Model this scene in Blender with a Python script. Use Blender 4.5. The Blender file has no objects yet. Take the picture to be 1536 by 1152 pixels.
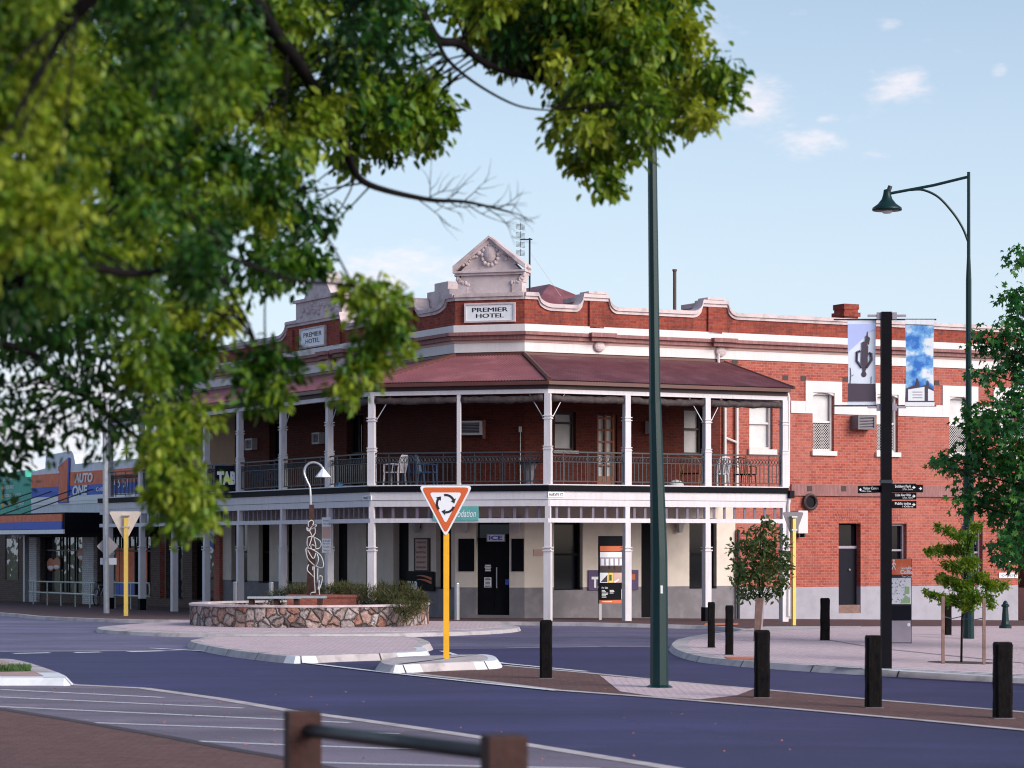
import bpy, bmesh, math, random
import numpy as np
from mathutils import Vector, Matrix
R = math.radians
S = bpy.context.scene
COL = S.collection
# ------------------------------------------------------------------ camera
F = 3927.0; CX = 768.0; HY = 815.0; CZ = 2.2
cam = bpy.data.cameras.new('camera'); camo = bpy.data.objects.new('camera', cam); COL.objects.link(camo)
camo.location = (0, 0, CZ); camo.rotation_euler = (R(90), 0, 0)
cam.sensor_width = 36; cam.lens = 36 * F / 1536; cam.shift_y = (HY - 576) / 1536
cam.clip_end = 5000; cam.clip_start = 0.1
cam.dof.use_dof = True; cam.dof.focus_distance = 66; cam.dof.aperture_fstop = 3.3
S.camera = camo; S.cycles.filter_width = 1.1
# ------------------------------------------------------------------ sky, sun, exposure
SUN_AZ, SUN_EL = 127, 25
w = bpy.data.worlds.new('World'); S.world = w; w.use_nodes = True
nt = w.node_tree; nt.nodes.clear()
def N(nt, t, **kw):
    n = nt.nodes.new(t)
    for k, v in kw.items():
        setattr(n, k, v)
    return n
out = N(nt, 'ShaderNodeOutputWorld'); bg = N(nt, 'ShaderNodeBackground'); bg.inputs[1].default_value = 0.098
sky = N(nt, 'ShaderNodeTexSky', sky_type='NISHITA'); sky.sun_disc = False
sky.sun_elevation = R(SUN_EL); sky.sun_rotation = R(SUN_AZ); sky.air_density = 1.0; sky.dust_density = 1.6; sky.ozone_density = 1.5
tc = N(nt, 'ShaderNodeTexCoord')
sep = N(nt, 'ShaderNodeSeparateXYZ'); nt.links.new(tc.outputs['Generated'], sep.inputs[0])
# pale haze towards the horizon
mr = N(nt, 'ShaderNodeMapRange'); mr.inputs[1].default_value = 0.0; mr.inputs[2].default_value = 0.26
mr.inputs[3].default_value = 0.72; mr.inputs[4].default_value = 0.12; nt.links.new(sep.outputs[2], mr.inputs[0])
hz = N(nt, 'ShaderNodeMixRGB'); hz.inputs[2].default_value = (6.0, 7.0, 8.5, 1)
nt.links.new(mr.outputs[0], hz.inputs[0]); nt.links.new(sky.outputs[0], hz.inputs[1])
# clouds: soft patches broken up by noise, each at its own bearing in the sky
mp = N(nt, 'ShaderNodeMapping'); mp.inputs['Scale'].default_value = (1, 1, 2.6)
nt.links.new(tc.outputs['Generated'], mp.inputs[0])
no = N(nt, 'ShaderNodeTexNoise'); no.inputs['Scale'].default_value = 62; no.inputs['Detail'].default_value = 7; no.inputs['Roughness'].default_value = 0.62
nt.links.new(mp.outputs[0], no.inputs['Vector'])
acc = None
for (px, py, rx, ry, st) in [(1080, 45, 60, 45, .75), (1140, 155, 70, 64, .9), (1345, 130, 75, 48, 1.0), (1215, 215, 80, 34, .9), (1498, 106, 22, 15, .75),
                             (1335, 38, 30, 14, .8), (1390, 60, 26, 12, .6), (1310, 232, 30, 12, .7), (590, 410, 190, 55, 1.0), (90, 620, 260, 160, 1.0), (1240, 178, 26, 10, .7), (1190, 188, 22, 10, .7)]:
    d = Vector(((px - CX) / F, 1, (HY - py) / F))
    n = 1 / d.length
    sub = N(nt, 'ShaderNodeVectorMath', operation='SUBTRACT'); sub.inputs[1].default_value = d * n
    nt.links.new(tc.outputs['Generated'], sub.inputs[0])
    scl = N(nt, 'ShaderNodeVectorMath', operation='MULTIPLY'); scl.inputs[1].default_value = (F / rx, F / rx, F / ry)
    nt.links.new(sub.outputs[0], scl.inputs[0])
    ln = N(nt, 'ShaderNodeVectorMath', operation='LENGTH'); nt.links.new(scl.outputs[0], ln.inputs[0])
    m = N(nt, 'ShaderNodeMapRange', interpolation_type='SMOOTHSTEP'); m.inputs[1].default_value = 0.1; m.inputs[2].default_value = 1.25
    m.inputs[3].default_value = st; m.inputs[4].default_value = 0
    nt.links.new(ln.outputs['Value'], m.inputs[0])
    if acc is None: acc = m.outputs[0]
    else:
        mx = N(nt, 'ShaderNodeMath', operation='MAXIMUM'); nt.links.new(acc, mx.inputs[0]); nt.links.new(m.outputs[0], mx.inputs[1]); acc = mx.outputs[0]
ns_ = N(nt, 'ShaderNodeMath', operation='MULTIPLY_ADD'); nt.links.new(no.outputs['Fac'], ns_.inputs[0]); ns_.inputs[1].default_value = 2.4; ns_.inputs[2].default_value = -0.75
ad = N(nt, 'ShaderNodeMath', operation='ADD'); nt.links.new(acc, ad.inputs[0]); nt.links.new(ns_.outputs[0], ad.inputs[1])
cm = N(nt, 'ShaderNodeMapRange', interpolation_type='SMOOTHSTEP'); cm.inputs[1].default_value = 0.75; cm.inputs[2].default_value = 1.9; cm.inputs[4].default_value = 0.62
nt.links.new(ad.outputs[0], cm.inputs[0])
cl = N(nt, 'ShaderNodeMixRGB'); cl.inputs[2].default_value = (7.5, 6.7, 6.8, 1)
nt.links.new(cm.outputs[0], cl.inputs[0]); nt.links.new(hz.outputs[0], cl.inputs[1])
nt.links.new(cl.outputs[0], bg.inputs[0]); nt.links.new(bg.outputs[0], out.inputs[0])
sl = bpy.data.lights.new('sun', 'SUN'); sl.energy = 2.3; sl.angle = R(40); sl.color = (1, .96, .91)
so = bpy.data.objects.new('sun', sl); COL.objects.link(so)
so.rotation_euler = (R(90 - SUN_EL), 0, R(180 - SUN_AZ))
S.view_settings.view_transform = 'Standard'; S.view_settings.look = 'None'; S.view_settings.exposure = 0.62; S.view_settings.gamma = 1
# ------------------------------------------------------------------ helpers
rnd = random.Random(7)
def gz(x, y):
    return -.009 * min(max(0, y - 68), 70) - .016 * min(max(0, x - 2), 25) + .025 * min(max(0, 24.5 - y), 30)
def ray(px, py, Y): return Vector(((px - CX) * Y / F, Y, CZ - (py - HY) * Y / F))
def gnd(px, py, h=0.0):
    Y = 50.0
    for _ in range(80):
        z = gz((px - CX) * Y / F, Y) + h
        Y = .5 * Y + .5 * (CZ - z) * F / (py - HY)
    return Vector(((px - CX) * Y / F, Y, gz((px - CX) * Y / F, Y) + h))
def tag(o, label=None, cat=None, group=None, kind=None):
    if label: o['label'] = label
    if cat: o['category'] = cat
    if group: o['group'] = group
    if kind: o['kind'] = kind
    return o
def thing(name, label, cat, loc, group=None):
    o = bpy.data.objects.new(name, None); COL.objects.link(o); o.location = loc; o.empty_display_size = .3
    return tag(o, label, cat, group)
def dup(root, loc, label=None, group=None, rz=None, sc=None):
    r = root.copy(); COL.objects.link(r); r.location = loc
    if rz is not None: r.rotation_euler = (0, 0, rz)
    if sc is not None: r.scale = sc
    tag(r, label, None, group)
    for ch in list(root.children):
        c = ch.copy(); COL.objects.link(c); c.parent = r
        for g in list(ch.children):
            d = g.copy(); COL.objects.link(d); d.parent = c
    return r
class Fr:   # a vertical plane: u runs to the viewer's right, n points out towards the viewer
    def __init__(s, P, u):
        s.P = Vector((P[0], P[1])); s.u = Vector((u[0], u[1])).normalized(); s.n = Vector((s.u.y, -s.u.x))
    def W(s, t, z, n=0.0):
        p = s.P + s.u * t + s.n * n
        return Vector((p.x, p.y, z))
    def at(s, px, py, n=0.0):
        P = s.P + s.n * n; k = (px - CX) / F
        t = (k * P.y - P.x) / (s.u.x - k * s.u.y); Y = P.y + s.u.y * t
        return t, CZ - (py - HY) * Y / F
    def t(s, px, n=0.0): return s.at(px, 0, n)[0]
    def z(s, px, py, n=0.0): return s.at(px, py, n)[1]
    def rect(s, x0, y0, x1, y1, n=0.0):
        xm = (x0 + x1) / 2
        return s.t(x0, n), s.t(x1, n), s.z(xm, y1, n), s.z(xm, y0, n)
TXT = {}
def text_geo(st, bold=0.0, shear=0.0):
    k = (st, bold, shear)
    if k not in TXT:
        cu = bpy.data.curves.new('lettering', 'FONT'); cu.body = st; cu.offset = bold; cu.shear = shear; cu.resolution_u = 3; cu.align_x = 'CENTER'
        ob = bpy.data.objects.new('lettering', cu); COL.objects.link(ob)
        dg = bpy.context.evaluated_depsgraph_get(); me = bpy.data.meshes.new_from_object(ob.evaluated_get(dg))
        v = [(p.co.x, p.co.y) for p in me.vertices]; f = [tuple(p.vertices) for p in me.polygons]
        bpy.data.objects.remove(ob); bpy.data.curves.remove(cu); bpy.data.meshes.remove(me)
        xs = [a for a, b in v]; ys = [b for a, b in v]
        cx = (min(xs) + max(xs)) / 2; cy = (min(ys) + max(ys)) / 2; W_ = max(xs) - min(xs); H_ = max(ys) - min(ys)
        TXT[k] = ([(a - cx, b - cy) for a, b in v], f, W_, H_)
    return TXT[k]
class MB:
    def __init__(s): s.v = []; s.f = []
    def add(s, vs, fs):
        b = len(s.v); s.v += [Vector(p) for p in vs]; s.f += [tuple(i + b for i in q) for q in fs]; return s
    def hexa(s, p): return s.add(p, [(3, 2, 1, 0), (4, 5, 6, 7), (0, 1, 5, 4), (1, 2, 6, 5), (2, 3, 7, 6), (3, 0, 4, 7)])
    def box(s, fr, t0, t1, z0, z1, n0, n1):
        return s.hexa([fr.W(t0, z0, n1), fr.W(t1, z0, n1), fr.W(t1, z0, n0), fr.W(t0, z0, n0), fr.W(t0, z1, n1), fr.W(t1, z1, n1), fr.W(t1, z1, n0), fr.W(t0, z1, n0)])
    def wb(s, c, sx, sy, z0, z1, rz=0.0, top=1.0):   # world box round c, optional taper
        ca, sa = math.cos(rz), math.sin(rz); p = []
        for z, k in ((z0, 1), (z1, top)):
            for x, y in ((-1, -1), (1, -1), (1, 1), (-1, 1)):
                x *= sx / 2 * k; y *= sy / 2 * k
                p.append((c[0] + x * ca - y * sa, c[1] + x * sa + y * ca, z))
        return s.hexa(p)
    def poly(s, fr, pts, n0, n1):
        k = len(pts)
        vs = [fr.W(t, z, n1) for t, z in pts] + [fr.W(t, z, n0) for t, z in pts]
        fs = [tuple(range(k)), tuple(range(2 * k - 1, k - 1, -1))] + [(i, i + k, (i + 1) % k + k, (i + 1) % k) for i in range(k)]
        return s.add(vs, fs)
    def strip(s, fr, lo, up, n0, n1):
        k = len(lo); vs = []
        for (a, b) in zip(lo, up): vs += [fr.W(a[0], a[1], n1), fr.W(b[0], b[1], n1), fr.W(b[0], b[1], n0), fr.W(a[0], a[1], n0)]
        fs = [(0, 1, 2, 3), (4 * k - 1, 4 * k - 2, 4 * k - 3, 4 * k - 4)]
        for i in range(k - 1):
            a = 4 * i; b = a + 4
            fs += [(a, b, b + 1, a + 1), (a + 1, b + 1, b + 2, a + 2), (a + 2, b + 2, b + 3, a + 3), (a + 3, b + 3, b, a)]
        return s.add(vs, fs)
    def tube(s, pts, r, seg=8, cap=True):
        pts = [Vector(p) for p in pts]; k = len(pts); vs = []
        rs = r if isinstance(r, (list, tuple)) else [r] * k
        ref = None
        for i, p in enumerate(pts):
            d = (pts[min(i + 1, k - 1)] - pts[max(i - 1, 0)])
            d = d.normalized() if d.length > 1e-9 else Vector((0, 0, 1))
            if ref is None: ref = d.orthogonal().normalized()
            ref = (ref - d * ref.dot(d)); ref = ref.normalized() if ref.length > 1e-6 else d.orthogonal().normalized()
            b = d.cross(ref)
            for j in range(seg):
                a = 2 * math.pi * j / seg; vs.append(p + (ref * math.cos(a) + b * math.sin(a)) * rs[i])
        fs = [(i * seg + j, i * seg + (j + 1) % seg, (i + 1) * seg + (j + 1) % seg, (i + 1) * seg + j) for i in range(k - 1) for j in range(seg)]
        if cap: fs += [tuple(range(seg - 1, -1, -1)), tuple(range((k - 1) * seg, k * seg))]
        return s.add(vs, fs)
    def lathe(s, c, prof, seg=16):
        vs = []; k = len(prof)
        for r, z in prof:
            for j in range(seg):
                a = 2 * math.pi * j / seg; vs.append((c[0] + r * math.cos(a), c[1] + r * math.sin(a), z))
        fs = [(i * seg + j, i * seg + (j + 1) % seg, (i + 1) * seg + (j + 1) % seg, (i + 1) * seg + j) for i in range(k - 1) for j in range(seg)]
        fs += [tuple(range(seg - 1, -1, -1)), tuple(range((k - 1) * seg, k * seg))]
        return s.add(vs, fs)
    def ball(s, c, rx, ry, rz, seg=10, rings=6, fr=None):
        vs = []
        for i in range(rings + 1):
            ph = math.pi * i / rings
            for j in range(seg):
                a = 2 * math.pi * j / seg; x, y, z = rx * math.sin(ph) * math.cos(a), ry * math.sin(ph) * math.sin(a), rz * math.cos(ph)
                if fr: vs.append(fr.W(c[0] + x, c[1] + z, c[2] + y))
                else: vs.append((c[0] + x, c[1] + y, c[2] + z))
        fs = [(i * seg + j, (i + 1) * seg + j, (i + 1) * seg + (j + 1) % seg, i * seg + (j + 1) % seg) for i in range(rings) for j in range(seg)]
        return s.add(vs, fs)
    def text(s, fr, tc, zc, h, st, n, width=None, bold=0.0, shear=0.0, flip=False, dz=0.0):
        v, f, W_, H_ = text_geo(st, bold, shear)
        ky = h / H_; kx = (width / W_) if width else ky
        return s.add([fr.W(tc + a * kx, zc + b * ky + dz * a * kx, n) for a, b in v], f)
    def band(s, path, z0, z1, no, ni):   # a moulding along a plan path, mitred at the corners
        o = offs(path, no); i_ = offs(path, ni); k = len(path); vs = []
        for a, b in zip(o, i_): vs += [(a[0], a[1], z0), (a[0], a[1], z1), (b[0], b[1], z1), (b[0], b[1], z0)]
        fs = [(0, 1, 2, 3), (4 * k - 1, 4 * k - 2, 4 * k - 3, 4 * k - 4)]
        for q in range(k - 1):
            a = 4 * q; b = a + 4
            fs += [(a, b, b + 1, a + 1), (a + 1, b + 1, b + 2, a + 2), (a + 2, b + 2, b + 3, a + 3), (a + 3, b + 3, b, a)]
        return s.add(vs, fs)
    def build(s, name, mat, parent=None, smooth=False, label=None, cat=None, group=None, kind=None, org=None):
        me = bpy.data.meshes.new(name)
        if parent is not None:
            r = parent
            while r.parent: r = r.parent
            o0 = Vector(r.location)
        elif org is not None: o0 = Vector(org)
        else:
            xs = [p.x for p in s.v]; ys = [p.y for p in s.v]; zs = [p.z for p in s.v]
            o0 = Vector(((min(xs) + max(xs)) / 2, (min(ys) + max(ys)) / 2, min(zs)))
        me.from_pydata([p - o0 for p in s.v], [], s.f)
        uv = me.uv_layers.new(name='UVMap'); L = me.loops; data = [0.0] * (2 * len(L)); V = s.v
        for p in me.polygons:
            n = p.normal
            if abs(n.z) > .985: T = Vector((1, 0, 0)); B = Vector((0, 1, 0))
            else:
                T = Vector((-n.y, n.x, 0)).normalized(); B = n.cross(T)
                if abs(n.z) < .3: B = Vector((0, 0, 1))
            for li in p.loop_indices:
                q = V[L[li].vertex_index]; data[2 * li] = q.dot(T); data[2 * li + 1] = q.dot(B)
            p.use_smooth = smooth
        uv.data.foreach_set('uv', data)
        me.materials.append(mat); me.validate()
        o = bpy.data.objects.new(name, me); COL.objects.link(o)
        if parent is not None: o.parent = parent
        else: o.location = o0
        return tag(o, label, cat, group, kind)
def offs(path, d):
    P = [Vector((p[0], p[1])) for p in path]; r = []
    for i, p in enumerate(P):
        ns = []
        if i > 0: u = (P[i] - P[i - 1]).normalized(); ns.append(Vector((u.y, -u.x)))
        if i < len(P) - 1: u = (P[i + 1] - P[i]).normalized(); ns.append(Vector((u.y, -u.x)))
        if len(ns) == 1: r.append(p + ns[0] * d)
        else:
            m = (ns[0] + ns[1]).normalized(); r.append(p + m * (d / max(.3, m.dot(ns[0]))))
    return r
def offs_closed(P, d):
    P = [Vector((p[0], p[1])) for p in P]; k = len(P); r = []
    ar = sum(P[i].x * P[(i + 1) % k].y - P[(i + 1) % k].x * P[i].y for i in range(k)); sg = 1 if ar > 0 else -1
    for i in range(k):
        u = (P[i] - P[i - 1]).normalized(); v = (P[(i + 1) % k] - P[i]).normalized()
        a = Vector((-u.y, u.x)) * sg; b = Vector((-v.y, v.x)) * sg; m = a + b
        m = m.normalized() if m.length > 1e-6 else a
        r.append(P[i] + m * (d / max(.5, m.dot(a))))
    return r
CREASE = [((2, 0, 0), (1, 0, 0)), ((27, 0, 0), (1, 0, 0)), ((0, 24.5, 0), (0, 1, 0)), ((0, 68, 0), (0, 1, 0)), ((0, 138, 0), (0, 1, 0)), ((0, -5.5, 0), (0, 1, 0))]
def sheet(name, pts, h, mat, kind='structure', skirt=0.0):
    bm = bmesh.new(); vs = [bm.verts.new((p[0], p[1], 0)) for p in pts]
    f = bm.faces.new(vs); bm.normal_update()
    if f.normal.z < 0: f.normal_flip()
    bmesh.ops.triangulate(bm, faces=[f])
    for co, no in CREASE:
        bmesh.ops.bisect_plane(bm, geom=bm.verts[:] + bm.edges[:] + bm.faces[:], plane_co=co, plane_no=no, dist=1e-5)
    if skirt:
        ed = [e for e in bm.edges if e.is_boundary]
        r = bmesh.ops.extrude_edge_only(bm, edges=ed); low = [g for g in r['geom'] if isinstance(g, bmesh.types.BMVert)]
        ls = set(low)
        for v in bm.verts: v.co.z = gz(v.co.x, v.co.y) + h - (skirt if v in ls else 0)
    else:
        for v in bm.verts: v.co.z = gz(v.co.x, v.co.y) + h
    bmesh.ops.recalc_face_normals(bm, faces=bm.faces[:])
    if sum(f.normal.z for f in bm.faces) < 0: bmesh.ops.reverse_faces(bm, faces=bm.faces[:])
    me = bpy.data.meshes.new(name); bm.to_mesh(me); bm.free()
    uv = me.uv_layers.new(name='UVMap')
    for l in me.loops: uv.data[l.index].uv = me.vertices[l.vertex_index].co.xy
    me.materials.append(mat); o = bpy.data.objects.new(name, me); COL.objects.link(o)
    return tag(o, kind=kind)
def line_quads(name, pts, wd, h, mat):   # a painted line of constant width along ground points
    mb = MB()
    for i in range(len(pts) - 1):
        a = Vector(pts[i][:2]); b = Vector(pts[i + 1][:2]); k = max(1, int((b - a).length / 1.0)); u = (b - a).normalized(); n = Vector((-u.y, u.x)) * wd / 2
        for j in range(k):
            p = a.lerp(b, j / k); q = a.lerp(b, (j + 1) / k)
            mb.add([(c.x, c.y, gz(c.x, c.y) + h) for c in (p - n, q - n, q + n, p + n)], [(0, 1, 2, 3)])
    return mb.build(name, mat, kind='structure')
def smooth_path(P, sub=6, closed=False):
    P = [Vector(p) for p in P]; k = len(P); r = []
    rng = range(k) if closed else range(k - 1)
    for i in rng:
        if closed: a, b, c, d = P[i - 1], P[i], P[(i + 1) % k], P[(i + 2) % k]
        else: a, b, c, d = P[max(i - 1, 0)], P[i], P[i + 1], P[min(i + 2, k - 1)]
        for j in range(sub):
            t = j / sub
            r.append(.5 * ((2 * b) + (c - a) * t + (2 * a - 5 * b + 4 * c - d) * t * t + (3 * b - a - 3 * c + d) * t ** 3))
    if not closed: r.append(P[-1])
    return r
# ------------------------------------------------------------------ materials
def base_mat(name):
    m = bpy.data.materials.new(name); m.use_nodes = True; nt = m.node_tree
    return m, nt, nt.nodes['Principled BSDF']
def setc(i, c): i.default_value = (c[0], c[1], c[2], 1)
def noise(nt, vec, scale, detail=4, rough=.6):
    n = N(nt, 'ShaderNodeTexNoise'); n.inputs['Scale'].default_value = scale; n.inputs['Detail'].default_value = detail; n.inputs['Roughness'].default_value = rough
    nt.links.new(vec, n.inputs['Vector']); return n
def ramp(nt, fac, stops):
    r = N(nt, 'ShaderNodeValToRGB'); e = r.color_ramp.elements
    while len(e) < len(stops): e.new(.5)
    for i, (p, c) in enumerate(stops): e[i].position = p; e[i].color = (c[0], c[1], c[2], 1) if isinstance(c, (tuple, list)) else (c, c, c, 1)
    nt.links.new(fac, r.inputs[0]); return r
def mixc(nt, fac, a, b, mode='MIX'):
    m = N(nt, 'ShaderNodeMixRGB', blend_type=mode)
    for i, x in ((0, fac), (1, a), (2, b)):
        if isinstance(x, (int, float)): m.inputs[i].default_value = x if i == 0 else (x, x, x, 1)
        elif isinstance(x, (tuple, list)): setc(m.inputs[i], x)
        else: nt.links.new(x, m.inputs[i])
    return m.outputs[0]
def bump(nt, bs, h, st, dist=.02):
    b = N(nt, 'ShaderNodeBump'); b.inputs['Strength'].default_value = st; b.inputs['Distance'].default_value = dist
    nt.links.new(h, b.inputs['Height']); nt.links.new(b.outputs[0], bs.inputs['Normal'])
def paint(name, c, rough=.55, var=.12, scale=2.5, dirt=None, damt=.0, dscale=1.2, bst=.15, bsc=60, metal=0, spec=.4, streak=False):
    m, nt, bs = base_mat(name); g = N(nt, 'ShaderNodeNewGeometry'); pos = g.outputs['Position']
    n1 = noise(nt, pos, scale, 5); n2 = noise(nt, pos, bsc, 3)
    r = ramp(nt, n1.outputs[0], [(.3, 1 - var), (.7, 1 + var)])
    col = mixc(nt, 1, c, r.outputs[0], 'MULTIPLY')
    if dirt:
        v = pos
        if streak:
            mp = N(nt, 'ShaderNodeMapping'); mp.inputs['Scale'].default_value = (6, 6, .5); nt.links.new(pos, mp.inputs[0]); v = mp.outputs[0]
        d = noise(nt, v, dscale, 6, .65); dr = ramp(nt, d.outputs[0], [(.48, 0.0), (.75, damt)])
        col = mixc(nt, dr.outputs[0], col, dirt)
    nt.links.new(col, bs.inputs['Base Color']); bs.inputs['Roughness'].default_value = rough; bs.inputs['Metallic'].default_value = metal
    bs.inputs['Specular IOR Level'].default_value = spec
    if bst: bump(nt, bs, n2.outputs[0], bst, .01)
    return m
def brick(name, c1, c2, mortar, bw=.24, bh=.086, ms=.011, stain=(.1, .05, .05), samt=.5, bias=-.1, lime=None, streak=0):
    m, nt, bs = base_mat(name); uv = N(nt, 'ShaderNodeUVMap'); g = N(nt, 'ShaderNodeNewGeometry'); pos = g.outputs['Position']
    b = N(nt, 'ShaderNodeTexBrick'); nt.links.new(uv.outputs[0], b.inputs['Vector'])
    setc(b.inputs['Color1'], c1); setc(b.inputs['Color2'], c2); setc(b.inputs['Mortar'], mortar)
    b.inputs['Scale'].default_value = 1; b.inputs['Mortar Size'].default_value = ms; b.inputs['Brick Width'].default_value = bw; b.inputs['Row Height'].default_value = bh; b.inputs['Bias'].default_value = bias
    b.inputs['Mortar Smooth'].default_value = .2
    n1 = noise(nt, pos, .9, 6, .65); n2 = noise(nt, pos, 14, 4); n3 = noise(nt, pos, 3.1, 5, .7)
    col = mixc(nt, 1, b.outputs[0], ramp(nt, n2.outputs[0], [(.25, .75), (.75, 1.25)]).outputs[0], 'MULTIPLY')
    col = mixc(nt, ramp(nt, n1.outputs[0], [(.5, 0.0), (.78, samt)]).outputs[0], col, stain)
    if streak:
        mp = N(nt, 'ShaderNodeMapping'); mp.inputs['Scale'].default_value = (3.5, 3.5, .35); nt.links.new(pos, mp.inputs[0]); n4 = noise(nt, mp.outputs[0], 1.0, 6, .7)
        col = mixc(nt, ramp(nt, n4.outputs[0], [(.5, 0.0), (.72, streak)]).outputs[0], col, (.025, .014, .014))
    if lime:
        n5 = noise(nt, pos, .45, 5, .7); col = mixc(nt, ramp(nt, n5.outputs[0], [(.46, 0.0), (.7, .42)]).outputs[0], col, (.52, .22, .18))
        mp = N(nt, 'ShaderNodeMapping'); mp.inputs['Scale'].default_value = (2.2, 2.2, .22); nt.links.new(pos, mp.inputs[0]); n4 = noise(nt, mp.outputs[0], 1.0, 6, .7); col = mixc(nt, ramp(nt, n4.outputs[0], [(.54, 0.0), (.74, .38)]).outputs[0], col, (.12, .035, .03))
    if lime: col = mixc(nt, ramp(nt, n3.outputs[0], [(.52, 0.0), (.8, .45)]).outputs[0], col, lime)
    nt.links.new(col, bs.inputs['Base Color']); bs.inputs['Roughness'].default_value = .85; bs.inputs['Specular IOR Level'].default_value = .25
    inv = N(nt, 'ShaderNodeMath', operation='SUBTRACT'); inv.inputs[0].default_value = 1; nt.links.new(b.outputs['Fac'], inv.inputs[1])
    bump(nt, bs, inv.outputs[0], .5, .01); return m
def asphalt(name, c, speck=.5, patch=.25):
    m, nt, bs = base_mat(name); g = N(nt, 'ShaderNodeNewGeometry'); pos = g.outputs['Position']
    n1 = noise(nt, pos, .25, 5); n2 = noise(nt, pos, 55, 2, .8)
    mp = N(nt, 'ShaderNodeMapping'); mp.inputs['Rotation'].default_value = (0, 0, R(-62)); mp.inputs['Scale'].default_value = (.10, .9, 1); nt.links.new(pos, mp.inputs[0])
    n3 = noise(nt, mp.outputs[0], .8, 4)
    col = mixc(nt, 1, c, ramp(nt, n1.outputs[0], [(.3, 1 - patch), (.7, 1 + patch)]).outputs[0], 'MULTIPLY')
    col = mixc(nt, 1, col, ramp(nt, n2.outputs[0], [(.3, 1 - speck), (.7, 1 + speck)]).outputs[0], 'MULTIPLY')
    col = mixc(nt, 1, col, ramp(nt, n3.outputs[0], [(.35, .74), (.65, 1.3)]).outputs[0], 'MULTIPLY')
    vo = N(nt, 'ShaderNodeTexVoronoi', feature='DISTANCE_TO_EDGE'); vo.inputs['Scale'].default_value = .16
    wv = N(nt, 'ShaderNodeVectorMath', operation='ADD'); nz = noise(nt, pos, 1.3, 4); sc_ = N(nt, 'ShaderNodeVectorMath', operation='SCALE'); sc_.inputs['Scale'].default_value = 1.2
    nt.links.new(nz.outputs['Color'], sc_.inputs[0]); nt.links.new(pos, wv.inputs[0]); nt.links.new(sc_.outputs[0], wv.inputs[1]); nt.links.new(wv.outputs[0], vo.inputs['Vector'])
    col = mixc(nt, ramp(nt, vo.outputs['Distance'], [(0.0, .55), (.004, 0.0)]).outputs[0], col, (c[0] * .35, c[1] * .35, c[2] * .4))
    n5 = noise(nt, pos, .55, 6, .75); col = mixc(nt, ramp(nt, n5.outputs[0], [(.58, 0.0), (.62, .5)]).outputs[0], col, (c[0] * 1.7, c[1] * 1.7, c[2] * 1.4))
    n6 = noise(nt, pos, 1.7, 4, .6); col = mixc(nt, ramp(nt, n6.outputs[0], [(.66, 0.0), (.76, .55)]).outputs[0], col, (c[0] * .45, c[1] * .45, c[2] * .45))
    nt.links.new(col, bs.inputs['Base Color']); bs.inputs['Roughness'].default_value = .64; bs.inputs['Specular IOR Level'].default_value = .42
    bump(nt, bs, n2.outputs[0], .35, .01); return m
def leafmat(name, stops, trans=.35, nscale=1.4, tone=False):
    m, nt, bs = base_mat(name); g = N(nt, 'ShaderNodeNewGeometry')
    n1 = noise(nt, g.outputs['Position'], nscale, 3); ad = N(nt, 'ShaderNodeMath', operation='MULTIPLY_ADD')
    nt.links.new(g.outputs['Random Per Island'], ad.inputs[0]); ad.inputs[1].default_value = .34
    sb = N(nt, 'ShaderNodeMath', operation='MULTIPLY_ADD'); nt.links.new(n1.outputs[0], sb.inputs[0]); sb.inputs[1].default_value = 1.7; sb.inputs[2].default_value = -.55; nt.links.new(sb.outputs[0], ad.inputs[2])
    if tone:
        at_ = N(nt, 'ShaderNodeAttribute'); at_.attribute_name = 'tone'; nt.links.new(at_.outputs['Fac'], ad.inputs[2])
    r = ramp(nt, ad.outputs[0], stops); nt.links.new(r.outputs[0], bs.inputs['Base Color'])
    bs.inputs['Roughness'].default_value = .45; bs.inputs['Specular IOR Level'].default_value = .35
    tr = N(nt, 'ShaderNodeBsdfTranslucent'); mx = N(nt, 'ShaderNodeMixShader'); mx.inputs[0].default_value = trans
    tcol = mixc(nt, 1, r.outputs[0], (1.5, 1.5, .6), 'MULTIPLY'); nt.links.new(tcol, tr.inputs[0])
    o = nt.nodes['Material Output']; nt.links.new(bs.outputs[0], mx.inputs[1]); nt.links.new(tr.outputs[0], mx.inputs[2]); nt.links.new(mx.outputs[0], o.inputs[0]); return m
M = {}
M['asphalt'] = asphalt('asphalt', (.031, .024, .088))
M['asphalt_old'] = asphalt('old_asphalt', (.122, .104, .178))
M['asphalt_worn'] = asphalt('worn_asphalt', (.150, .115, .155), .45, .2)
M['paver_brown'] = brick('brown_pavers', (.17, .085, .075), (.12, .06, .055), (.09, .05, .05), .22, .11, .008, (.08, .05, .05), .4)
M['paver_pink'] = brick('pink_pavers', (.66, .50, .53), (.56, .42, .45), (.36, .27, .29), .23, .115, .009, (.42, .34, .37), .5)
M['paver_dark'] = brick('dark_pavers', (.13, .07, .075), (.10, .055, .06), (.06, .04, .04), .22, .11, .008, (.07, .05, .05), .4)
M['concrete'] = paint('concrete', (.49, .43, .44), .85, .12, 1.5, (.16, .14, .14), .75, 2.0, .2, 40)
M['marking'] = paint('road_paint', (.72, .72, .76), .6, .06, 3, (.25, .24, .27), .5, 3.0, .1, 60)
M['dirt'] = paint('dirt', (.09, .10, .06), .95, .3, .5)
M['grass'] = paint('grass', (.06, .11, .03), .95, .35, 6)
M['tactile'] = paint('tactile_orange', (.55, .17, .09), .8, .1, 4)
M['kerb_pink'] = paint('pink_concrete', (.42, .27, .25), .85, .15, 3)
M['soil'] = paint('soil', (.07, .05, .04), .95, .3, 6)
M['brick'] = brick('facade_brick', (.46, .112, .07), (.31, .062, .045), (.38, .17, .15), .20, .082, .010, (.22, .06, .05), .5, .15, lime=(.47, .18, .15))
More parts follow.
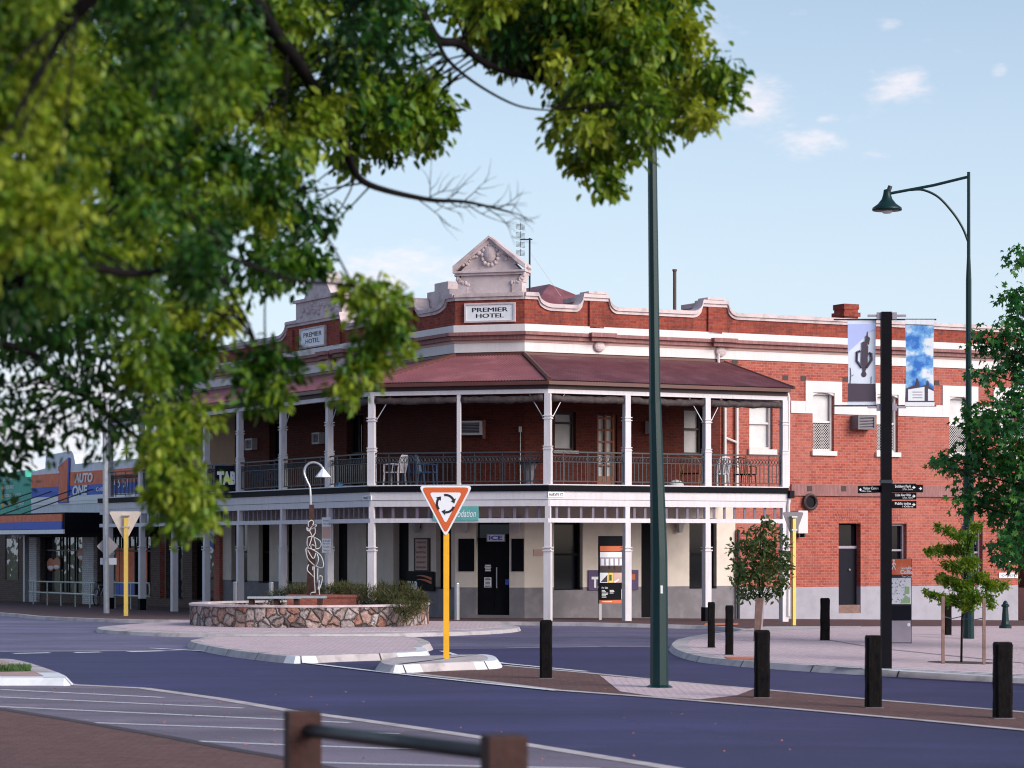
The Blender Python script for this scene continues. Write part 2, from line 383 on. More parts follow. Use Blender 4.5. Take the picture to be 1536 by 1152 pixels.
M['brick_old'] = brick('parapet_brick', (.33, .062, .036), (.20, .034, .026), (.22, .09, .075), .21, .082, .009, (.06, .02, .02), .7, streak=.6)
M['brick_shaded'] = brick('shaded_verandah_brick', (.125, .021, .013), (.08, .014, .010), (.09, .036, .03), .20, .082, .010, (.08, .02, .02), .5, streak=.35)  # facade brick darkened to paint the shade under the verandah into its colour
M['brick_brown'] = brick('brown_brick', (.11, .07, .055), (.07, .045, .04), (.13, .1, .09))
M['white'] = paint('white_paint', (.67, .62, .63), .6, .05, 1.5, (.45, .36, .34), .22, 1.6, .1, 50, streak=True)
M['trim'] = paint('verandah_white', (.62, .58, .62), .55, .05, 2, (.38, .30, .27), .3, 2.2, .1, 50, streak=True)
M['stucco'] = paint('weathered_stucco', (.60, .49, .50), .8, .1, 2.5, (.23, .16, .16), .7, 2.4, .3, 45)
M['cornice'] = paint('brown_cornice', (.24, .095, .095), .65, .15, 2, (.42, .25, .24), .6, 3, .1, 50, streak=True)
M['salmon'] = paint('salmon_render', (.58, .38, .34), .8, .1, 2)
M['cream'] = paint('cream_render', (.70, .60, .53), .75, .06, 1.5, (.42, .36, .34), .4, 1.8, .2, 40)
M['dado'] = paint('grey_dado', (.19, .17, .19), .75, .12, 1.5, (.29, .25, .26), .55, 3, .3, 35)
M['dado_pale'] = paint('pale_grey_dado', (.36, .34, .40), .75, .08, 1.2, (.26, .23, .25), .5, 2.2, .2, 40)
M['tan'] = paint('tan_render', (.38, .22, .13), .8, .1, 2)
M['slat'] = paint('mauve_slats', (.15, .12, .17), .6, .1, 3)
M['lilac'] = paint('lilac_grey', (.32, .27, .33), .6, .1, 3)
M['black'] = paint('black_paint', (.005, .005, .008), .6, .2, 4, spec=.08)
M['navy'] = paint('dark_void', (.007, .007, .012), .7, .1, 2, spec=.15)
M['purple'] = paint('purple_panel', (.07, .03, .13), .5, .08, 3)
M['blackwood'] = paint('black_stained_timber', (.007, .006, .007), .75, .5, 9, (.03, .022, .02), .5, 9, .5, 30, spec=.06, streak=True)
M['rustwood'] = paint('red_brown_timber', (.05, .016, .013), .75, .35, 8, (.03, .012, .012), .8, 5, .5, 30, streak=True)
M['wood'] = paint('grey_timber', (.22, .13, .11), .8, .25, 8, (.1, .06, .05), .6, 5, .4, 30, streak=True)
M['galv'] = paint('galvanised_steel', (.42, .43, .47), .45, .12, 8, metal=.3)
M['rail'] = paint('pale_green_rail', (.46, .49, .46), .5, .08, 6)
M['green'] = paint('dark_green_paint', (.002, .022, .024), .4, .1, 3, spec=.3)
M['yellow'] = paint('yellow_paint', (.80, .40, .02), .5, .06, 5)
M['yellow_pale'] = paint('pale_yellow_paint', (.78, .52, .12), .55, .06, 5)
M['signred'] = paint('sign_red', (.60, .11, .03), .45, .04, 6)
M['signwhite'] = paint('sign_white', (.78, .78, .83), .45, .03, 6)
M['signgrey'] = paint('sign_back_grey', (.17, .15, .17), .6, .06, 5)
M['signcream'] = paint('sign_back_cream', (.66, .55, .48), .6, .06, 5)
M['letterblack'] = paint('black_lettering', (.015, .014, .018), .6, .05, 5, bst=0)
M['letterwhite'] = paint('white_lettering', (.80, .80, .82), .6, .03, 5, bst=0)
M['teal'] = paint('teal_sign', (.13, .42, .40), .5, .08, 4)
M['shopred'] = paint('faded_red_sign', (.74, .15, .06), .6, .1, 2, (.75, .36, .26), .4, 4)
M['shopblue'] = paint('blue_sign', (.035, .10, .52), .55, .1, 3)
M['shopgreen'] = paint('green_sign', (.03, .38, .28), .55, .1, 3)
M['pale_wall'] = paint('pale_blue_white_wall', (.76, .76, .82), .7, .07, 1.5, (.36, .34, .38), .5, 2, .2, 40, streak=True)
M['whitebrick'] = brick('white_painted_brick', (.62, .60, .62), (.56, .54, .57), (.34, .33, .36))
M['gutter'] = paint('brown_gutter', (.10, .032, .026), .45, .1, 3)
M['fascia_dark'] = paint('dark_brown_fascia', (.045, .022, .024), .6, .2, 3)
M['blindroll'] = paint('brown_canvas', (.05, .036, .038), .8, .3, 6, (.15, .11, .11), .6, 9, .6, 14)
M['iron'] = paint('dark_iron', (.03, .035, .045), .5, .2, 6)
M['orange'] = paint('orange_panel', (.56, .12, .04), .5, .06, 4)
M['steel'] = paint('brushed_steel', (.40, .40, .43), .3, .06, 5, metal=.5)
M['rust'] = paint('rusty_steel', (.055, .022, .018), .8, .3, 6)
M['redgranite'] = paint('red_plinth', (.30, .09, .07), .8, .35, 16)
M['bluechair'] = paint('blue_plastic', (.03, .07, .16), .5, .1, 4)
M['bluetarp'] = paint('bright_blue_plastic', (.05, .28, .55), .5, .1, 4)
M['cane'] = paint('cane', (.22, .10, .05), .6, .2, 8)
M['brownvent'] = paint('brown_vent_pipe', (.10, .05, .04), .6, .1, 4)
M['door'] = paint('dark_blue_grey_door', (.008, .008, .016), .5, .1, 3, spec=.1)
M['doorwood'] = paint('varnished_door', (.33, .10, .045), .5, .15, 5)
M['curtain'] = paint('curtain_white', (.66, .64, .64), .8, .08, 5)
M['blind'] = paint('window_blind', (.46, .43, .44), .5, .1, 3)
M['blindpale'] = paint('pale_window_blind', (.60, .58, .60), .4, .12, 2)
def glass(name, c, rough=.04, spec=.8, wob=.0):
    m, nt, bs = base_mat(name); setc(bs.inputs['Base Color'], c); bs.inputs['Roughness'].default_value = rough; bs.inputs['Specular IOR Level'].default_value = spec
    if wob:
        g = N(nt, 'ShaderNodeNewGeometry'); n = noise(nt, g.outputs['Position'], 1.1, 2); bump(nt, bs, n.outputs[0], wob, .05)
    return m
M['glass'] = glass('dark_glass', (.006, .006, .010), .05, .3)
M['shopglass'] = glass('shop_glass', (.016, .018, .026), .03, 1.0, .5)
def roofmat(name, c, period=.085):
    m, nt, bs = base_mat(name); uv = N(nt, 'ShaderNodeUVMap'); g = N(nt, 'ShaderNodeNewGeometry'); wv = N(nt, 'ShaderNodeTexWave'); wv.inputs['Scale'].default_value = 1 / period * .31416 * 1.0
    nt.links.new(uv.outputs[0], wv.inputs['Vector']); wv.inputs['Distortion'].default_value = 0
    n1 = noise(nt, g.outputs['Position'], .9, 5); col = mixc(nt, 1, c, ramp(nt, n1.outputs[0], [(.3, .8), (.7, 1.2)]).outputs[0], 'MULTIPLY')
    nt.links.new(col, bs.inputs['Base Color']); bs.inputs['Roughness'].default_value = .42; bs.inputs['Specular IOR Level'].default_value = .5
    bump(nt, bs, wv.outputs['Fac'], .9, .03); return m
M['roof'] = paint('red_corrugated_iron', (.185, .058, .070), .5, .22, .9, (.36, .15, .17), .65, 1.1, .05, 40)
def stonemat(name):
    m, nt, bs = base_mat(name); g = N(nt, 'ShaderNodeNewGeometry'); pos = g.outputs['Position']
    nz = noise(nt, pos, 4, 3); sc_ = N(nt, 'ShaderNodeVectorMath', operation='SCALE'); sc_.inputs['Scale'].default_value = .14; nt.links.new(nz.outputs['Color'], sc_.inputs[0])
    wv = N(nt, 'ShaderNodeVectorMath', operation='ADD'); nt.links.new(pos, wv.inputs[0]); nt.links.new(sc_.outputs[0], wv.inputs[1])
    v1 = N(nt, 'ShaderNodeTexVoronoi', feature='F1'); v2 = N(nt, 'ShaderNodeTexVoronoi', feature='DISTANCE_TO_EDGE')
    for v in (v1, v2): v.inputs['Scale'].default_value = 3.9; nt.links.new(wv.outputs[0], v.inputs['Vector'])
    sp = N(nt, 'ShaderNodeSeparateColor'); nt.links.new(v1.outputs['Color'], sp.inputs[0])
    col = ramp(nt, sp.outputs[0], [(0, (.10, .075, .075)), (.2, (.34, .25, .23)), (.5, (.54, .42, .40)), (.72, (.38, .17, .12)), (.85, (.34, .27, .26)), (1, (.58, .50, .49))]).outputs[0]
    n2 = noise(nt, pos, 13, 7, .8); col = mixc(nt, 1, col, ramp(nt, n2.outputs[0], [(.34, .3), (.52, .95), (.7, 1.35)]).outputs[0], 'MULTIPLY')
    mo = ramp(nt, v2.outputs['Distance'], [(.012, 1.0), (.04, 0.0)])
    col = mixc(nt, mo.outputs[0], col, (.10, .08, .08)); nt.links.new(col, bs.inputs['Base Color']); bs.inputs['Roughness'].default_value = .9
    hb0 = ramp(nt, v2.outputs['Distance'], [(0.0, 0.0), (.12, .8), (.4, 1.0)]); hb = N(nt, 'ShaderNodeMath', operation='MULTIPLY_ADD'); nt.links.new(n2.outputs[0], hb.inputs[0]); hb.inputs[1].default_value = .35; nt.links.new(hb0.outputs[0], hb.inputs[2]); bump(nt, bs, hb.outputs[0], 1.0, .12); return m
M['stone'] = stonemat('rubble_stone')
M['leaf_big'] = leafmat('street_tree_leaves', [(.08, (.004, .022, .005)), (.38, (.018, .080, .007)), (.62, (.12, .21, .012)), (1.0, (.34, .37, .035))], .28, 2.1, True)
M['leaf_star'] = leafmat('lobed_leaves', [(.2, (.007, .055, .016)), (.55, (.022, .12, .024)), (.85, (.08, .20, .03))], .25)
M['leaf_bay'] = leafmat('glossy_leaves', [(.2, (.04, .08, .02)), (.5, (.10, .15, .045)), (.85, (.20, .22, .085))], .25, 4)
M['leaf_sap'] = leafmat('sapling_leaves', [(.2, (.06, .14, .01)), (.6, (.14, .22, .018)), (.9, (.26, .28, .04))], .4, 3)
M['leaf_shrub'] = leafmat('shrub_needles', [(.15, (.03, .05, .012)), (.5, (.085, .09, .03)), (.85, (.18, .12, .06))], .2, 5)
M['bark'] = paint('bark', (.009, .007, .008), .9, .3, 8, spec=.1, bst=.5, bsc=25)
# ------------------------------------------------------------------ ground, roads, paths
def terrain():
    xs = [-700, -60, -20, 2, 14, 27, 80, 700]; ys = [-300, -5.5, 10, 24.5, 45, 68, 100, 138, 400, 1600]
    bm = bmesh.new(); g = [[bm.verts.new((x, y, gz(x, y) - .03)) for x in xs] for y in ys]
    for j in range(len(ys) - 1):
        for i in range(len(xs) - 1): bm.faces.new((g[j][i], g[j][i + 1], g[j + 1][i + 1], g[j + 1][i]))
    me = bpy.data.meshes.new('ground'); bm.to_mesh(me); bm.free(); me.materials.append(M['dirt'])
    o = bpy.data.objects.new('ground', me); COL.objects.link(o); tag(o, kind='structure')
terrain()
sheet('road', [(-70, 14), (80, 14), (80, 130), (-70, 130)], 0.0, M['asphalt'])
def P(*l, h=0.0): return [gnd(x, y, h) for x, y in l]
# parking bays at the near left, paving in front of them
park_edge = P((-260, 1028), (60, 1022), (112, 1028), (215, 1033), (330, 1049), (430, 1066), (535, 1080), (640, 1095), (760, 1113), (1000, 1152), (1150, 1176))
sheet('parking_bay', [Vector(p) for p in park_edge] + [Vector((7, 14.5, 0)), Vector((-30, 14.5, 0))], .004, M['asphalt_worn'])
line_quads('flush_kerb', park_edge, .22, .009, M['concrete'])
for a in ([(0, 1035), (245, 1047)], [(-60, 1043.5), (365, 1063)], [(-60, 1058), (423, 1080), (525, 1085)], [(44, 1081.5), (423, 1095), (600, 1101)], [(180, 1108), (423, 1118), (640, 1126), (730, 1128)], [(360, 1141), (560, 1147), (800, 1152), (900, 1154)]):
    line_quads('bay_line', P(*a), .10, .0085, M['marking'])
pav = P((-200, 1060), (0, 1075), (130, 1097), (250, 1119), (350, 1139), (430, 1153), (560, 1180))
sheet('paved_verge', [Vector(p) for p in pav] + [Vector((3.2, 14.6, 0)), Vector((3.2, 0, 0)), Vector((-25, 0, 0))], .10, M['paver_brown'], skirt=.14)
line_quads('verge_kerb', [p + Vector((0, 0, 0)) for p in pav], .16, .104, M['fascia_dark'])
def island(name, outline, h, kw, top, kerb, slope=.07, white=()):
    o = [Vector((p[0], p[1])) for p in outline]; a = offs_closed(o, slope); b = offs_closed(o, kw); k = len(o); mb = MB()
    vs = [(p.x, p.y, gz(p.x, p.y) - .05) for p in o] + [(p.x, p.y, gz(p.x, p.y) + h) for p in a] + [(p.x, p.y, gz(p.x, p.y) + h + .004) for p in b]
    fs = []
    for i in range(k):
        j = (i + 1) % k; fs += [(i, j, k + j, k + i), (k + i, k + j, 2 * k + j, 2 * k + i)]
    ar = sum(o[i].x * o[(i + 1) % k].y - o[(i + 1) % k].x * o[i].y for i in range(k))
    if ar < 0: fs = [tuple(reversed(f)) for f in fs]
    mw = MB(); kb = []
    for n_, f in enumerate(fs):
        i = n_ // 2; m_ = (o[i] + o[(i + 1) % k]) / 2; px = CX + m_.x * F / m_.y; py = HY + CZ * F / m_.y
        (mw.f if any(x0 < px < x1 and y0 < py < y1 for x0, x1, y0, y1 in white) else kb).append(f)
    mb.add(vs, kb); mb.build(name + '_kerb', kerb, kind='structure')
    if mw.f: mw.v = [Vector(p) for p in vs]; mw.build('kerb_marking', M['marking'], kind='structure', org=vs[0])
    sheet(name, b, h + .002, top); mj = MB(); run = 0
    for i in range(k):
        j = (i + 1) % k; L = (o[j] - o[i]).length
        while run < L:
            f0 = run / L; f1 = min(1, (run + .03) / L)
            q = []
            for R_, hh in ((o, -.04), (a, h + .004), (b, h + .0075)):
                for f in (f0, f1): p = R_[i].lerp(R_[j], f); q.append((p.x, p.y, gz(p.x, p.y) + hh))
            mj.add(q, [(0, 1, 3, 2), (2, 3, 5, 4)]); run += 1.9
        run -= L
    mj.build('kerb_joint', M['fascia_dark'], kind='structure')
# splitter island of the roundabout
isl = P((280, 972), (292, 967), (322, 963.5), (440, 963), (560, 963), (622, 964), (642, 968), (652, 974), (640, 979), (648, 984), (640, 988), (600, 990), (520, 992.5), (440, 995.5), (380, 990), (330, 983))
isl = smooth_path([p.to_2d() for p in isl], 4, True)
island('splitter_island', isl, .13, .30, M['paver_pink'], M['concrete'], .1, white=((430, 475, 985, 999), (592, 660, 980, 994)))
def white_kerb(pts, h=.126, wd=.55): line_quads('kerb_marking', P(*pts, h=h), wd, h, M['marking'])
isl2 = P((560, 1005), (566, 1000), (600, 996), (660, 993.5), (720, 992), (748, 994), (757, 1000), (745, 1004), (680, 1006.5), (600, 1010.5), (570, 1009))
island('kerb_nose', smooth_path([p.to_2d() for p in isl2], 4, True), .14, .30, M['concrete'], M['concrete'], .14, white=((590, 632, 1000, 1014), (716, 770, 984, 1012)))
# flush median strip with bollards
up = P((757, 999), (880, 1010), (1000, 1022.5), (1154, 1036), (1330, 1052), (1536, 1069), (1800, 1092))
lo = P((600, 1009), (720, 1022), (835, 1036), (980, 1046.5), (1200, 1065), (1380, 1081), (1536, 1096), (1800, 1122))
sheet('median_strip', [Vector(p) for p in up] + [Vector(p) for p in reversed(lo)], .006, M['paver_brown'])
line_quads('median_edge', up, .17, .011, M['concrete']); line_quads('median_edge', lo, .2, .011, M['concrete'])
pk = P((900, 1014), (1003, 1023.5), (1130, 1034.5), (1105, 1044), (1050, 1050), (985, 1046), (930, 1038))
sheet('pink_paving', [Vector(p) for p in pk], .010, M['paver_pink'])
line_quads('edge_line', P((225, 973), (300, 977), (440, 993), (560, 1007.5), (700, 1023), (835, 1037)), .13, .015, M['marking'])
line_quads('edge_line', P((663, 977), (690, 985), (757, 996), (880, 1008)), .13, .012, M['marking'])
for a in ([(20, 980.5), (75, 979.5)], [(112, 979.2), (151, 978.4)], [(193, 978), (245, 976.6)]): line_quads('holding_line', P(*a), .3, .006, M['marking'])
line_quads('road_joint', P((-40, 977.5), (420, 974.6)), .12, .005, M['concrete']); line_quads('road_joint', P((760, 972), (1000, 970)), .10, .005, M['concrete'])
# small island with grass at the far left
isl3 = P((-130, 998), (0, 997), (40, 1000), (75, 1010), (112, 1024), (108, 1029), (60, 1029), (0, 1029), (-130, 1029))
island('grass_island', smooth_path([p.to_2d() for p in isl3], 3, True), .12, .5, M['kerb_pink'], M['concrete'], .16, white=((-400, 116, 1018, 1040),))
sheet('grass_patch', [Vector(p) for p in P((-120, 1000), (0, 999.5), (34, 1002), (48, 1007), (0, 1008), (-120, 1008), h=.12)], .128, M['grass'])
# grass blades
mb = MB()
for _ in range(1500):
    p = gnd(rnd.uniform(-60, 46), rnd.uniform(1000, 1007), .12); hh = rnd.uniform(.03, .09); a = rnd.uniform(0, 6.28); d = Vector((math.cos(a), math.sin(a), 0)) * .012
    q = p + Vector((rnd.uniform(-.04, .04), rnd.uniform(-.04, .04), hh)); mb.add([p - d, p + d, q], [(0, 1, 2)])
mb.build('grass', M['grass'], kind='stuff')
# roundabout
RC = Vector((-5.1, 66.0)); RR = 5.35
circ = [RC + Vector((math.cos(a), math.sin(a))) * RR for a in [2 * math.pi * i / 72 for i in range(72)]]
mb = MB(); k = 72
rings = [(RR, -.05), (RR - .06, .09), (RR - .5, .12), (RR - .504, .125), (3.1, .165), (2.6, .17)]
vs = [(RC.x + r * math.cos(2 * math.pi * i / k), RC.y + r * math.sin(2 * math.pi * i / k), h) for r, h in rings for i in range(k)]
def rg(a, b): return [(x * k + i, x * k + (i + 1) % k, (x + 1) * k + (i + 1) % k, (x + 1) * k + i) for x in range(a, b) for i in range(k)]
mb.add(vs[:3 * k], [tuple(q) for q in rg(0, 2)]); mb.build('roundabout_kerb', M['concrete'], kind='structure')
mb = MB(); mb.add(vs[2 * k:], rg(0, 3)); mb.build('roundabout_apron', M['paver_pink'], kind='structure')
# plaza on the right
pl = smooth_path([p.to_2d() for p in P((1000, 974), (1012, 984), (1060, 995.5), (1200, 1007), (1330, 1015), (1536, 1025.5), (1800, 1038))], 5)
plf = smooth_path([p.to_2d() for p in P((1800, 944), (1536, 944.5), (1400, 945.5), (1290, 947), (1200, 949), (1110, 953), (1045, 959), (1008, 967))], 5)
island('plaza', pl + plf, .11, .42, M['paver_pink'], M['concrete'], .1)
for i in range(4): line_quads('plaza_stripe', [gnd(1215 + 40 * i, 998 + i * 3.2 - i * .4, .11), gnd(1800, 1024 + i * 3.0, .11)], .13, .122, M['marking'])
sheet('tactile_paving', [Vector(p) for p in P((1086, 985.5), (1132, 986), (1134, 989.8), (1092, 989), h=.11)], .122, M['tactile'])
line_quads('paving_joint', P((1230, 958), (1320, 973), (1536, 995), (1700, 1010), h=.11), .1, .119, M['lilac'])
# footpaths in front of the hotel and the shops
path_edge = smooth_path([p.to_2d() for p in P((-420, 905), (-180, 913), (0, 924), (60, 929.5), (170, 934), (290, 935.5), (480, 937), (650, 937.5), (800, 938.5), (940, 941), (1062, 944.5), (1110, 949), (1170, 949), (1250, 946.5), (1400, 945.2), (1536, 944.5), (1900, 943))], 5)
ring = list(path_edge) + [Vector((60, 125)), Vector((-70, 128))]
e2 = offs(path_edge, -.18); e2b = offs(path_edge, -.04)
mb = MB(); kk = len(path_edge)
vs = []
for a, b, c in zip(path_edge, e2b, e2): vs += [(a.x, a.y, gz(a.x, a.y) - .05), (b.x, b.y, gz(b.x, b.y) + .10), (c.x, c.y, gz(c.x, c.y) + .104)]
mb.add(vs, [(3 * i + j, 3 * i + 3 + j, 3 * i + 4 + j, 3 * i + 1 + j) for i in range(kk - 1) for j in range(2)]); mb.build('footpath_kerb', M['concrete'], kind='structure')
sheet('footpath', list(e2) + [Vector((60, 125)), Vector((-70, 128))], .102, M['paver_dark'])
for a in (((1105, 946), (1150, 940), (1290, 939.5), (1305, 945)), ((1335, 944), (1350, 940), (1420, 940), (1440, 943.6))):
    sheet('kerb_ramp', [Vector(p) for p in P(*a, h=.10)], .108, M['concrete'])
sheet('tactile_paving', [Vector(p) for p in P((1058, 935.5), (1108, 935), (1106, 938.3), (1056, 938.2), h=.1)], .112, M['tactile'])
old = P((760, 973), (600, 974.5), (420, 975.5), (150, 977.5), (-60, 979), (-420, 983))
far = [Vector((p.x, p.y, 0)) + Vector((0, .02, 0)) for p in path_edge]
sheet('roundabout_road', [Vector(p) for p in old] + far + [Vector(p) for p in P((1900, 948), (1536, 950), (1250, 955), (1100, 962), (1000, 971))], .003, M['asphalt_old'])
# ------------------------------------------------------------------ hotel: plan
TH = R(28); c_, s_ = math.cos(TH), math.sin(TH)
O = Vector((.99, 72.0)); uR = Vector((c_, s_)); nR = Vector((-s_, c_))
def loc(a, b): return O + uR * a + nR * b
WR = loc(1.15, 3.5); WL = loc(-.341, 4.991); VW = 3.64
FR = Fr(loc(0, 3.5), uR); FL = Fr(loc(-.341, 0), -nR); FC = Fr(WL, WR - WL); LC = (WR - WL).length
VR = Fr(O, uR); VL = Fr(loc(-VW, 0), -nR); C0 = loc(-VW, VW); VC = Fr(C0, O - C0); LVC = (O - C0).length
AE, BE, BV = 19.15, 29.5, 26.6     # far ends: right wall, left wall, left verandah
AV = 7.85
wallpath = [loc(-.341, BE), WL, WR, loc(AE, 3.5)]
vpath = [loc(-VW, BV), C0, O, loc(AV, 0)]
hotel = thing('hotel_building', 'two storey red brick corner hotel with white bands and wrap around verandah', 'hotel', (O.x, O.y, .1))
def H(mb, name, mat, parent=None, **k): return mb.build(name, mat, parent or hotel, **k)
def wall(fr, t0, t1, z0, z1, ops, depth=.24):
    mb = MB(); eps = 1e-4
    ts = sorted({t0, t1, *[min(max(x, t0), t1) for o in ops for x in o[:2]]}); zs = sorted({z0, z1, *[min(max(x, z0), z1) for o in ops for x in o[2:4]]})
    for i in range(len(ts) - 1):
        for j in range(len(zs) - 1):
            tm = (ts[i] + ts[i + 1]) / 2; zm = (zs[j] + zs[j + 1]) / 2
            if ts[i + 1] - ts[i] < eps or zs[j + 1] - zs[j] < eps: continue
            if any(o[0] < tm < o[1] and o[2] < zm < o[3] for o in ops): continue
            mb.add([fr.W(ts[i], zs[j]), fr.W(ts[i + 1], zs[j]), fr.W(ts[i + 1], zs[j + 1]), fr.W(ts[i], zs[j + 1])], [(0, 1, 2, 3)])
    for a, b, c, d in [o[:4] for o in ops]:
        lo_, hi = max(c, z0), min(d, z1)
        if hi - lo_ < eps or b < t0 or a > t1: continue
        for t in (a, b):
            q = [fr.W(t, lo_), fr.W(t, lo_, -depth), fr.W(t, hi, -depth), fr.W(t, hi)]
            mb.add(q if t == a else q[::-1], [(0, 1, 2, 3)])
        if c > z0: mb.add([fr.W(a, c, -depth), fr.W(a, c), fr.W(b, c), fr.W(b, c, -depth)], [(0, 1, 2, 3)])
        if d < z1: mb.add([fr.W(a, d), fr.W(a, d, -depth), fr.W(b, d, -depth), fr.W(b, d)], [(0, 1, 2, 3)])
    return mb
def window(fr, o, frame, pane, parent=hotel, depth=.16, mull=(), rails=(.5,), lattice=False, name='window', fw=.07, inset=.06):
    a, b, c, d = o[:4]; mb = MB(); n0, n1 = -depth - .03, -depth + .05
    mb.box(fr, a, a + fw, c, d, n0, n1); mb.box(fr, b - fw, b, c, d, n0, n1); mb.box(fr, a + fw, b - fw, c, c + fw, n0, n1); mb.box(fr, a + fw, b - fw, d - fw, d, n0, n1)
    for m in mull: t = a + (b - a) * m; mb.box(fr, t - .025, t + .025, c + fw, d - fw, n0, n1 - .01)
    for m in rails: z = c + (d - c) * m; mb.box(fr, a + fw, b - fw, z - .03, z + .03, n0 + .01, n1 - .015)
    w_ = H(mb, name, frame, parent)
    if lattice: zm = c + (d - c) * .49; H(MB().box(fr, a + fw, b - fw, c + fw, zm, n0 - .06, n0 - .02), 'lower_pane', M['glass'], w_)
    else: zm = c + fw
    H(MB().box(fr, a + fw, b - fw, zm + .001, d - fw, n0 - .06, n0 - .02), 'pane', pane, w_)
    if lattice:
        mb = MB(); w2 = b - a; hh = (d - c) * .47
        for sgn in (1, -1):
            for i in range(-12, 26):
                x0 = a + i * .085; pts = []
                p0 = (x0, c) if sgn == 1 else (x0, c + hh); p1 = (x0 + hh, c + hh) if sgn == 1 else (x0 + hh, c)
                f0 = max(0, (a + fw - p0[0]) / hh); f1 = min(1, (b - fw - p0[0]) / hh)
                if f1 - f0 < .03: continue
                L = lambda f: (p0[0] + (p1[0] - p0[0]) * f, p0[1] + (p1[1] - p0[1]) * f)
                q0, q1 = L(f0), L(f1); e = .009
                mb.add([fr.W(q0[0] - e, q0[1], n1 + .005 * sgn), fr.W(q0[0] + e, q0[1], n1 + .005 * sgn), fr.W(q1[0] + e, q1[1], n1 + .005 * sgn), fr.W(q1[0] - e, q1[1], n1 + .005 * sgn)], [(0, 1, 2, 3)])
        H(mb, 'lattice_screen', M['white'], w_)
    return w_
ZT = 7.74; ZF = 3.5
# ---- right wall
tB = FR.t(1103)                      # where the cream render stops and the brick begins
up_win = []                          # upper windows right of the verandah
for x0, x1, y0, y1 in ((1219, 1251, 587, 675), (1315, 1347, 591, 677), (1424, 1456, 596, 682), (1500, 1530, 600, 684)): up_win.append(FR.rect(x0, y0, x1, y1))
zw0 = sum(o[2] for o in up_win) / 4; zw1 = sum(o[3] for o in up_win) / 4
up_win = [(o[0], o[1], zw0, zw1) for o in up_win]
v_win = FR.rect(832, 618, 864, 676); v_win2 = FR.rect(1026, 612, 1054, 682); v_door = FR.rect(896, 622, 926, 722); v_win3 = FR.rect(1124, 606, 1159, 674)
v_door = (v_door[0], v_door[1], 3.8, v_door[3])
opsU = up_win + [v_win, v_win2, v_door, v_win3]
tV = AV - .02; H(wall(FR, 1.15, tV, ZF, ZT, opsU), 'upper_wall', M['brick_shaded']); H(wall(FR, tV, AE, ZF, ZT, opsU), 'upper_wall', M['brick'])
opsL = []
for x0, x1, y0, y1 in ((831, 874, 770, 889), (1034, 1075, 770, 884)): opsL.append(FR.rect(x0, y0, x1, y1))
opsL = [(o[0], o[1], .80, 2.95) for o in opsL]
dr = FR.rect(962, 790, 988, 918); opsL.append((dr[0], dr[1], .0, 2.8))
bd = FR.rect(1258, 785, 1291, 922); bw1 = FR.rect(1332, 786, 1360, 860); bw2 = FR.rect(1442, 790, 1474, 880)
bd = (bd[0], bd[1], FR.z(1275, 920), bd[3]); zb = bd[3]
bw1 = (bw1[0], bw1[1], 1.15, zb); bw2 = (bw2[0], bw2[1], 1.0, zb)
opsL += [bd, bw1, bw2]; ZD = .92
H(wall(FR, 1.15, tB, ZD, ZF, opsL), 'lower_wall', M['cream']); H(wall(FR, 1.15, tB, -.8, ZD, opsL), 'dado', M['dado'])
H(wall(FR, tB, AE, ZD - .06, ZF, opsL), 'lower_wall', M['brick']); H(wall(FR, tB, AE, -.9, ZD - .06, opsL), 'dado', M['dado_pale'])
# string course on the right wall
ta = FR.t(1186); sc0, sc1 = FR.z(1240, 741.5), FR.z(1240, 727)
mb = MB().box(FR, ta, AE, sc0, sc1, .001, .05); mb.box(FR, ta, AE, sc0 - .05, sc0, .001, .08); H(mb, 'string_course', M['cornice'])
for px in (1213, 1264): t, z = FR.at(px, 733); H(MB().box(FR, t - .09, t + .09, z - .08, z + .08, .045, .06), 'air_brick', M['fascia_dark'])
for px, py in ((1102, 543), (1178, 566.5), (1205, 567.5), (1268, 569), (1405, 574), (1478, 577), (1205 + 156, 572)):
    t, z = FR.at(px, py); H(MB().box(FR, t - .1, t + .1, z - .07, z + .07, -.02, .012), 'air_brick', M['fascia_dark'])
# white band linking the upper windows, with raised surrounds
zb0, zb1 = FR.z(1280, 622), FR.z(1280, 604)
edges = []
for o in up_win: edges.append((o[0] - .28, o[1] + .28))
mb = MB(); cur = FR.t(1186)
sur = FR.z(1236, 572)
for (a, b), o in zip(edges, up_win):
    mb.box(FR, cur, a, zb0, zb1, .001, .03)
    mb.box(FR, a, o[0], zb0, sur, .001, .034); mb.box(FR, o[1], b, zb0, sur, .001, .034); mb.box(FR, o[0], o[1], o[3], sur, .001, .034)
    k = 9; lo_ = [(o[0] + (o[1] - o[0]) * i / k, o[3] - .16 * (1 - math.sin(math.pi * (.12 + .76 * i / k))) ) for i in range(k + 1)]; hi_ = [(p[0], o[3]) for p in lo_]
    mb.strip(FR, lo_, hi_, -.14, -.002); cur = b
mb.box(FR, cur, AE, zb0, zb1, .001, .03); H(mb, 'window_band', M['white'])
for o in up_win:
    w_ = window(FR, o, M['white'], M['blindpale'], depth=.16, lattice=True)
    H(MB().box(FR, o[0] - .06, o[1] + .06, o[2] - .14, o[2], -.2, .09), 'sill', M['white'], w_)
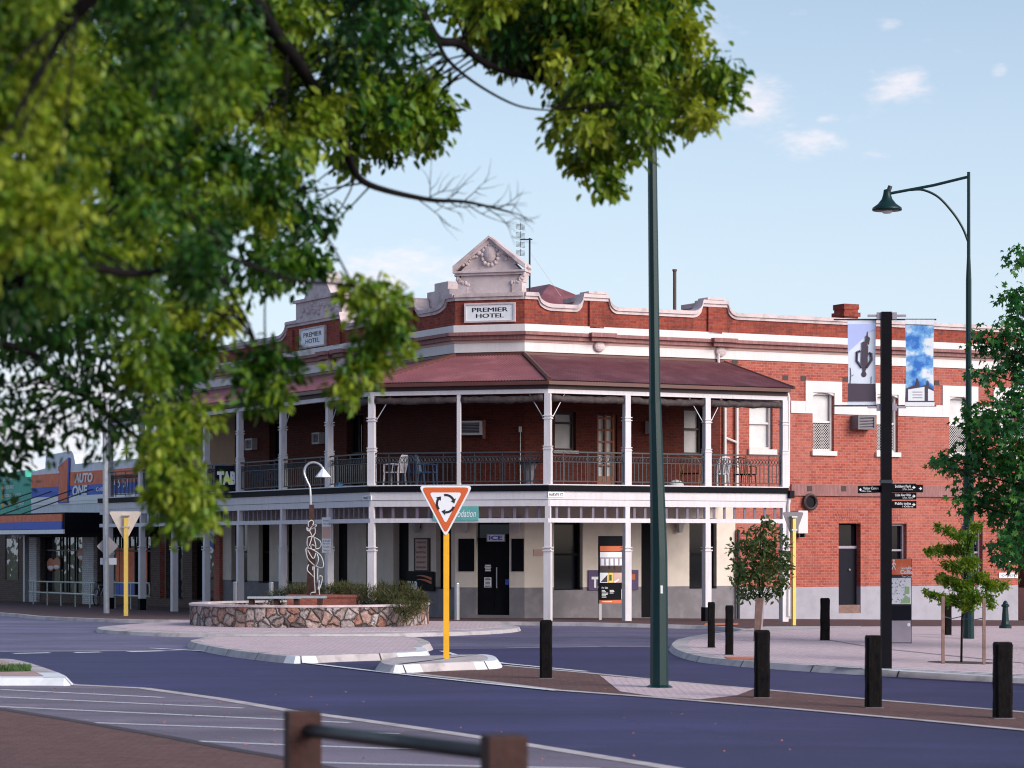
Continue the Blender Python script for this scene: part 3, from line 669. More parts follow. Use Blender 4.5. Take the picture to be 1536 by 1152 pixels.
# verandah windows on the right wall
w_ = window(FR, v_win, M['fascia_dark'], M['blind'], rails=(.72,)); H(MB().box(FR, v_win[0] - .05, v_win[1] + .05, v_win[2] - .08, v_win[2], -.2, .07), 'sill', M['white'], w_)
window(FR, v_win2, M['fascia_dark'], M['blind'], rails=(.55,))
w_ = window(FR, v_win3, M['white'], M['blindpale'], rails=(.58,)); H(MB().box(FR, v_win3[0] - .06, v_win3[1] + .1, v_win3[2] - .16, v_win3[2], -.2, .1), 'sill', M['white'], w_)
mb = MB(); a, b, c, d = v_door; n0, n1 = -.2, -.1
for t in (a, (a + b) / 2 - .03, b - .1): mb.box(FR, t, t + (.1 if t != (a + b) / 2 - .03 else .06), c, d, n0, n1)
for i in range(6): z = c + .35 + (d - c - .45) * i / 5; mb.box(FR, a + .1, b - .1, z - .025, z + .025, n0 + .01, n1 - .01)
mb.box(FR, a + .1, b - .1, c, c + .33, n0 + .01, n1 - .005); dd = H(mb, 'balcony_door', M['doorwood']); H(MB().box(FR, a + .1, b - .1, c + .33, d - .02, n0 - .05, n0 - .01), 'curtain', M['curtain'], dd)
# drainpipes
for px, y0, y1 in ((1085, 606, 735), (1103, 606, 735)):
    t, z0 = FR.at(px, y1); z1 = FR.z(px, y0); H(MB().tube([FR.W(t, 3.8, .09), FR.W(t, z1, .09)], .05, 8), 'drainpipe', M['white'])
mb = MB(); a = FR.at(1085, 606)[0]; H(MB().tube([FR.W(FR.t(1086), FR.z(1086, 657), .1), FR.W(FR.t(1103), FR.z(1103, 664), .1)], .035, 6), 'pipe_link', M['white'])
t = FR.t(1074.5); H(MB().tube([FR.W(t, 7.9, .12), FR.W(t, 7.6, .12)], .035, 6), 'overflow_pipe', M['white'])
# lower right wall: cellar door, windows
a, b, c, d = bd
dd = H(MB().box(FR, a, b, c + .25, d - .75, -.3, -.22), 'side_door', M['door'])
H(MB().box(FR, a + .05, b - .05, d - .7, d - .05, -.3, -.26), 'fanlight', M['glass'], dd); H(MB().box(FR, a, b, d - .78, d - .70, -.3, -.2), 'transom', M['lilac'], dd)
H(MB().box(FR, a, b, c, c + .26, -.3, -.02), 'door_step', M['wood'], dd); H(MB().ball((b - .28, (c + d) / 2 - .05, -.2), .04, .04, .04, 8, 5, FR), 'door_knob', M['steel'], dd)
for o in (bw1, bw2): window(FR, o, M['lilac'], M['glass'], depth=.2)
for o in (bd, bw1, bw2):
    k = 14; w2 = (o[1] - o[0]) / 2; cxm = (o[0] + o[1]) / 2
    lo_ = [(cxm + (w2 + .02) * (2 * i / k - 1), o[3] + .10 * math.sin(math.pi * i / k)) for i in range(k + 1)]
    hi_ = [(cxm + (w2 + .24) * (2 * i / k - 1), o[3] + .30 + .16 * math.sin(math.pi * i / k)) for i in range(k + 1)]
    mb = MB()
    for i in range(k): mb.strip(FR, [lo_[i], (lo_[i][0] * .12 + lo_[i + 1][0] * .88, lo_[i][1] * .12 + lo_[i + 1][1] * .88)], [hi_[i], (hi_[i][0] * .12 + hi_[i + 1][0] * .88, hi_[i][1] * .12 + hi_[i + 1][1] * .88)], -.02, .006)
    H(mb, 'brick_arch', M['brick'])
# dark windows and door under the verandah, right side
for o in opsL[:2]:
    w_ = window(FR, o, M['black'], M['glass'], depth=.22); H(MB().box(FR, o[0] + .002, o[1] - .002, o[2] - .001, o[2] + .04, -.24, -.002), 'sill', M['dado'], w_)
a, b, c, d = opsL[2]; H(MB().box(FR, a, b, c, d, -.28, -.2), 'bar_door', M['black'])
# ---- chamfer wall
doorC = (FC.t(714), FC.t(764), .12, 2.95)
opsC = [doorC]
acC = FC.rect(695, 632, 731, 653)
H(wall(FC, 0, LC, ZF, ZT, []), 'upper_wall', M['brick_shaded']); H(wall(FC, 0, LC, ZD, ZF, opsC), 'lower_wall', M['cream']); H(wall(FC, 0, LC, -.8, ZD, opsC), 'dado', M['dado'])
a, b, c, d = doorC; m_ = (a + b) / 2
dd = H(MB().box(FC, a + .01, m_ - .004, c, 2.3, -.22, -.16).box(FC, m_ + .004, b - .01, c, 2.3, -.22, -.16).box(FC, a + .01, b - .01, 2.3, 2.36, -.22, -.12), 'entrance_door', M['black'])
H(MB().box(FC, a + .01, b - .01, 2.36, d - .01, -.22, -.18), 'fanlight', M['glass'], dd)
H(MB().tube([FC.W(m_ + .09, .9, -.1), FC.W(m_ + .09, 1.5, -.1)], .018, 6).box(FC, m_ + .08, m_ + .1, .9, .93, -.16, -.1).box(FC, m_ + .08, m_ + .1, 1.47, 1.5, -.16, -.1), 'door_handle', M['steel'], dd)
def papers(fr, n, items, parent):
    for (x0, y0, x1, y1), mt, lines in items:
        a, b, c, d = fr.rect(x0, y0, x1, y1, n)
        s_h = H(MB().box(fr, a, b, c, d, n, n + .008), 'notice', M[mt], parent)
        if lines:
            mb = MB()
            for i in range(lines):
                z = d - (d - c) * (i + .7) / (lines + .4); wl = (b - a) * rnd.uniform(.3, .42); mb.box(fr, (a + b) / 2 - wl, (a + b) / 2 + wl, z - (d - c) * .12 / lines * 2, z + (d - c) * .12 / lines * 2, n + .008, n + .010)
            H(mb, 'printed_lines', M['letterblack'] if mt != 'black' else M['letterwhite'], s_h)
papers(FC, -.16, [((726.5, 866, 737, 881), 'signwhite', 7), ((758, 869, 763.5, 877), 'shopblue', 0), ((726, 846, 738, 858), 'black', 4)], dd)
# black panels either side of the door
for x0, x1 in ((688, 711.5), (767.5, 790)):
    a, b, c, d = FC.rect(x0, 808, x1, 857)
    H(MB().box(FC, a, min(b, LC - .02), c, d, .001, .03), 'wall_panel', M['black'])
a, b, c, d = FR.rect(800, 824, 815, 834); H(MB().box(FR, a, b, c, d, .001, .02), 'faded_plaque', M['salmon'])
# ---- left wall
opsF = []
for x0, x1 in ((347, 371), (388, 404), (427, 438), (500, 521), (549, 558), (590, 613), (654, 677)): opsF.append((FL.t(x0), FL.t(x1), .85, 2.95))
opsF[3] = opsF[3][:2] + (.1, 2.95); opsF[5] = opsF[5][:2] + (.1, 2.95)
tP = FL.t(334)
tTan = FL.t(352)
upF = [(FL.t(x0), FL.t(x1), 3.8, 6.3) for x0, x1 in ((404, 424), (520, 545))]
H(wall(FL, tTan, -4.991, ZF, ZT, upF), 'upper_wall', M['brick_shaded']); H(wall(FL, -BE, tTan, ZF, ZT, []), 'upper_wall', M['tan'])
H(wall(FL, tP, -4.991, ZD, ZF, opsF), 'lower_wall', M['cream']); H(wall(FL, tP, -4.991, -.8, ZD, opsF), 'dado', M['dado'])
for i, o in enumerate(opsF):
    if i in (3, 5): H(MB().box(FL, o[0], o[1], o[2], o[3], -.26, -.2), 'side_door', M['black'])
    else: window(FL, o, M['black'], M['glass'], depth=.2)
for o in upF: window(FL, o, M['fascia_dark'], M['glass'], depth=.18, mull=(.5,), name='balcony_door')
# shopfront bays at the far end of the left wall
shop_ops = [(FL.t(x0), FL.t(x1), .15, 2.9) for x0, x1 in ((228, 247), (249, 274), (288, 325))]
H(wall(FL, -BE, tP, -.8, ZF, shop_ops, .3), 'lower_wall', M['brick_brown'])
for o in shop_ops: window(FL, o, M['black'], M['shopglass'], depth=.25, rails=(.72,), name='shop_window')
a, b, c, d = FL.rect(325, 808, 334, 905); H(MB().box(FL, a, b, -.5, 2.9, .001, .12), 'brick_pier', M['brick'])
a, b, c, d = FL.rect(289, 784, 327, 806); sg = H(MB().box(FL, a, b, c, d, .05, .15), 'fascia_board', M['signwhite'])
mb = MB()
for i in range(2): mb.poly(FL, [(a + (b - a) * .62, d - .1 - .28 * i), (b - .02, d - .5 - .25 * i), (b - .02, d - .72 - .25 * i), (a + (b - a) * .62, d - .3 - .28 * i)], .15, .156)
H(mb, 'blue_stripes', M['shopblue'], sg)
# back and end walls, flat roof deck
mb = MB(); bp = [loc(-.341, BE), loc(-.341, BE) + uR * 9, loc(9, 12.5), loc(AE, 12.5), loc(AE, 3.5)]
bp[1] = loc(8.66, BE)
for i in range(len(bp) - 1):
    p, q = bp[i], bp[i + 1]; mb.add([(p.x, p.y, -1), (q.x, q.y, -1), (q.x, q.y, 8.6), (p.x, p.y, 8.6)], [(0, 1, 2, 3)])
H(mb, 'rear_wall', M['brick'])
inn = offs(wallpath, -.25)
mb = MB(); dp = [inn[0], inn[1], inn[2], inn[3], bp[3], bp[2], bp[1]]
mb.add([(p.x, p.y, 8.3) for p in dp], [(0, 6, 5, 4, 3, 2, 1)]); H(mb, 'roof_deck', M['roof'])
# interior core keeps the rooms dark
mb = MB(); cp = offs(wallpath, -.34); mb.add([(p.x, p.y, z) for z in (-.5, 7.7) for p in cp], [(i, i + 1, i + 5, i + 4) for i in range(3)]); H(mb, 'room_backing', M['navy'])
# ---- parapet
ZBASE, ZHUMP, ZMID = 8.95, 9.30, 9.26
def sweep(t0, t1, zt, zb_, n=7):     # concave sweep, vertical at t0 (top zt), level at t1
    return [(t0 + (t1 - t0) * x, zb_ + (zt - zb_) * (1 - math.sqrt(max(0, 1 - (1 - x) ** 2)))) for x in [i / n for i in range(n + 1)]]
T = FR.t
profR = [(1.15, ZMID)] + sweep(T(806), T(829), ZMID, ZBASE) + sweep(T(874), T(862), ZHUMP, ZBASE)[::-1] + sweep(T(912), T(926), ZHUMP, ZBASE) + sweep(T(1053), T(1038), ZHUMP, ZBASE)[::-1] + sweep(T(1090), T(1106), ZHUMP, ZBASE) + [(AE, ZBASE)]
T = FL.t
profL = [(-BE, ZBASE)] + sweep(T(432), T(420), ZMID + .1, ZBASE)[::-1] + sweep(T(513), T(522), ZMID + .1, ZBASE) + sweep(T(608), T(601), ZHUMP, ZBASE)[::-1] + sweep(T(625), T(634), ZHUMP, ZBASE) + sweep(T(672), T(652), ZMID, ZBASE)[::-1] + [(-4.991, ZMID)]
profC = [(0, ZMID), (LC, ZMID)]
for fr, pr in ((FR, profR), (FC, profC), (FL, profL)):
    H(MB().strip(fr, [(t, ZT) for t, z in pr], pr, -.3, 0), 'parapet', M['brick_old'])
    lo2 = [(t, z + .09) for t, z in pr]; up2 = [(t, z + .20) for t, z in pr]
    H(MB().strip(fr, pr, lo2, -.34, .05).strip(fr, lo2, up2, -.40, .10), 'coping', M['stucco'])
for fr, px, z1 in ((FR, 893.5, ZHUMP), (FR, 1071, ZHUMP), (FL, 617, ZHUMP), (FL, 508, ZMID), (FL, 437, ZMID)):
    t = fr.t(px); H(MB().box(fr, t - .24, t + .24, 8.5, z1 - .003, .001, .07), 'pilaster', M['brick_old'])
    H(MB().box(fr, t - .30, t + .30, z1 + .203, z1 + .27, -.42, .12), 'pilaster_cap', M['stucco'])
    t2 = t + .5; 
    H(MB().box(fr, t - .42, t + .42, 8.93, z1 - .01, -1.1, -.42).box(fr, t - .46, t + .46, z1 - .01, z1 + .13, -1.14, -.42), 'pier_block', M['stucco'])
# white blocks behind the left parapet
t, z = FL.at(637, 452); H(MB().box(FL, t - .75, t + .75, 8.3, 9.75, -1.3, -.45).box(FL, t - .45, t + .45, 9.75, 10.0, -1.2, -.55), 'stepped_block', M['stucco'])
# ---- cornice bands round the three walls
def bands(z0, z1, no, mat, name): H(MB().band(wallpath, z0, z1, no, -.02), name, M[mat])
bands(8.32, 8.54, .07, 'white', 'white_band'); bands(8.22, 8.318, .27, 'cornice', 'cornice'); bands(8.10, 8.218, .17, 'cornice', 'cornice')
bands(8.02, 8.098, .06, 'salmon', 'lower_moulding'); bands(7.745, 8.018, .035, 'white', 'white_band')
for fr, px in ((FR, 897), (FR, 1079), (FL, 621), (FL, 519), (FL, 497), (FL, 440)):
    t = fr.t(px); mb = MB(); mb.box(fr, t - .42, t + .42, 8.225, 8.345, .2, .40); mb.box(fr, t - .36, t + .36, 8.105, 8.222, .1, .28)
    H(mb, 'cornice_break', M['cornice']); H(MB().ball((t, 7.97, .08), .19, .1, .17, 12, 6, fr), 'corbel_ball', M['stucco'])
# ---- name plates
def plate(fr, x0, y0, x1, y1, off):
    a, b, c, d = fr.rect(x0, y0, x1, y1)
    p = H(MB().box(fr, a, b, c, d, .001, .05), 'name_plate', M['signwhite']); mb = MB(); e = .05
    for q in ((a - e, b + e, d, d + e), (a - e, b + e, c - e, c), (a - e, a, c, d), (b, b + e, c, d)): mb.box(fr, *q, .001, .08)
    H(mb, 'plate_frame', M['stucco'], p); h = d - c; m = (a + b) / 2
    H(MB().text(fr, m, c + h * .68, h * .26, 'PREMIER', .054, (b - a) * .75).text(fr, m + .014, c + h * .68, h * .26, 'PREMIER', .0545, (b - a) * .75).text(fr, m, c + h * .31, h * .26, 'HOTEL', .054, (b - a) * .58).text(fr, m + .014, c + h * .31, h * .26, 'HOTEL', .0545, (b - a) * .58), 'lettering', M['letterblack'], p)
plate(FC, 700, 457, 771, 481, 0); plate(FL, 453, 493, 489, 519, 0)
# ---- pediments
def pediment(fr, ta, tb, zb_, zt, ztop, dep):
    w2 = (tb - ta) / 2; m = (ta + tb) / 2
    p = H(MB().box(fr, ta + .08, tb - .08, zb_, zt, -dep, -.02), 'pediment', M['stucco'])
    H(MB().poly(fr, [(ta + .05, zt + .12), (tb - .05, zt + .12), (m, ztop - .1)], -dep, -.05), 'gable', M['stucco'], p)
    mb = MB(); mb.box(fr, ta - .08, tb + .08, zt, zt + .07, -dep - .04, .06); mb.box(fr, ta - .13, tb + .13, zt + .07, zt + .13, -dep - .06, .12)
    for sg in (1, -1):
        for (o0, o1, nn) in ((0, .13, .05), (.13, .20, .12)):
            k = (ztop - zt - .2) / w2
            q = [(m + sg * (w2 + .13), zt + .13 + (o0 - .12) * 1.0), (m + sg * (w2 + .13), zt + .13 + (o1 - .12) * 1.0), (m, ztop - .2 + o1), (m, ztop - .2 + o0)]
            q[0] = (q[0][0], max(q[0][1], zt + .131)); q[1] = (q[1][0], q[1][1] + .03 + .04)
            mb.poly(fr, q if sg == -1 else q[::-1], -dep - .05, nn)
    H(mb, 'pediment_moulding', M['stucco'], p)
    mb = MB(); mb.ball((m, zt + .62, -.03), .20, .10, .25, 16, 8, fr)
    for k in range(14):     # scrolled border of the shield
        a = 2 * math.pi * k / 14; mb.ball((m + .24 * math.cos(a) * (1 - .1 * math.sin(a)), zt + .60 + .30 * math.sin(a), -.03), .07, .07, .07, 8, 5, fr)
    mb.ball((m - .09, zt + .98, -.03), .09, .06, .05, 8, 5, fr); mb.ball((m + .09, zt + .98, -.03), .09, .06, .05, 8, 5, fr)
    for sg in (1, -1):
        mb.ball((m + sg * .34, zt + .66, -.03), .1, .07, .09, 8, 5, fr)
        for k in range(16):
            f = k / 15; mb.ball((m + sg * (.42 + .42 * f + rnd.uniform(-.05, .05)), zt + .56 - .22 * f + rnd.uniform(-.1, .1) * (1 - .3 * f), -.03), rnd.uniform(.03, .065), .05, rnd.uniform(.03, .055), 7, 4, fr)
    H(mb, 'shield_ornament', M['stucco'], p)
    for sg in (1, -1):
        mb = MB(); e = m + sg * w2
        mb.box(fr, min(e, e - sg * .3), max(e, e - sg * .3), zb_, zb_ + .30, -dep + .02, .02)
        for k in range(12):
            a = k / 11 * 1.45; mb.ball((e - sg * .32 + sg * .36 * math.sin(a) + rnd.uniform(-.03, .03), zb_ + .28 + .30 * (1 - math.cos(a)) * 1.0 + rnd.uniform(-.03, .03), -.01), .06, .06, .055, 7, 4, fr)
        mb.poly(fr, [(e - sg * .3, zb_ + .3), (e + sg * .02, zb_ + .3), (e + sg * .1, zb_ + .62), (e - sg * .02, zb_ + .5)][::(1 if sg > 0 else -1)], -dep + .03, -.03)
        H(mb, 'scroll_bracket', M['stucco'], p)
pediment(FC, FC.t(687), FC.t(783), 9.463, 9.98, 11.12, .45)
tl0, tl1 = FL.t(443), FL.t(512)
p = H(MB().box(FL, tl0, tl1, 9.563, 10.12, -.6, -.02).box(FL, tl0 - .1, tl1 + .1, 10.12, 10.22, -.65, .06), 'pediment', M['stucco'])
t0, t1 = FL.t(455), FL.t(496); m = (t0 + t1) / 2; H(MB().poly(FL, [(t0, 10.22), (t1, 10.22), (m + .35, 11.0), (m - .35, 11.0)], -.6, -.02), 'gable', M['stucco'], p)
mb = MB()
for k in range(26): mb.ball((FL.t(rnd.uniform(448, 508)), 9.85 + rnd.uniform(-.2, .2), -.02), .12, .07, .08, 7, 4, FL)
H(mb, 'shield_ornament', M['stucco'], p)
# ---- main roof behind the parapet, chimney, vent pipe
mb = MB(); a = loc(1.9, 5.6); b = loc(1.9, 26); c = loc(8.2, 26); d = loc(8.2, 5.6); e = loc(5, 9); f = loc(5, 23)
mb.add([(p.x, p.y, z) for p, z in ((a, 8.4), (b, 8.4), (c, 8.4), (d, 8.4), (e, 10.35), (f, 10.35))], [(0, 3, 4), (3, 2, 5, 4), (2, 1, 5), (1, 0, 4, 5)]); H(mb, 'main_roof', M['roof'])
mb = MB(); a, b, c, d = loc(8.4, 6.2), loc(AE - .6, 6.2), loc(AE - .6, 11.5), loc(8.4, 11.5); e, f = loc(10.5, 8.9), loc(AE - 2.8, 8.9)
mb.add([(p.x, p.y, z) for p, z in ((a, 8.35), (b, 8.35), (c, 8.35), (d, 8.35), (e, 9.3), (f, 9.3))], [(0, 1, 5, 4), (1, 2, 5), (2, 3, 4, 5), (3, 0, 4)]); H(mb, 'main_roof', M['roof'])
q = Fr(loc(0, 8.2), uR); t, z = q.at(1269, 470); zt = q.z(1269, 457)
ch = H(MB().box(q, t - .27, t + .27, 8.2, zt - .18, -.3, .3).box(q, t - .33, t + .33, zt - .42, zt - .28, -.36, .36).box(q, t - .30, t + .30, zt - .18, zt - .001, -.32, .32), 'chimney', M['brick_old'])
q = Fr(loc(0, 6.5), uR); t, z = q.at(1012, 404); H(MB().tube([q.W(t, 8.3, 0), q.W(t, z - .06, 0)], .055, 10).tube([q.W(t, z - .06, 0), q.W(t, z, 0)], .075, 10), 'vent_pipe', M['brownvent'])
# ---- verandah: floor, fascia, boards, beams, roof
wv = [loc(-.341, BV), WL, WR, loc(AV, 3.5)]; wv_ = offs(wv, .012)
def ringslab(path_o, path_i, z0, z1, name, mat):
    mb = MB()
    for i in range(3):
        a, b, c, d = path_o[i], path_o[i + 1], path_i[i + 1], path_i[i]
        mb.hexa([(p[0], p[1], z) for z in (z0, z1) for p in (a, b, c, d)])
    H(mb, name, mat)
ringslab(offs(vpath, -.1), wv_, 3.60, 3.78, 'balcony_floor', M['fascia_dark'])
def vb(z0, z1, no, ni, mat, name): return H(MB().band(vpath, z0, z1, no, ni), name, M[mat])
vb(3.64, 3.80, .14, -.09, 'black', 'floor_edge'); vb(3.80, 3.83, .15, -.06, 'trim', 'floor_lip')
vb(3.41, 3.635, .08, -.08, 'trim', 'balcony_board'); vb(3.225, 3.40, .06, -.08, 'trim', 'balcony_board'); vb(2.775, 2.895, .07, -.07, 'trim', 'lower_beam')
vb(6.33, 6.45, .07, -.09, 'trim', 'upper_beam'); vb(6.452, 6.58, .10, -.08, 'fascia_dark', 'eaves_fascia'); vb(6.56, 6.66, .27, .11, 'gutter', 'gutter')
ev = offs([vpath[0], vpath[1], vpath[2], loc(AV + .12, 0)], .24); wr_ = offs([loc(-.341, BV), WL, WR, loc(AV + .12, 3.5)], .003)
ZE, ZR = 6.685, 7.66
def corrugated(Q, per=.088, A=.013, n=6):     # eave a-b, wall line d-c: sheets run straight up the slope
    a, b, c, d = [Vector(p) for p in Q]; T = (b - a).normalized(); L = (b - a).length; dd = d - a; td = dd.dot(T); tc_ = (c - a).dot(T); up = dd - T * td; nrm = T.cross(up).normalized()
    mb = MB(); k = int(L / per * n); vs = []; 
    for i in range(k + 1):
        t = L * i / k; s = 1.0
        if td > 1e-3 and t < td: s = t / td
        if tc_ < L - 1e-3 and t > tc_: s = min(s, (L - t) / (L - tc_))
        o = nrm * (A * math.sin(2 * math.pi * t / per)); p = a + T * t; vs += [p + o, p + up * max(s, .001) + o]
    return mb.add(vs, [(2 * i, 2 * i + 2, 2 * i + 3, 2 * i + 1) for i in range(k)])
for i in range(3):
    a, b, c, d = ev[i], ev[i + 1], wr_[i + 1], wr_[i]
    H(corrugated([(p.x, p.y, z) for p, z in ((a, ZE), (b, ZE), (c, ZR), (d, ZR))]), 'verandah_roof', M['roof'])
    mb = MB(); mb.add([(a.x, a.y, ZE - .03), (b.x, b.y, ZE - .03), (c.x, c.y, ZR - .03), (d.x, d.y, ZR - .03)], [(3, 2, 1, 0)]); H(mb, 'roof_lining', M['fascia_dark'])
mb = MB()
for i in (1, 2): a, c = ev[i], wr_[i]; mb.tube([(a.x, a.y, ZE + .02), (c.x, c.y, ZR + .02)], .07, 6)
a, c = ev[3], wr_[3]; mb.tube([(a.x, a.y, ZE), (c.x, c.y, ZR)], .05, 6); mb.band(wr_, ZR - .03, ZR + .06, .05, 0); H(mb, 'roof_capping', M['gutter'])
mb = MB(); a, b = loc(AV, -.05), loc(AV, 3.48); mb.add([(a.x, a.y, 6.45), (b.x, b.y, 6.45), (b.x, b.y, ZR - .04), (a.x, a.y, 6.65)], [(0, 1, 2, 3)]); H(mb, 'gable_end', M['fascia_dark'])
a = loc(AV - .06, 0); b = loc(AV - .06, 3.48); q = Fr(a, nR); H(MB().box(q, 0, 3.48, 3.41, 3.78, -.06, .06).box(q, 0, 3.48, 6.33, 6.45, -.06, .06), 'end_beam', M['trim'])
# posts
def post(fr, t, low=True, thin=False, base=False):
    zg = gz(*fr.W(t, 0).xy) + .08
    mb = MB(); a = .085 if not thin else .05
    if low:
        mb.box(fr, t - .10, t + .10, zg, 2.0, -.10, .10); mb.box(fr, t - a, t + a, 2.0, 2.774, -a, a)
        mb.box(fr, t - .125, t + .125, 1.98, 2.02, -.125, .125); mb.box(fr, t - .125, t + .125, 2.07, 2.10, -.125, .125); mb.box(fr, t - .072, t + .072, 2.896, 3.224, -.075, .058)
    if low: mb.box(fr, t - .055, t + .055, zg + .1, 6.30, -.055, .05)
    if thin: mb.box(fr, t - a, t + a, 3.831, 6.329, -a, a)
    else:
        mb.box(fr, t - .105, t + .105, 3.831, 4.84, -.105, .10); mb.box(fr, t - .09, t + .09, 4.84, 5.66, -.09, .09); mb.box(fr, t - a, t + a, 5.66, 6.329, -a, a)
        for z in (4.78, 4.86, 5.62, 5.70): mb.box(fr, t - .118, t + .118, z, z + .025, -.118, .118)
    o = H(mb, 'verandah_post', M['trim'])
    if base: H(MB().box(fr, t - .115, t + .115, zg - .02, zg + .42, -.115, .115), 'post_base', M['black'], o)
    return o
tR = [0.0] + [VR.t(x) for x in (940, 1060)] + [AV - .08]
tL = [VL.t(x) for x in (165, 213, 261.5, 309.5, 360, 424.5, 494)]
post(VC, LVC); post(VC, 0.0)
post(VC, LVC / 2, low=False, thin=True)
for i, t in enumerate(tR[1:]): post(VR, t, base=(i == 1))
for i, t in enumerate(tL): post(VL, t, base=i < 2)
# railings, friezes, blinds, braces per bay
bays = [(VC, .1, LVC / 2 - .05), (VC, LVC / 2 + .05, LVC - .1)] + [(VR, tR[i] + .1, tR[i + 1] - .1) for i in range(3)] + [(VL, tL[i] + .1, tL[i + 1] - .1) for i in range(6)] + [(VL, tL[6] + .1, -VW - .1)]
for fr, a, b in bays:
    mb = MB(); mb.box(fr, a, b, 4.70, 4.74, -.03, .03); mb.box(fr, a, b, 4.60, 4.62, -.012, .012); mb.box(fr, a, b, 4.44, 4.46, -.012, .012); mb.box(fr, a, b, 3.90, 3.93, -.015, .015)
    n = max(4, int((b - a) / .135))
    for i in range(n + 1): t = a + .012 + (b - a - .024) * i / n; mb.box(fr, t - .009, t + .009, 3.93, 4.44, -.009, .009)
    for i in range(3): t = a + (b - a) * (i + .5) / 3; mb.box(fr, t - .012, t + .012, 3.80, 4.70, -.012, .012)
    n = int((b - a) / .105)
    for i in range(n):
        t = a + (b - a) * (i + .5) / n; pts = [fr.W(t + .045 * math.cos(q), 4.53 + .06 * math.sin(q), 0) for q in [2 * math.pi * j / 7 for j in range(8)]]; mb.tube(pts, .011, 4, cap=False)
    H(mb, 'balustrade', M['iron'])
lowbays = [(VC, .08, LVC - .08)] + bays[2:]
for fr, a, b in lowbays:
    mb = MB(); n = max(3, int((b - a) / .34))
    for i in range(n): t = a + (b - a) * (i + .5) / n; mb.box(fr, t - .04, t + .04, 2.897, 3.223, -.05, -.03)
    H(mb, 'frieze_slats', M['slat'])
for fr, a, b in bays[:5] + bays[-1:]:
    n = 18; pts = []; rs = []
    for i in range(n + 1): t = a + .02 + (b - a - .04) * i / n; pts.append(fr.W(t, 6.20 + rnd.uniform(-.015, .015) - .03 * math.sin(math.pi * i / n), -.02 + rnd.uniform(-.01, .01))); rs.append(rnd.uniform(.085, .11))
    H(MB().tube(pts, rs, 10), 'rolled_blind', M['blindroll'], smooth=True)
for fr, t, s in ((VC, 0, 1), (VC, LVC, -1), (VR, 0, 1), (VR, tR[2], 1), (VR, tR[2], -1), (VL, tL[6], 1), (VL, tL[5], 1)):
    H(MB().tube([fr.W(t + s * .1, 5.6, 0), fr.W(t + s * .55, 6.32, -.05)], .014, 5), 'brace', M['galv'])
H(MB().tube([VR.W(AV + .02, 6.55, .05), VR.W(AV + .06, 6.4, .05), VR.W(AV + .06, 3.85, .03)], .045, 8), 'downpipe', M['white'])
H(MB().tube([VR.W(AV + .06, 3.55, .1), VR.W(AV + .02, 3.3, .1), VR.W(AV + .0, .1, .12)], .045, 8), 'downpipe', M['white'])
H(MB().box(VR, AV + .0, AV + .16, 3.50, 3.72, 0, .2), 'rainwater_head', M['navy'])
tq = FR.t(1105); H(MB().tube([FR.W(tq, -.2, .1), FR.W(tq, 2.6, .1)], .05, 8), 'soil_pipe', M['iron'])
# light switch, conduit on the chamfer wall
t, z = FC.at(791, 644); t = min(t, LC - .12); H(MB().box(FC, t - .04, t + .04, z - .08, z + .08, .001, .05).tube([FC.W(t, z, .02), FC.W(t, 3.9, .02)], .012, 5), 'switch_box', M['curtain'])
# ------------------------------------------------------------------ neighbouring buildings
shop = thing('shop_building', 'single storey motor parts shop with red and blue painted parapet and large numeral one', 'shop', (*FL.W(-36, 0).xy, .05))
def Hs(mb, name, mat, parent=None, **k): return mb.build(name, mat, parent or shop, **k)
z_ = lambda py: FL.z(100, py); t_ = FL.t
s0, s1 = t_(47), -BE - .02
mb = MB(); zt = z_(698)
pr = [(s0, z_(704)), (t_(68), z_(700)), (t_(68) + .05, z_(683)), (t_(70), z_(680)), (t_(107), z_(677)), (t_(110), z_(682)), (t_(113), z_(697)), (s1, z_(697))]
Hs(mb.strip(FL, [(t, 2.95) for t, z in pr], pr, -.4, 0).box(FL, s0 - .02, s1 + .0, 2.75, 2.949, -.4, .02), 'parapet', M['pale_wall'])
zr0, zr1, zbl = z_(709), z_(729), z_(744)
Hs(MB().box(FL, s0 + .1, s1 - .1, zr1, zr0, .001, .03), 'red_stripe', M['shopred']); Hs(MB().box(FL, s0 + .1, s1 - .1, zbl, zr1 - .003, .001, .03), 'blue_stripe', M['shopblue'])
Hs(MB().box(FL, s0 + .1, s1 - .1, zbl - .22, zbl - .003, .001, .045).box(FL, s0 + .1, s1 - .1, zbl - .34, zbl - .223, .001, .03), 'white_stripe', M['signwhite'])
def pt(px, py): return FL.at(px, py)
one = [pt(89.5, 755), pt(104.5, 754), pt(106.5, 687), pt(105.5, 686), pt(90, 700), pt(89.5, 706), pt(91.5, 707)]
o_ = Hs(MB().poly(FL, one, .046, .075), 'numeral_edge', M['shopblue']); c = (sum(p[0] for p in one) / 7, sum(p[1] for p in one) / 7)
Hs(MB().poly(FL, [(c[0] + (p[0] - c[0]) * .86, c[1] + (p[1] - c[1]) * .95) for p in one], .076, .09), 'numeral', M['shopred'], o_)
mb = MB()
def ftext(mb, fr, x0, x1, y0, y1, st, n, **k):
    a, b, c, d = fr.rect(x0, y0, x1, y1, n); mb.text(fr, (a + b) / 2, (c + d) / 2, d - c, st, n, b - a, **k)
ftext(mb, FL, 111.5, 139, 709.5, 724, 'AUTO', .06, bold=.045, shear=.15); ftext(mb, FL, 108.5, 131, 727.5, 744, 'ONE', .06, bold=.045, shear=.15)
ftext(mb, FL, 144, 157, 730.5, 737, 'Collie', .06, bold=.02); ftext(mb, FL, 158, 192, 717, 732, '9734 5151', .06, bold=.015, shear=.1); Hs(mb, 'lettering', M['letterwhite'])
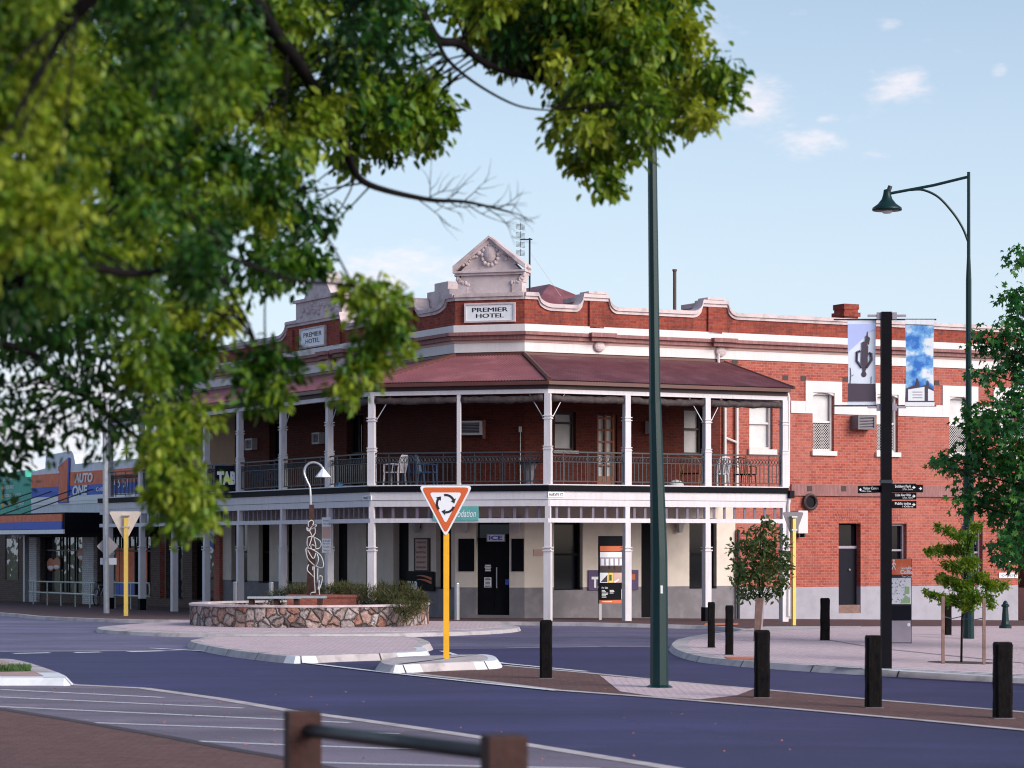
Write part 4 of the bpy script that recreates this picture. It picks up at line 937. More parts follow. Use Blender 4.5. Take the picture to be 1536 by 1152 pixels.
# black canopy face, front awning with stays
a, b, c, d = FL.rect(90, 772, 160, 802); Hs(MB().box(FL, t_(60), s1, 2.45, 2.95, .03, .5), 'canopy_face', M['black'])
aw0, aw1 = FL.t(-70, 3.0), FL.t(97, 3.0); za1, za0 = FL.z(50, 770, 3), FL.z(50, 801, 3)
aw = Hs(MB().box(FL, aw0, aw1, za0, za1, .05, 3.0), 'awning', M['black'])
zm = FL.z(50, 783, 3); Hs(MB().box(FL, aw0, aw1 - .25, zm, za1 - .06, 3.001, 3.04), 'red_stripe', M['shopred'], aw); Hs(MB().box(FL, aw0, aw1 - .25, za0 + .18, zm - .003, 3.001, 3.04), 'blue_stripe', M['shopblue'], aw)
Hs(MB().box(FL, aw0, aw1, za0, za0 + .16, 3.001, 3.06), 'white_edge', M['signwhite'], aw)
for px in (48, 78, 108, 140): p = FL.W(t_(px), z_(736), .03); q = FL.W(t_(px) - .8, za1, 2.7); Hs(MB().tube([p, q], .025, 6), 'awning_stay', M['iron'])
M['terracotta'] = paint('terracotta', (.32, .12, .06), .8, .2, 5)
tt = FL.t(118, -.8); zc = FL.z(118, 696, -.8); Hs(MB().lathe(FL.W(tt, 0, -.8), [(.2, 4.6), (.17, zc + .1), (.22, zc + .14), (.22, zc + .22), (.16, zc + .3), (.14, zc + .45)], 12), 'chimney_pot', M['terracotta'])
tq = FL.t(190, -.6); Hs(MB().tube([FL.W(tq, 4.9, -.6), FL.W(tq, 6.3, -.6)], .02, 5).tube([FL.W(tq - .6, 5.9, -.6), FL.W(tq + .6, 5.9, -.6)], .015, 5), 'roof_aerial', M['iron'])
# shop front
sops = [(t_(8), t_(41), .6, 2.6), (t_(61), t_(128), .12, 2.6), (t_(147), t_(226), .12, 2.6)]
Hs(wall(FL, t_(0), s1, -.9, 2.75, sops, .25), 'front_wall', M['brick_brown'])
for o, mm in zip(sops, ((.33, .66), (.36, .5, .68), (.2, .34, .48, .63, .8))): window(FL, o, M['iron'], M['shopglass'], parent=shop, depth=.2, rails=(.72,), mull=mm, name='shop_window')
for x0, x1 in ((49, 60), (129, 146)): Hs(MB().box(FL, t_(x0), t_(x1), -.6, 2.6, .001, .16), 'white_pilaster', M['whitebrick'])
# window posters
def poster(x0, x1, y0, y1, items):
    a, b, c, d = FL.rect(x0, y0, x1, y1); p = Hs(MB().box(FL, a, b, c, d, -.19, -.17), 'window_poster', M['shopred']); m = c + (d - c) * .36
    Hs(MB().box(FL, a, b, c, m, -.17, -.166), 'blue_panel', M['shopblue'], p); mb = MB()
    for st, fx, fz, h in items: mb.text(FL, a + (b - a) * fx, c + (d - c) * fz, (d - c) * h, st, -.16, (b - a) * .75, bold=.03)
    if items: Hs(mb, 'lettering', M['letterwhite'], p)
poster(167, 180, 822, 902, []); poster(184, 195, 822, 902, []); poster(201, 214, 822, 902, [('AUTO', .55, .47, .11), ('ONE', .55, .27, .11)])
for x, y in ((70, 847), (79, 846), (116, 832), (124, 831)):
    t, z = pt(x, y); p = Hs(MB().ball((t, z, -.18), .55, .02, .28, 12, 6, FL), 'window_sticker', M['orange']); Hs(MB().ball((t, z - .12, -.165), .4, .015, .09, 10, 5, FL), 'sticker_stripe', M['signwhite'], p)
mb = MB(); ftext(mb, FL, 17, 45, 798, 808, 'AUTO ONE', .02, bold=.03); Hs(mb, 'faded_lettering', M['lilac'])
Hs(MB().box(FL, t_(42), t_(44.5), -.5, 2.7, .02, .22), 'blue_post', M['galv'])
rp = [FL.W(t_(0), 4.0, -.42), FL.W(s1, 4.0, -.42)]; q0 = FL.W(t_(0), 4.6, -9); q1 = FL.W(s1, 4.6, -9)
Hs(MB().add([rp[0], rp[1], q1, q0, (rp[0].x, rp[0].y, -1), (rp[1].x, rp[1].y, -1), (q1.x, q1.y, -1), (q0.x, q0.y, -1)], [(0, 1, 2, 3), (7, 6, 2, 3), (4, 7, 3, 0)]), 'roof', M['roof'])
gs = thing('shop_building', 'single storey shop beside the motor parts shop with dark green painted parapet listing its parts', 'shop', (*FL.W(-50, 0).xy, .05))
g0, g1 = FL.t(-75), FL.t(46.7)
gp = [(g0, z_(712)), (FL.t(36), z_(700)), (FL.t(36) + .02, z_(711)), (g1, z_(711))]
MB().strip(FL, [(t, 2.95) for t, z in gp], gp, -.5, -.05).build('parapet', M['shopgreen'], gs)
MB().box(FL, g0, g1, -.9, 2.949, -.5, -.05).build('front_wall', M['brick_brown'], gs)
mb = MB()
for st, y in (('TRAILER PARTS', 731), ('PRECISION DRL JOINTS', 744), ('TRANSMISSION EQUIPMENT', 757), ('DIESEL PARTS', 718)):
    w2 = {731: 16, 744: 26, 757: 31, 718: 17}[y]; ftext(mb, FL, 5, 5 + w2, y - 3.3, y + 2.6, st, -.03, bold=.02)
mb.build('lettering', M['letterwhite'], gs)
for y in (732, 745, 758): t, z = pt(2.5, y); MB().ball((t, z, -.05), .14, .03, .11, 10, 5, FL).build('bullet_spot', M['yellow'], gs)
for x in (0, 30): MB().box(FL, FL.t(x - 28), FL.t(x - 4), .6, 2.4, -.06, -.03).build('shop_window', M['shopglass'], gs)
nb = thing('brick_building', 'low brick building past the right end of the hotel behind the lobed leaf tree', 'building', (*FR.W(26, 0).xy, -.2))
MB().box(FR, 20.3, 34, .75, 3.6, -8, -.02).build('wall', M['brick_brown'], nb); MB().box(FR, 20.3, 34, -1, .748, -8, .0).build('plinth', M['white'], nb)
MB().hexa([FR.W(20, 3.6, .4), FR.W(34.3, 3.6, .4), FR.W(34.3, 3.6, -8.4), FR.W(20, 3.6, -8.4), FR.W(23, 5.2, -3.5), FR.W(31, 5.2, -3.5), FR.W(31, 5.2, -4.5), FR.W(23, 5.2, -4.5)]).build('roof', M['roof'], nb)
for t in (21.2, 24.5, 28): w_ = MB().box(FR, t, t + 1.4, 1.4, 2.9, -.03, .02).build('window', M['white'], nb); MB().box(FR, t + .1, t + 1.3, 1.5, 2.8, .021, .03).build('pane', M['glass'], w_)
# ------------------------------------------------------------------ signs, lamps and machines on the hotel
def ac_unit(fr, x0, y0, x1, y1, label, dep=.35, n=0.0, mat='white', hood=True):
    a, b, c, d = fr.rect(x0, y0, x1, y1, n)
    r = thing('air_conditioner', label, 'air conditioner', fr.W((a + b) / 2, c, n), 'air conditioners on the hotel walls')
    MB().box(fr, a, b, c, c + .05, n + .001, n + dep).box(fr, a, b, d - .05, d, n + .001, n + dep).box(fr, a, a + .05, c + .05, d - .05, n + .001, n + dep).box(fr, b - .05, b, c + .05, d - .05, n + .001, n + dep).build('casing', M[mat], r)
    MB().box(fr, a + .05, b - .05, c + .05, d - .05, n + .002, n + dep - .06).build('body', M['iron'], r)
    mb = MB()
    for i in range(7): z = c + .05 + (d - c - .1) * (i + .5) / 7; mb.box(fr, a + .06, b - .06, z - .008, z + .008, n + dep - .055, n + dep - .03)
    mb.build('grille', M['lilac'], r)
    if hood: MB().box(fr, b + .002, b + .03, c - .1, d + .03, n + .001, n + .22).build('side_board', M['cornice'], r)
    return r
ac_unit(FC, 695, 632, 727, 653, 'white window air conditioner on the corner wall of the balcony')
ac_unit(FR, 968, 632, 977, 651, 'white window air conditioner half hidden behind the tall green lamp pole', hood=False)
ac_unit(FL, 375, 658, 386, 675, 'white framed air conditioner on the balcony wall above the betting sign', .2, hood=False)
ac_unit(FL, 476, 649, 487, 666, 'white framed air conditioner high on the balcony wall above the crook necked lamp', .2, hood=False)
ac_unit(FR, 1276, 624, 1302, 645, 'grey window air conditioner in the brick wall beside the left banner', .4, mat='signgrey', hood=False)
a, b, c, d = FR.rect(1195, 766, 1209, 800, .3); r = thing('condenser_unit', 'white condenser box on the brick wall behind the grey triangular sign', 'air conditioner', FR.W((a + b) / 2, c, .2))
MB().box(FR, a, b, c, d, .05, .4).build('casing', M['white'], r); MB().box(FR, a + .05, a + .09, c - .12, c, .002, .35).box(FR, b - .09, b - .05, c - .12, c, .002, .35).build('bracket', M['iron'], r)
t, z = FR.at(1213, 753); r = thing('exhaust_fan', 'round dark exhaust fan on the brick wall below the string course', 'fan', FR.W(t, z - .2, 0))
mb = MB(); pts = [FR.W(t + .22 * math.cos(q), z + .22 * math.sin(q), .1) for q in [2 * math.pi * j / 20 for j in range(21)]]; mb.tube(pts, .05, 6, cap=False); mb.build('rim', M['fascia_dark'], r)
mb = MB()
for j in range(5):
    q = j * 1.2566; mb.poly(FR, [(t, z), (t + .2 * math.cos(q), z + .2 * math.sin(q)), (t + .2 * math.cos(q + .7), z + .2 * math.sin(q + .7))], .05, .07)
mb.build('blades', M['iron'], r); MB().ball((t, z, .07), .21, .01, .21, 16, 4, FR).build('backplate', M['navy'], r)
def lantern(fr, px, label):
    t, z = fr.at(px, 790); r = thing('wall_lantern', label, 'lantern', fr.W(t, z - .2, 0), 'wall lanterns under the verandah')
    MB().box(fr, t - .09, t + .09, z + .2, z + .26, .002, .3).box(fr, t - .02, t + .02, z - .05, z + .2, .002, .05).build('bracket', M['iron'], r)
    MB().hexa([fr.W(t - .05, z - .18, .2), fr.W(t + .05, z - .18, .2), fr.W(t + .05, z - .18, .1), fr.W(t - .05, z - .18, .1), fr.W(t - .11, z + .14, .26), fr.W(t + .11, z + .14, .26), fr.W(t + .11, z + .14, .04), fr.W(t - .11, z + .14, .04)]).build('glass_shade', M['blind'], r)
    MB().hexa([fr.W(t - .12, z + .14, .27), fr.W(t + .12, z + .14, .27), fr.W(t + .12, z + .14, .03), fr.W(t - .12, z + .14, .03), fr.W(t - .04, z + .2, .19), fr.W(t + .04, z + .2, .19), fr.W(t + .04, z + .2, .11), fr.W(t - .04, z + .2, .11)]).build('cap', M['iron'], r)
lantern(FC, 700, 'wall lantern on the left of the corner entrance door'); lantern(FC, 778, 'wall lantern on the right of the corner entrance door')
lantern(FR, 1016, 'wall lantern just right of the tall green lamp pole'); lantern(FL, 631, 'wall lantern above the trading hours board')
# ice sign
t0, t1, c, d = FC.rect(730, 801, 757, 812.5, .1); r = thing('ice_sign', 'small framed sign reading ICE over the corner entrance door', 'sign', FC.W((t0 + t1) / 2, c, .1))
MB().box(FC, t0, t1, c, d, .05, .1).build('panel', M['lilac'], r); MB().box(FC, t0 + .03, t1 - .03, c + .03, d - .03, .101, .105).build('face', M['signwhite'], r); MB().text(FC, (t0 + t1) / 2, (c + d) / 2, (d - c) * .6, 'ICE', .107, (t1 - t0) * .78, bold=.05).build('lettering', M['shopblue'], r)
# trading hours board, betting posters
a, b, c, d = FL.rect(622, 807, 645, 857, .02); r = thing('hours_board', 'tall pink trading hours board in a dark frame on the left wall', 'sign', FL.W((a + b) / 2, c, 0))
MB().box(FL, a, b, c, d, .001, .05).build('frame', M['fascia_dark'], r); MB().box(FL, a + .12, b - .12, c + .04, d - .04, .051, .055).build('panel', M['salmon'], r)
mb = MB()
for i, st in enumerate(('TRADING HOURS', 'ACCOMMODATION', 'MON TO THU', 'FRI TO SAT', 'SUNDAY', 'PUBLIC HOLIDAYS')): mb.text(FL, (a + b) / 2, d - (d - c) * (.13 + .15 * i), (d - c) * .06, st, .058, (b - a) * .62, bold=.02)
mb.build('lettering', M['letterblack'], r)
a, b, c, d = FL.rect(613, 857, 653, 886, .03); r = thing('betting_poster', 'navy TAB poster with orange swoosh on the left wall below the hours board', 'sign', FL.W((a + b) / 2, c, 0))
MB().box(FL, a, b, c, d, .06, .09).build('panel', M['navy'], r); w2 = b - a; h2 = d - c
mb = MB()
for k in range(2):
    up_ = [(a + w2 * (.38 + .55 * i / 8), c + h2 * (.62 - .2 * k + .16 * math.sin(1.2 + 2.2 * i / 8) + .12 * i / 8)) for i in range(9)]; mb.strip(FL, [(t, z - h2 * (.02 + .13 * i / 8)) for i, (t, z) in enumerate(up_)], up_, .091, .095)
mb.build('swoosh', M['orange'], r); MB().text(FL, a + w2 * .22, c + h2 * .27, h2 * .42, 'TAB', .097, w2 * .38, bold=.05).build('lettering', M['letterwhite'], r)
a, b, c, d = FR.rect(882, 855, 957, 885, .02); r = thing('betting_sign', 'purple TAB sign on the cream wall behind the for sale board', 'sign', FR.W((a + b) / 2, c, 0))
MB().box(FR, a, b, c, d, .002, .05).build('panel', M['purple'], r); MB().text(FR, a + (b - a) * .26, c + (d - c) * .40, (d - c) * .55, 'TAB', .054, (b - a) * .40, bold=.05).build('lettering', M['letterwhite'], r)
MB().box(FR, b - .3, b - .12, c + .3, d - .12, .051, .056).build('orange_mark', M['orange'], r)
# illuminated box sign on the balcony
a, b, c, d = VL.rect(322, 698, 358, 738, .2); r = thing('box_sign', 'black and purple TAB box sign hung on the balcony railing', 'sign', VL.W((a + b) / 2, c, .2))
q = Fr(VL.W((a + b) / 2, 0, .25).xy, (.98, .05)); x0, x1, z0, z1 = q.rect(322, 698, 358, 739); q2 = q
MB().box(q, x0, x1, z0, z1, -.3, 0).build('cabinet', M['purple'], r); MB().box(q, x0 + .02, x1 - .02, z0 + .02, z1 - .02, .001, .012).build('face', M['navy'], r)
MB().text(q, (x0 + x1) / 2, (z0 + z1) / 2 + .03, .42, 'TAB', .016, (x1 - x0) * .80, bold=.06).build('lettering', M['letterwhite'], r)
MB().box(q, x0 + .1, x0 + .16, z0 + .2, z0 + .26, -.55, -.3).box(q, x1 - .16, x1 - .1, z0 + .2, z0 + .26, -.55, -.3).build('bracket', M['iron'], r)
# street name plates on the balcony board
def nameplate(fr, x0, x1, y0, y1, st, label, b0=None):
    a, b, c, d = fr.rect(x0, y0, x1, y1, .09); r = thing('street_name_plate', label, 'sign', fr.W((a + b) / 2, c, .08))
    MB().box(fr, a, b, c, d, .081, .10).build('plate', M['signwhite'], r); MB().text(fr, (a + b) / 2, (c + d) / 2, (d - c) * .6, st, .103, (b - a) * .86, bold=.02).build('lettering', M['letterblack'], r)
nameplate(VR, 822, 846, 737.8, 746, 'HARVEY ST', 'white street name plate reading HARVEY ST on the balcony board'); nameplate(VL, 544, 557, 743.5, 750.5, 'FORREST ST', 'small street name plate on the left balcony board by the corner post')
# teal accommodation sign in the frieze
a, b, c, d = VC.rect(650, 759.5, 718, 781, .06); r = thing('accommodation_sign', 'teal sign in white script half hidden behind the roundabout sign', 'sign', VC.W((a + b) / 2, c, .06))
MB().box(VC, a, b, c, d, .075, .10).build('panel', M['teal'], r); MB().text(VC, (a + b) / 2, (c + d) / 2, (d - c) * .52, 'Accommodation', .104, (b - a) * .9, bold=.01, shear=.3).build('lettering', M['letterwhite'], r)
# red and white notice on a verandah post
t = VL.t(489.5, .15); zt, zb2 = VL.z(489.5, 776, .15), VL.z(489.5, 829, .15); q = Fr(VL.W(VL.t(494), 0, .18).xy, (1, 0)); t0, t1 = q.t(483), q.t(496.5)
r = thing('notice_board', 'narrow white and pink notice strapped to the verandah post behind the wire figure', 'sign', q.W((t0 + t1) / 2, zb2, 0))
MB().box(q, t0, t1, zb2, zt, 0, .03).build('panel', M['signwhite'], r); hh = zt - zb2; MB().box(q, t0 + .01, t1 - .01, zb2 + hh * .4, zt - hh * .26, .031, .034).build('pink_band', M['salmon'], r)
mb = MB()
for i, st in enumerate(('Alcohol', 'Free Area')): mb.text(q, (t0 + t1) / 2, zt - hh * (.09 + .09 * i), hh * .05, st, .034, (t1 - t0) * .75)
for i, st in enumerate(('Local', 'By Law', 'Penalty', 'Applies')): mb.text(q, (t0 + t1) / 2, zb2 + hh * (.34 - .09 * i), hh * .055, st, .034, (t1 - t0) * .7)
mb.build('lettering', M['letterblack'], r)
# for sale board
q = Fr(FR.W(FR.t(920, 2.6), 0, 2.6).xy, uR); t0, t1 = q.t(898), q.t(941.5); zz = lambda y: q.z(918, y); r = thing('for_sale_sign', 'tall black and orange for sale board with interior photographs on a white stake', 'sign', q.W((t0 + t1) / 2, .1, 0))
MB().box(q, t0, t1, zz(905), zz(804), -.03, 0).build('board', M['black'], r)
MB().box(q, t0 + .04, t1 - .0, zz(827), zz(819), .001, .006).build('orange_band', M['orange'], r); MB().box(q, t0 + .02, t1, zz(905), zz(900), .001, .006).build('orange_band', M['orange'], r)
ph = MB().box(q, t0 + .04, t1, zz(858), zz(828), .001, .006).build('photograph', M['lilac'], r)
mb = MB(); mb.box(q, t0 + .04, t1, zz(836), zz(828), .0061, .008); 
for i in range(5): tx = t0 + .08 + i * .15; mb.box(q, tx, tx + .09, zz(848), zz(838), .0061, .008)
mb.build('room_windows', M['signwhite'], ph); mb = MB(); mb.box(q, t0 + .04, t1, zz(858), zz(849), .0061, .0075)
for i in range(9): tx = t0 + .3 + rnd.uniform(0, .45); mb.box(q, tx, tx + .05, zz(rnd.uniform(851, 857)), zz(848.5), .0076, .009)
mb.build('room_furniture', M['fascia_dark'], ph)
ph = MB().box(q, t0 + .04, t0 + .30, zz(874), zz(859), .001, .006).build('photograph', M['signwhite'], r); MB().poly(q, [(t0 + .06, zz(873)), (t0 + .28, zz(873)), (t0 + .28, zz(862)), (t0 + .2, zz(866))], .0061, .008).build('table_shape', M['fascia_dark'], ph)
ph = MB().box(q, t0 + .31, t0 + .46, zz(874), zz(859), .001, .006).build('photograph', M['yellow_pale'], r); MB().box(q, t0 + .34, t0 + .42, zz(871), zz(862), .0061, .008).build('flower_shape', M['grass'], ph)
ph = MB().box(q, t0 + .47, t1, zz(874), zz(859), .001, .006).build('photograph', M['salmon'], r); MB().poly(q, [(t0 + .48, zz(873)), (t0 + .66, zz(868)), (t0 + .66, zz(870)), (t0 + .55, zz(874))], .0061, .008).build('bed_shape', M['signwhite'], ph)
mb = MB(); mb.text(q, t0 + .2, zz(881.5), .05, 'For Sale', .003, .2, bold=.02)
for i in range(6): wl = rnd.uniform(.1, .22); mb.box(q, t0 + .10, t0 + .10 + wl, zz(886.0 + i * 2.0), zz(885 + i * 2.0), .001, .003)
for i in range(3): mb.box(q, t0 + .36, t0 + .36 + rnd.uniform(.1, .17), zz(886.0 + i * 2), zz(885.1 + i * 2), .001, .003)
mb.box(q, t0 + .1, t0 + .42, zz(903), zz(902), .0061, .008); mb.build('lettering', M['letterwhite'], r)
ph = MB().box(q, t1 - .21, t1 - .02, zz(899), zz(884), .001, .005).build('portrait', M['curtain'], r); MB().ball((t1 - .115, zz(889), .006), .035, .003, .05, 10, 6, q).build('portrait_face', M['salmon'], ph); MB().poly(q, [(t1 - .2, zz(898.6)), (t1 - .03, zz(898.6)), (t1 - .06, zz(893)), (t1 - .115, zz(892)), (t1 - .17, zz(893))], .0051, .007).build('portrait_shirt', M['signred'], ph)
for tx in (t0 + .06, t1 - .06): MB().box(q, tx - .04, tx + .04, -.05, zz(905), -.028, -.004).build('stake', M['white'], r)
# warning plate and plaque on the brick wall at the far right
for x0, x1, y0, y1, st, lb, mt in ((1487, 1523, 836, 843, 'Parking', 'narrow blue and white wall plate under the lobed leaf tree', 'shopblue'), (1498, 1526, 859, 867, 'NO PARKING', 'white wall plate near the far right corner of the brick wall', 'letterblack')):
    a, b, c, d = FR.rect(x0, y0, x1, y1); r = thing('wall_plate', lb, 'sign', FR.W((a + b) / 2, c, 0)); MB().box(FR, a, b, c, d, .002, .03).build('plate', M['signwhite'], r); MB().text(FR, (a + b) / 2, (c + d) / 2, (d - c) * .55, st, .033, (b - a) * .85).build('lettering', M[mt], r)
# roof aerial beside the pediment
q = Fr(FC.W(LC + .25, 0, -.8).xy, (1, 0)); t, z0 = q.at(794.5, 437); zt = q.z(793, 357); r = thing('roof_aerial', 'tall television aerial on a thin mast beside the corner pediment', 'aerial', q.W(t, 8.4, 0))
MB().tube([q.W(t, 8.4, 0), q.W(t, zt, 0)], .028, 6).build('mast', M['iron'], r); MB().tube([q.W(t - .28, zt - .04, 0), q.W(t + .08, zt - .04, 0)], .02, 5).build('boom', M['iron'], r)
for dz in (.28, .1, -.1, -.28):
    mb = MB(); zc = zt - .04 + dz * 1.35
    for k in range(5): mb.tube([q.W(t - .40, zc - .07 + k * .035, .03 - .02 * k), q.W(t - .14, zc - .09 + k * .035, -.12)], .008, 4)
    mb.tube([q.W(t - .27, zc - .1, 0), q.W(t - .27, zc + .1, 0)], .012, 4).build('aerial_element', M['iron'], r)
MB().tube([q.W(t, zt - .4, 0), q.W(t + .9, zt - 1.7, .2)], .007, 4).build('guy_wire', M['rail'], r)
# steel pipe guards in front of the hotel
gp = None
for px, yb, lb in ((353.5, 912, 'steel guard pipe standing left of the wire figure nearest the brick pier'), (407, 910, 'steel guard pipe behind the stone planter bench'), (685.5, 931, 'white steel guard pipe beside the corner entrance')):
    Yp = {353.5: 78.5, 407: 76.5, 685.5: 73.2}[px]; X = (px - CX) * Yp / F; zg = gz(X, Yp) + .1
    if gp is None:
        gp = thing('guard_pipe', lb, 'post', (X, Yp, zg), 'steel guard pipes by the verandah'); MB().tube([(X, Yp, zg), (X, Yp, zg + 1.02)], .075, 14).build('pipe', M['steel'], gp, smooth=False); MB().lathe((X, Yp), [(.075, zg + 1.02), (.07, zg + 1.04), (.02, zg + 1.06)], 14).build('cap', M['steel'], gp)
    else: dup(gp, (X, Yp, zg), lb)
# ------------------------------------------------------------------ balcony furniture
ZFLR = 3.783
def chair(p, rz, label, mat, arms=True, kind='plastic', nm='plastic_chair'):
    r = thing(nm, label, 'chair', (0, 0, 0), 'chairs on the balcony'); A = Fr((0, 0), (1, 0))
    st = .44; MB().box(A, -.24, .24, st - .035, st, -.24, .24).build('seat', M[mat if kind == 'plastic' else 'black'], r)
    mb = MB()
    if kind == 'plastic':
        for k in range(5): x = -.18 + .09 * k; mb.tube([(x, .22, st), (x * 1.1, .28, st + .28), (x * 1.05, .31, st + .44)], .022, 5)
        mb.tube([(-.24, .22, st), (-.25, .28, st + .3), (-.16, .32, st + .46), (.16, .32, st + .46), (.25, .28, st + .3), (.24, .22, st)], .022, 6)
    else:
        mb.tube([(-.26, .2, st - .1), (-.29, .24, st + .25), (-.2, .3, st + .42), (0, .32, st + .47), (.2, .3, st + .42), (.29, .24, st + .25), (.26, .2, st - .1)], .022, 6)
        for k in range(5): x = -.16 + .08 * k; mb.tube([(x, .22, st), (x, .31, st + .44)], .012, 5)
    mb.build('backrest', M[mat], r)
    for sx in (-1, 1):
        for sy in (-1, 1): MB().tube([(sx * .25, sy * .24, 0), (sx * .22, sy * .21, st - .03)], .024, 6).build('leg', M[mat], r)
        if arms: MB().tube([(sx * .25, -.22, st - .02), (sx * .27, -.2, st + .2), (sx * .27, .05, st + .22), (sx * .25, .25, st + .2)], .02, 6).build('armrest', M[mat], r)
    r.location = p; r.rotation_euler = (0, 0, rz); return r
def onfl(fr, px, n): t = fr.t(px, n); return fr.W(t, ZFLR, n)
chair(onfl(VC, 592, -.8), R(-115), 'white plastic armchair on the balcony left of the blue chairs', 'trim')
chair(onfl(VC, 620, -1.5), R(150), 'dark blue plastic chair next to the white armchair on the balcony', 'bluechair')
chair(onfl(VC, 641, -.9), R(80), 'dark blue plastic chair on the balcony nearest the slender middle post', 'bluechair')
chair(onfl(VL, 393, -1.2), R(60), 'blue plastic chair on the left balcony next to the betting sign', 'bluechair')
chair(onfl(VL, 413, -1.0), R(-150), 'blue plastic chair on the left balcony farther from the betting sign', 'bluechair')
chair(onfl(VR, 1036, -1.0), R(170), 'cane armchair with black seat just left of the third right hand verandah post', 'cane', True, 'cane', 'cane_chair')
chair(onfl(VR, 1076, -1.0), R(-140), 'white plastic chair between the two cane armchairs', 'trim')
chair(onfl(VR, 1118, -1.1), R(150), 'cane armchair with black seat nearest the right end of the balcony', 'cane', True, 'cane', 'cane_chair')
p = onfl(VC, 793, -1.0); r = thing('pedestal_table', 'dark pedestal table on the balcony in front of the corner wall', 'table', p); MB().lathe(p, [(.42, p.z + .68), (.42, p.z + .72)], 18).build('tabletop', M['black'], r); MB().lathe(p, [(.2, p.z), (.2, p.z + .03), (.12, p.z + .1), (.16, p.z + .45), (.26, p.z + .679)], 12).build('pedestal', M['signgrey'], r)
p = onfl(VL, 521, -.5); mb = MB(); mb.ball((p.x, p.y, p.z + .05), .38, .3, .06, 12, 6); mb.ball((p.x - .25, p.y, p.z + .1), .14, .12, .1, 8, 5); mb.build('plastic_tarp', M['bluetarp'], label='crumpled bright blue plastic on the left balcony floor', cat='tarp')
p = onfl(VR, 1014, -.6); MB().lathe(p, [(.22, p.z), (.24, p.z + .04), (.2, p.z + .15), (.09, p.z + .22), (.02, p.z + .23)], 14).build('bucket', M['curtain'], label='upturned white tub on the balcony floor right of the green pole', cat='tub', smooth=True)
# ------------------------------------------------------------------ roundabout planter and sculpture
k = 40; PC = RC; PR = 3.0
def ringm(r0, r1, z0, z1):
    vs = [(PC.x + r * math.cos(2 * math.pi * i / k) * (1 + .012 * math.sin(i * 2.1)), PC.y + r * math.sin(2 * math.pi * i / k), z) for r, z in ((r0, z0), (r0, z1), (r1, z1), (r1, z0)) for i in range(k)]
    return vs, [(a * k + i, a * k + (i + 1) % k, (a + 1) * k + (i + 1) % k, (a + 1) * k + i) for a in range(3) for i in range(k)]
pln = thing('stone_planter', 'low round planter wall of pink and grey rubble stone in the roundabout', 'planter', (PC.x, PC.y, .16))
mb = MB(); mb.add(*ringm(PR, PR - .32, .14, .655)); o = mb.build('stone_wall', M['stone'], pln)
mb = MB(); v, f = ringm(PR + .025, PR - .34, .655, .705); mb.add(v, f); mb.add([v[i] for i in list(range(k)) + list(range(3 * k, 4 * k))], [(k + i, k + (i + 1) % k, (i + 1) % k, i) for i in range(k)]); mb.build('coping', M['stucco'], pln)
mb = MB(); mb.add([(PC.x + 2.68 * math.cos(2 * math.pi * i / 30), PC.y + 2.68 * math.sin(2 * math.pi * i / 30), .58) for i in range(30)], [tuple(range(30))]); mb.build('soil', M['soil'], pln)
SY = 66.0; q = Fr((0, SY), (1, 0)); A = lambda px, py: q.at(px, py)
x0, z0 = A(432, 912); x1, z1 = A(535, 896)
pd = thing('plinth', 'red granite plinth under the wire figure in the planter', 'plinth', ((x0 + x1) / 2, SY, .58)); MB().box(q, x0, x1, .56, .84, -.8, .35).build('base', M['redgranite'], pd); MB().box(q, x0 - .03, x1 + .03, .84, .90, -.83, .38).build('slab', M['redgranite'], pd)
bn = thing('bench', 'low bench of two grey planks inside the stone planter', 'bench', (*q.W(A(430, 900)[0], 0, 1.3).xy, .58))
for a, b, n in ((372, 452, 1.5), (410, 490, 1.05)):
    t0, zz_ = q.at(a, 902 if n > 1.2 else 899, n); t1 = q.t(b, n); MB().box(q, t0, t1, .84, .89, n - .16, n + .16).build('plank', M['galv'], bn)
for px in (378, 415, 445, 480): t = q.t(px, 1.25); MB().box(q, t - .05, t + .05, .55, .839, 1.0, 1.55).build('leg', M['rust'], bn)
lampp = thing('sculpture_lamp', 'rusty tapered post with a silver crook neck and small cone lamp in the planter', 'lamp', (*q.W(A(467, 890)[0], 0, -.2).xy, .58))
t0, zb2 = q.at(467.5, 893, -.2); zt = q.z(467, 757, -.2); c = q.W(t0, 0, -.2); MB().wb(c, .25, .25, .58, zt, 0, .45).build('post', M['rust'], lampp)
cr = [(466, 757), (465.8, 742), (464.5, 730), (460, 720), (456.5, 710), (458.5, 700), (465, 694.5), (473, 694), (481, 698), (485.5, 706)]
MB().tube(smooth_path([q.W(*q.at(x, y, -.2), -.2) for x, y in cr], 4), .029, 8).build('crook', M['steel'], lampp)
t, z = q.at(484.5, 704, -.2); c = q.W(t, 0, -.2); z2 = q.z(484, 716, -.2); MB().lathe(c, [(.19, z2), (.2, z2 + .01), (.03, z + .02), (.02, z + .05)], 8).build('lamp_shade', M['pale_wall'], lampp)
M['galvlight'] = paint('pale_steel_rod', (.48, .48, .50), .5, .08, 6)
fig = thing('wire_sculpture', 'outline figure of a worker bent from white steel rod in the planter', 'sculpture', (*q.W(A(474, 893)[0], 0, .1).xy, .9))
def rod(pts, n=.12):
    P_ = [(320 + x / 5.01, 730 + y / 5.01) for x, y in pts]
    return smooth_path([q.W(*q.at(x, y, n), n + .04 * math.sin(i * 1.7)) for i, (x, y) in enumerate(P_)], 4)
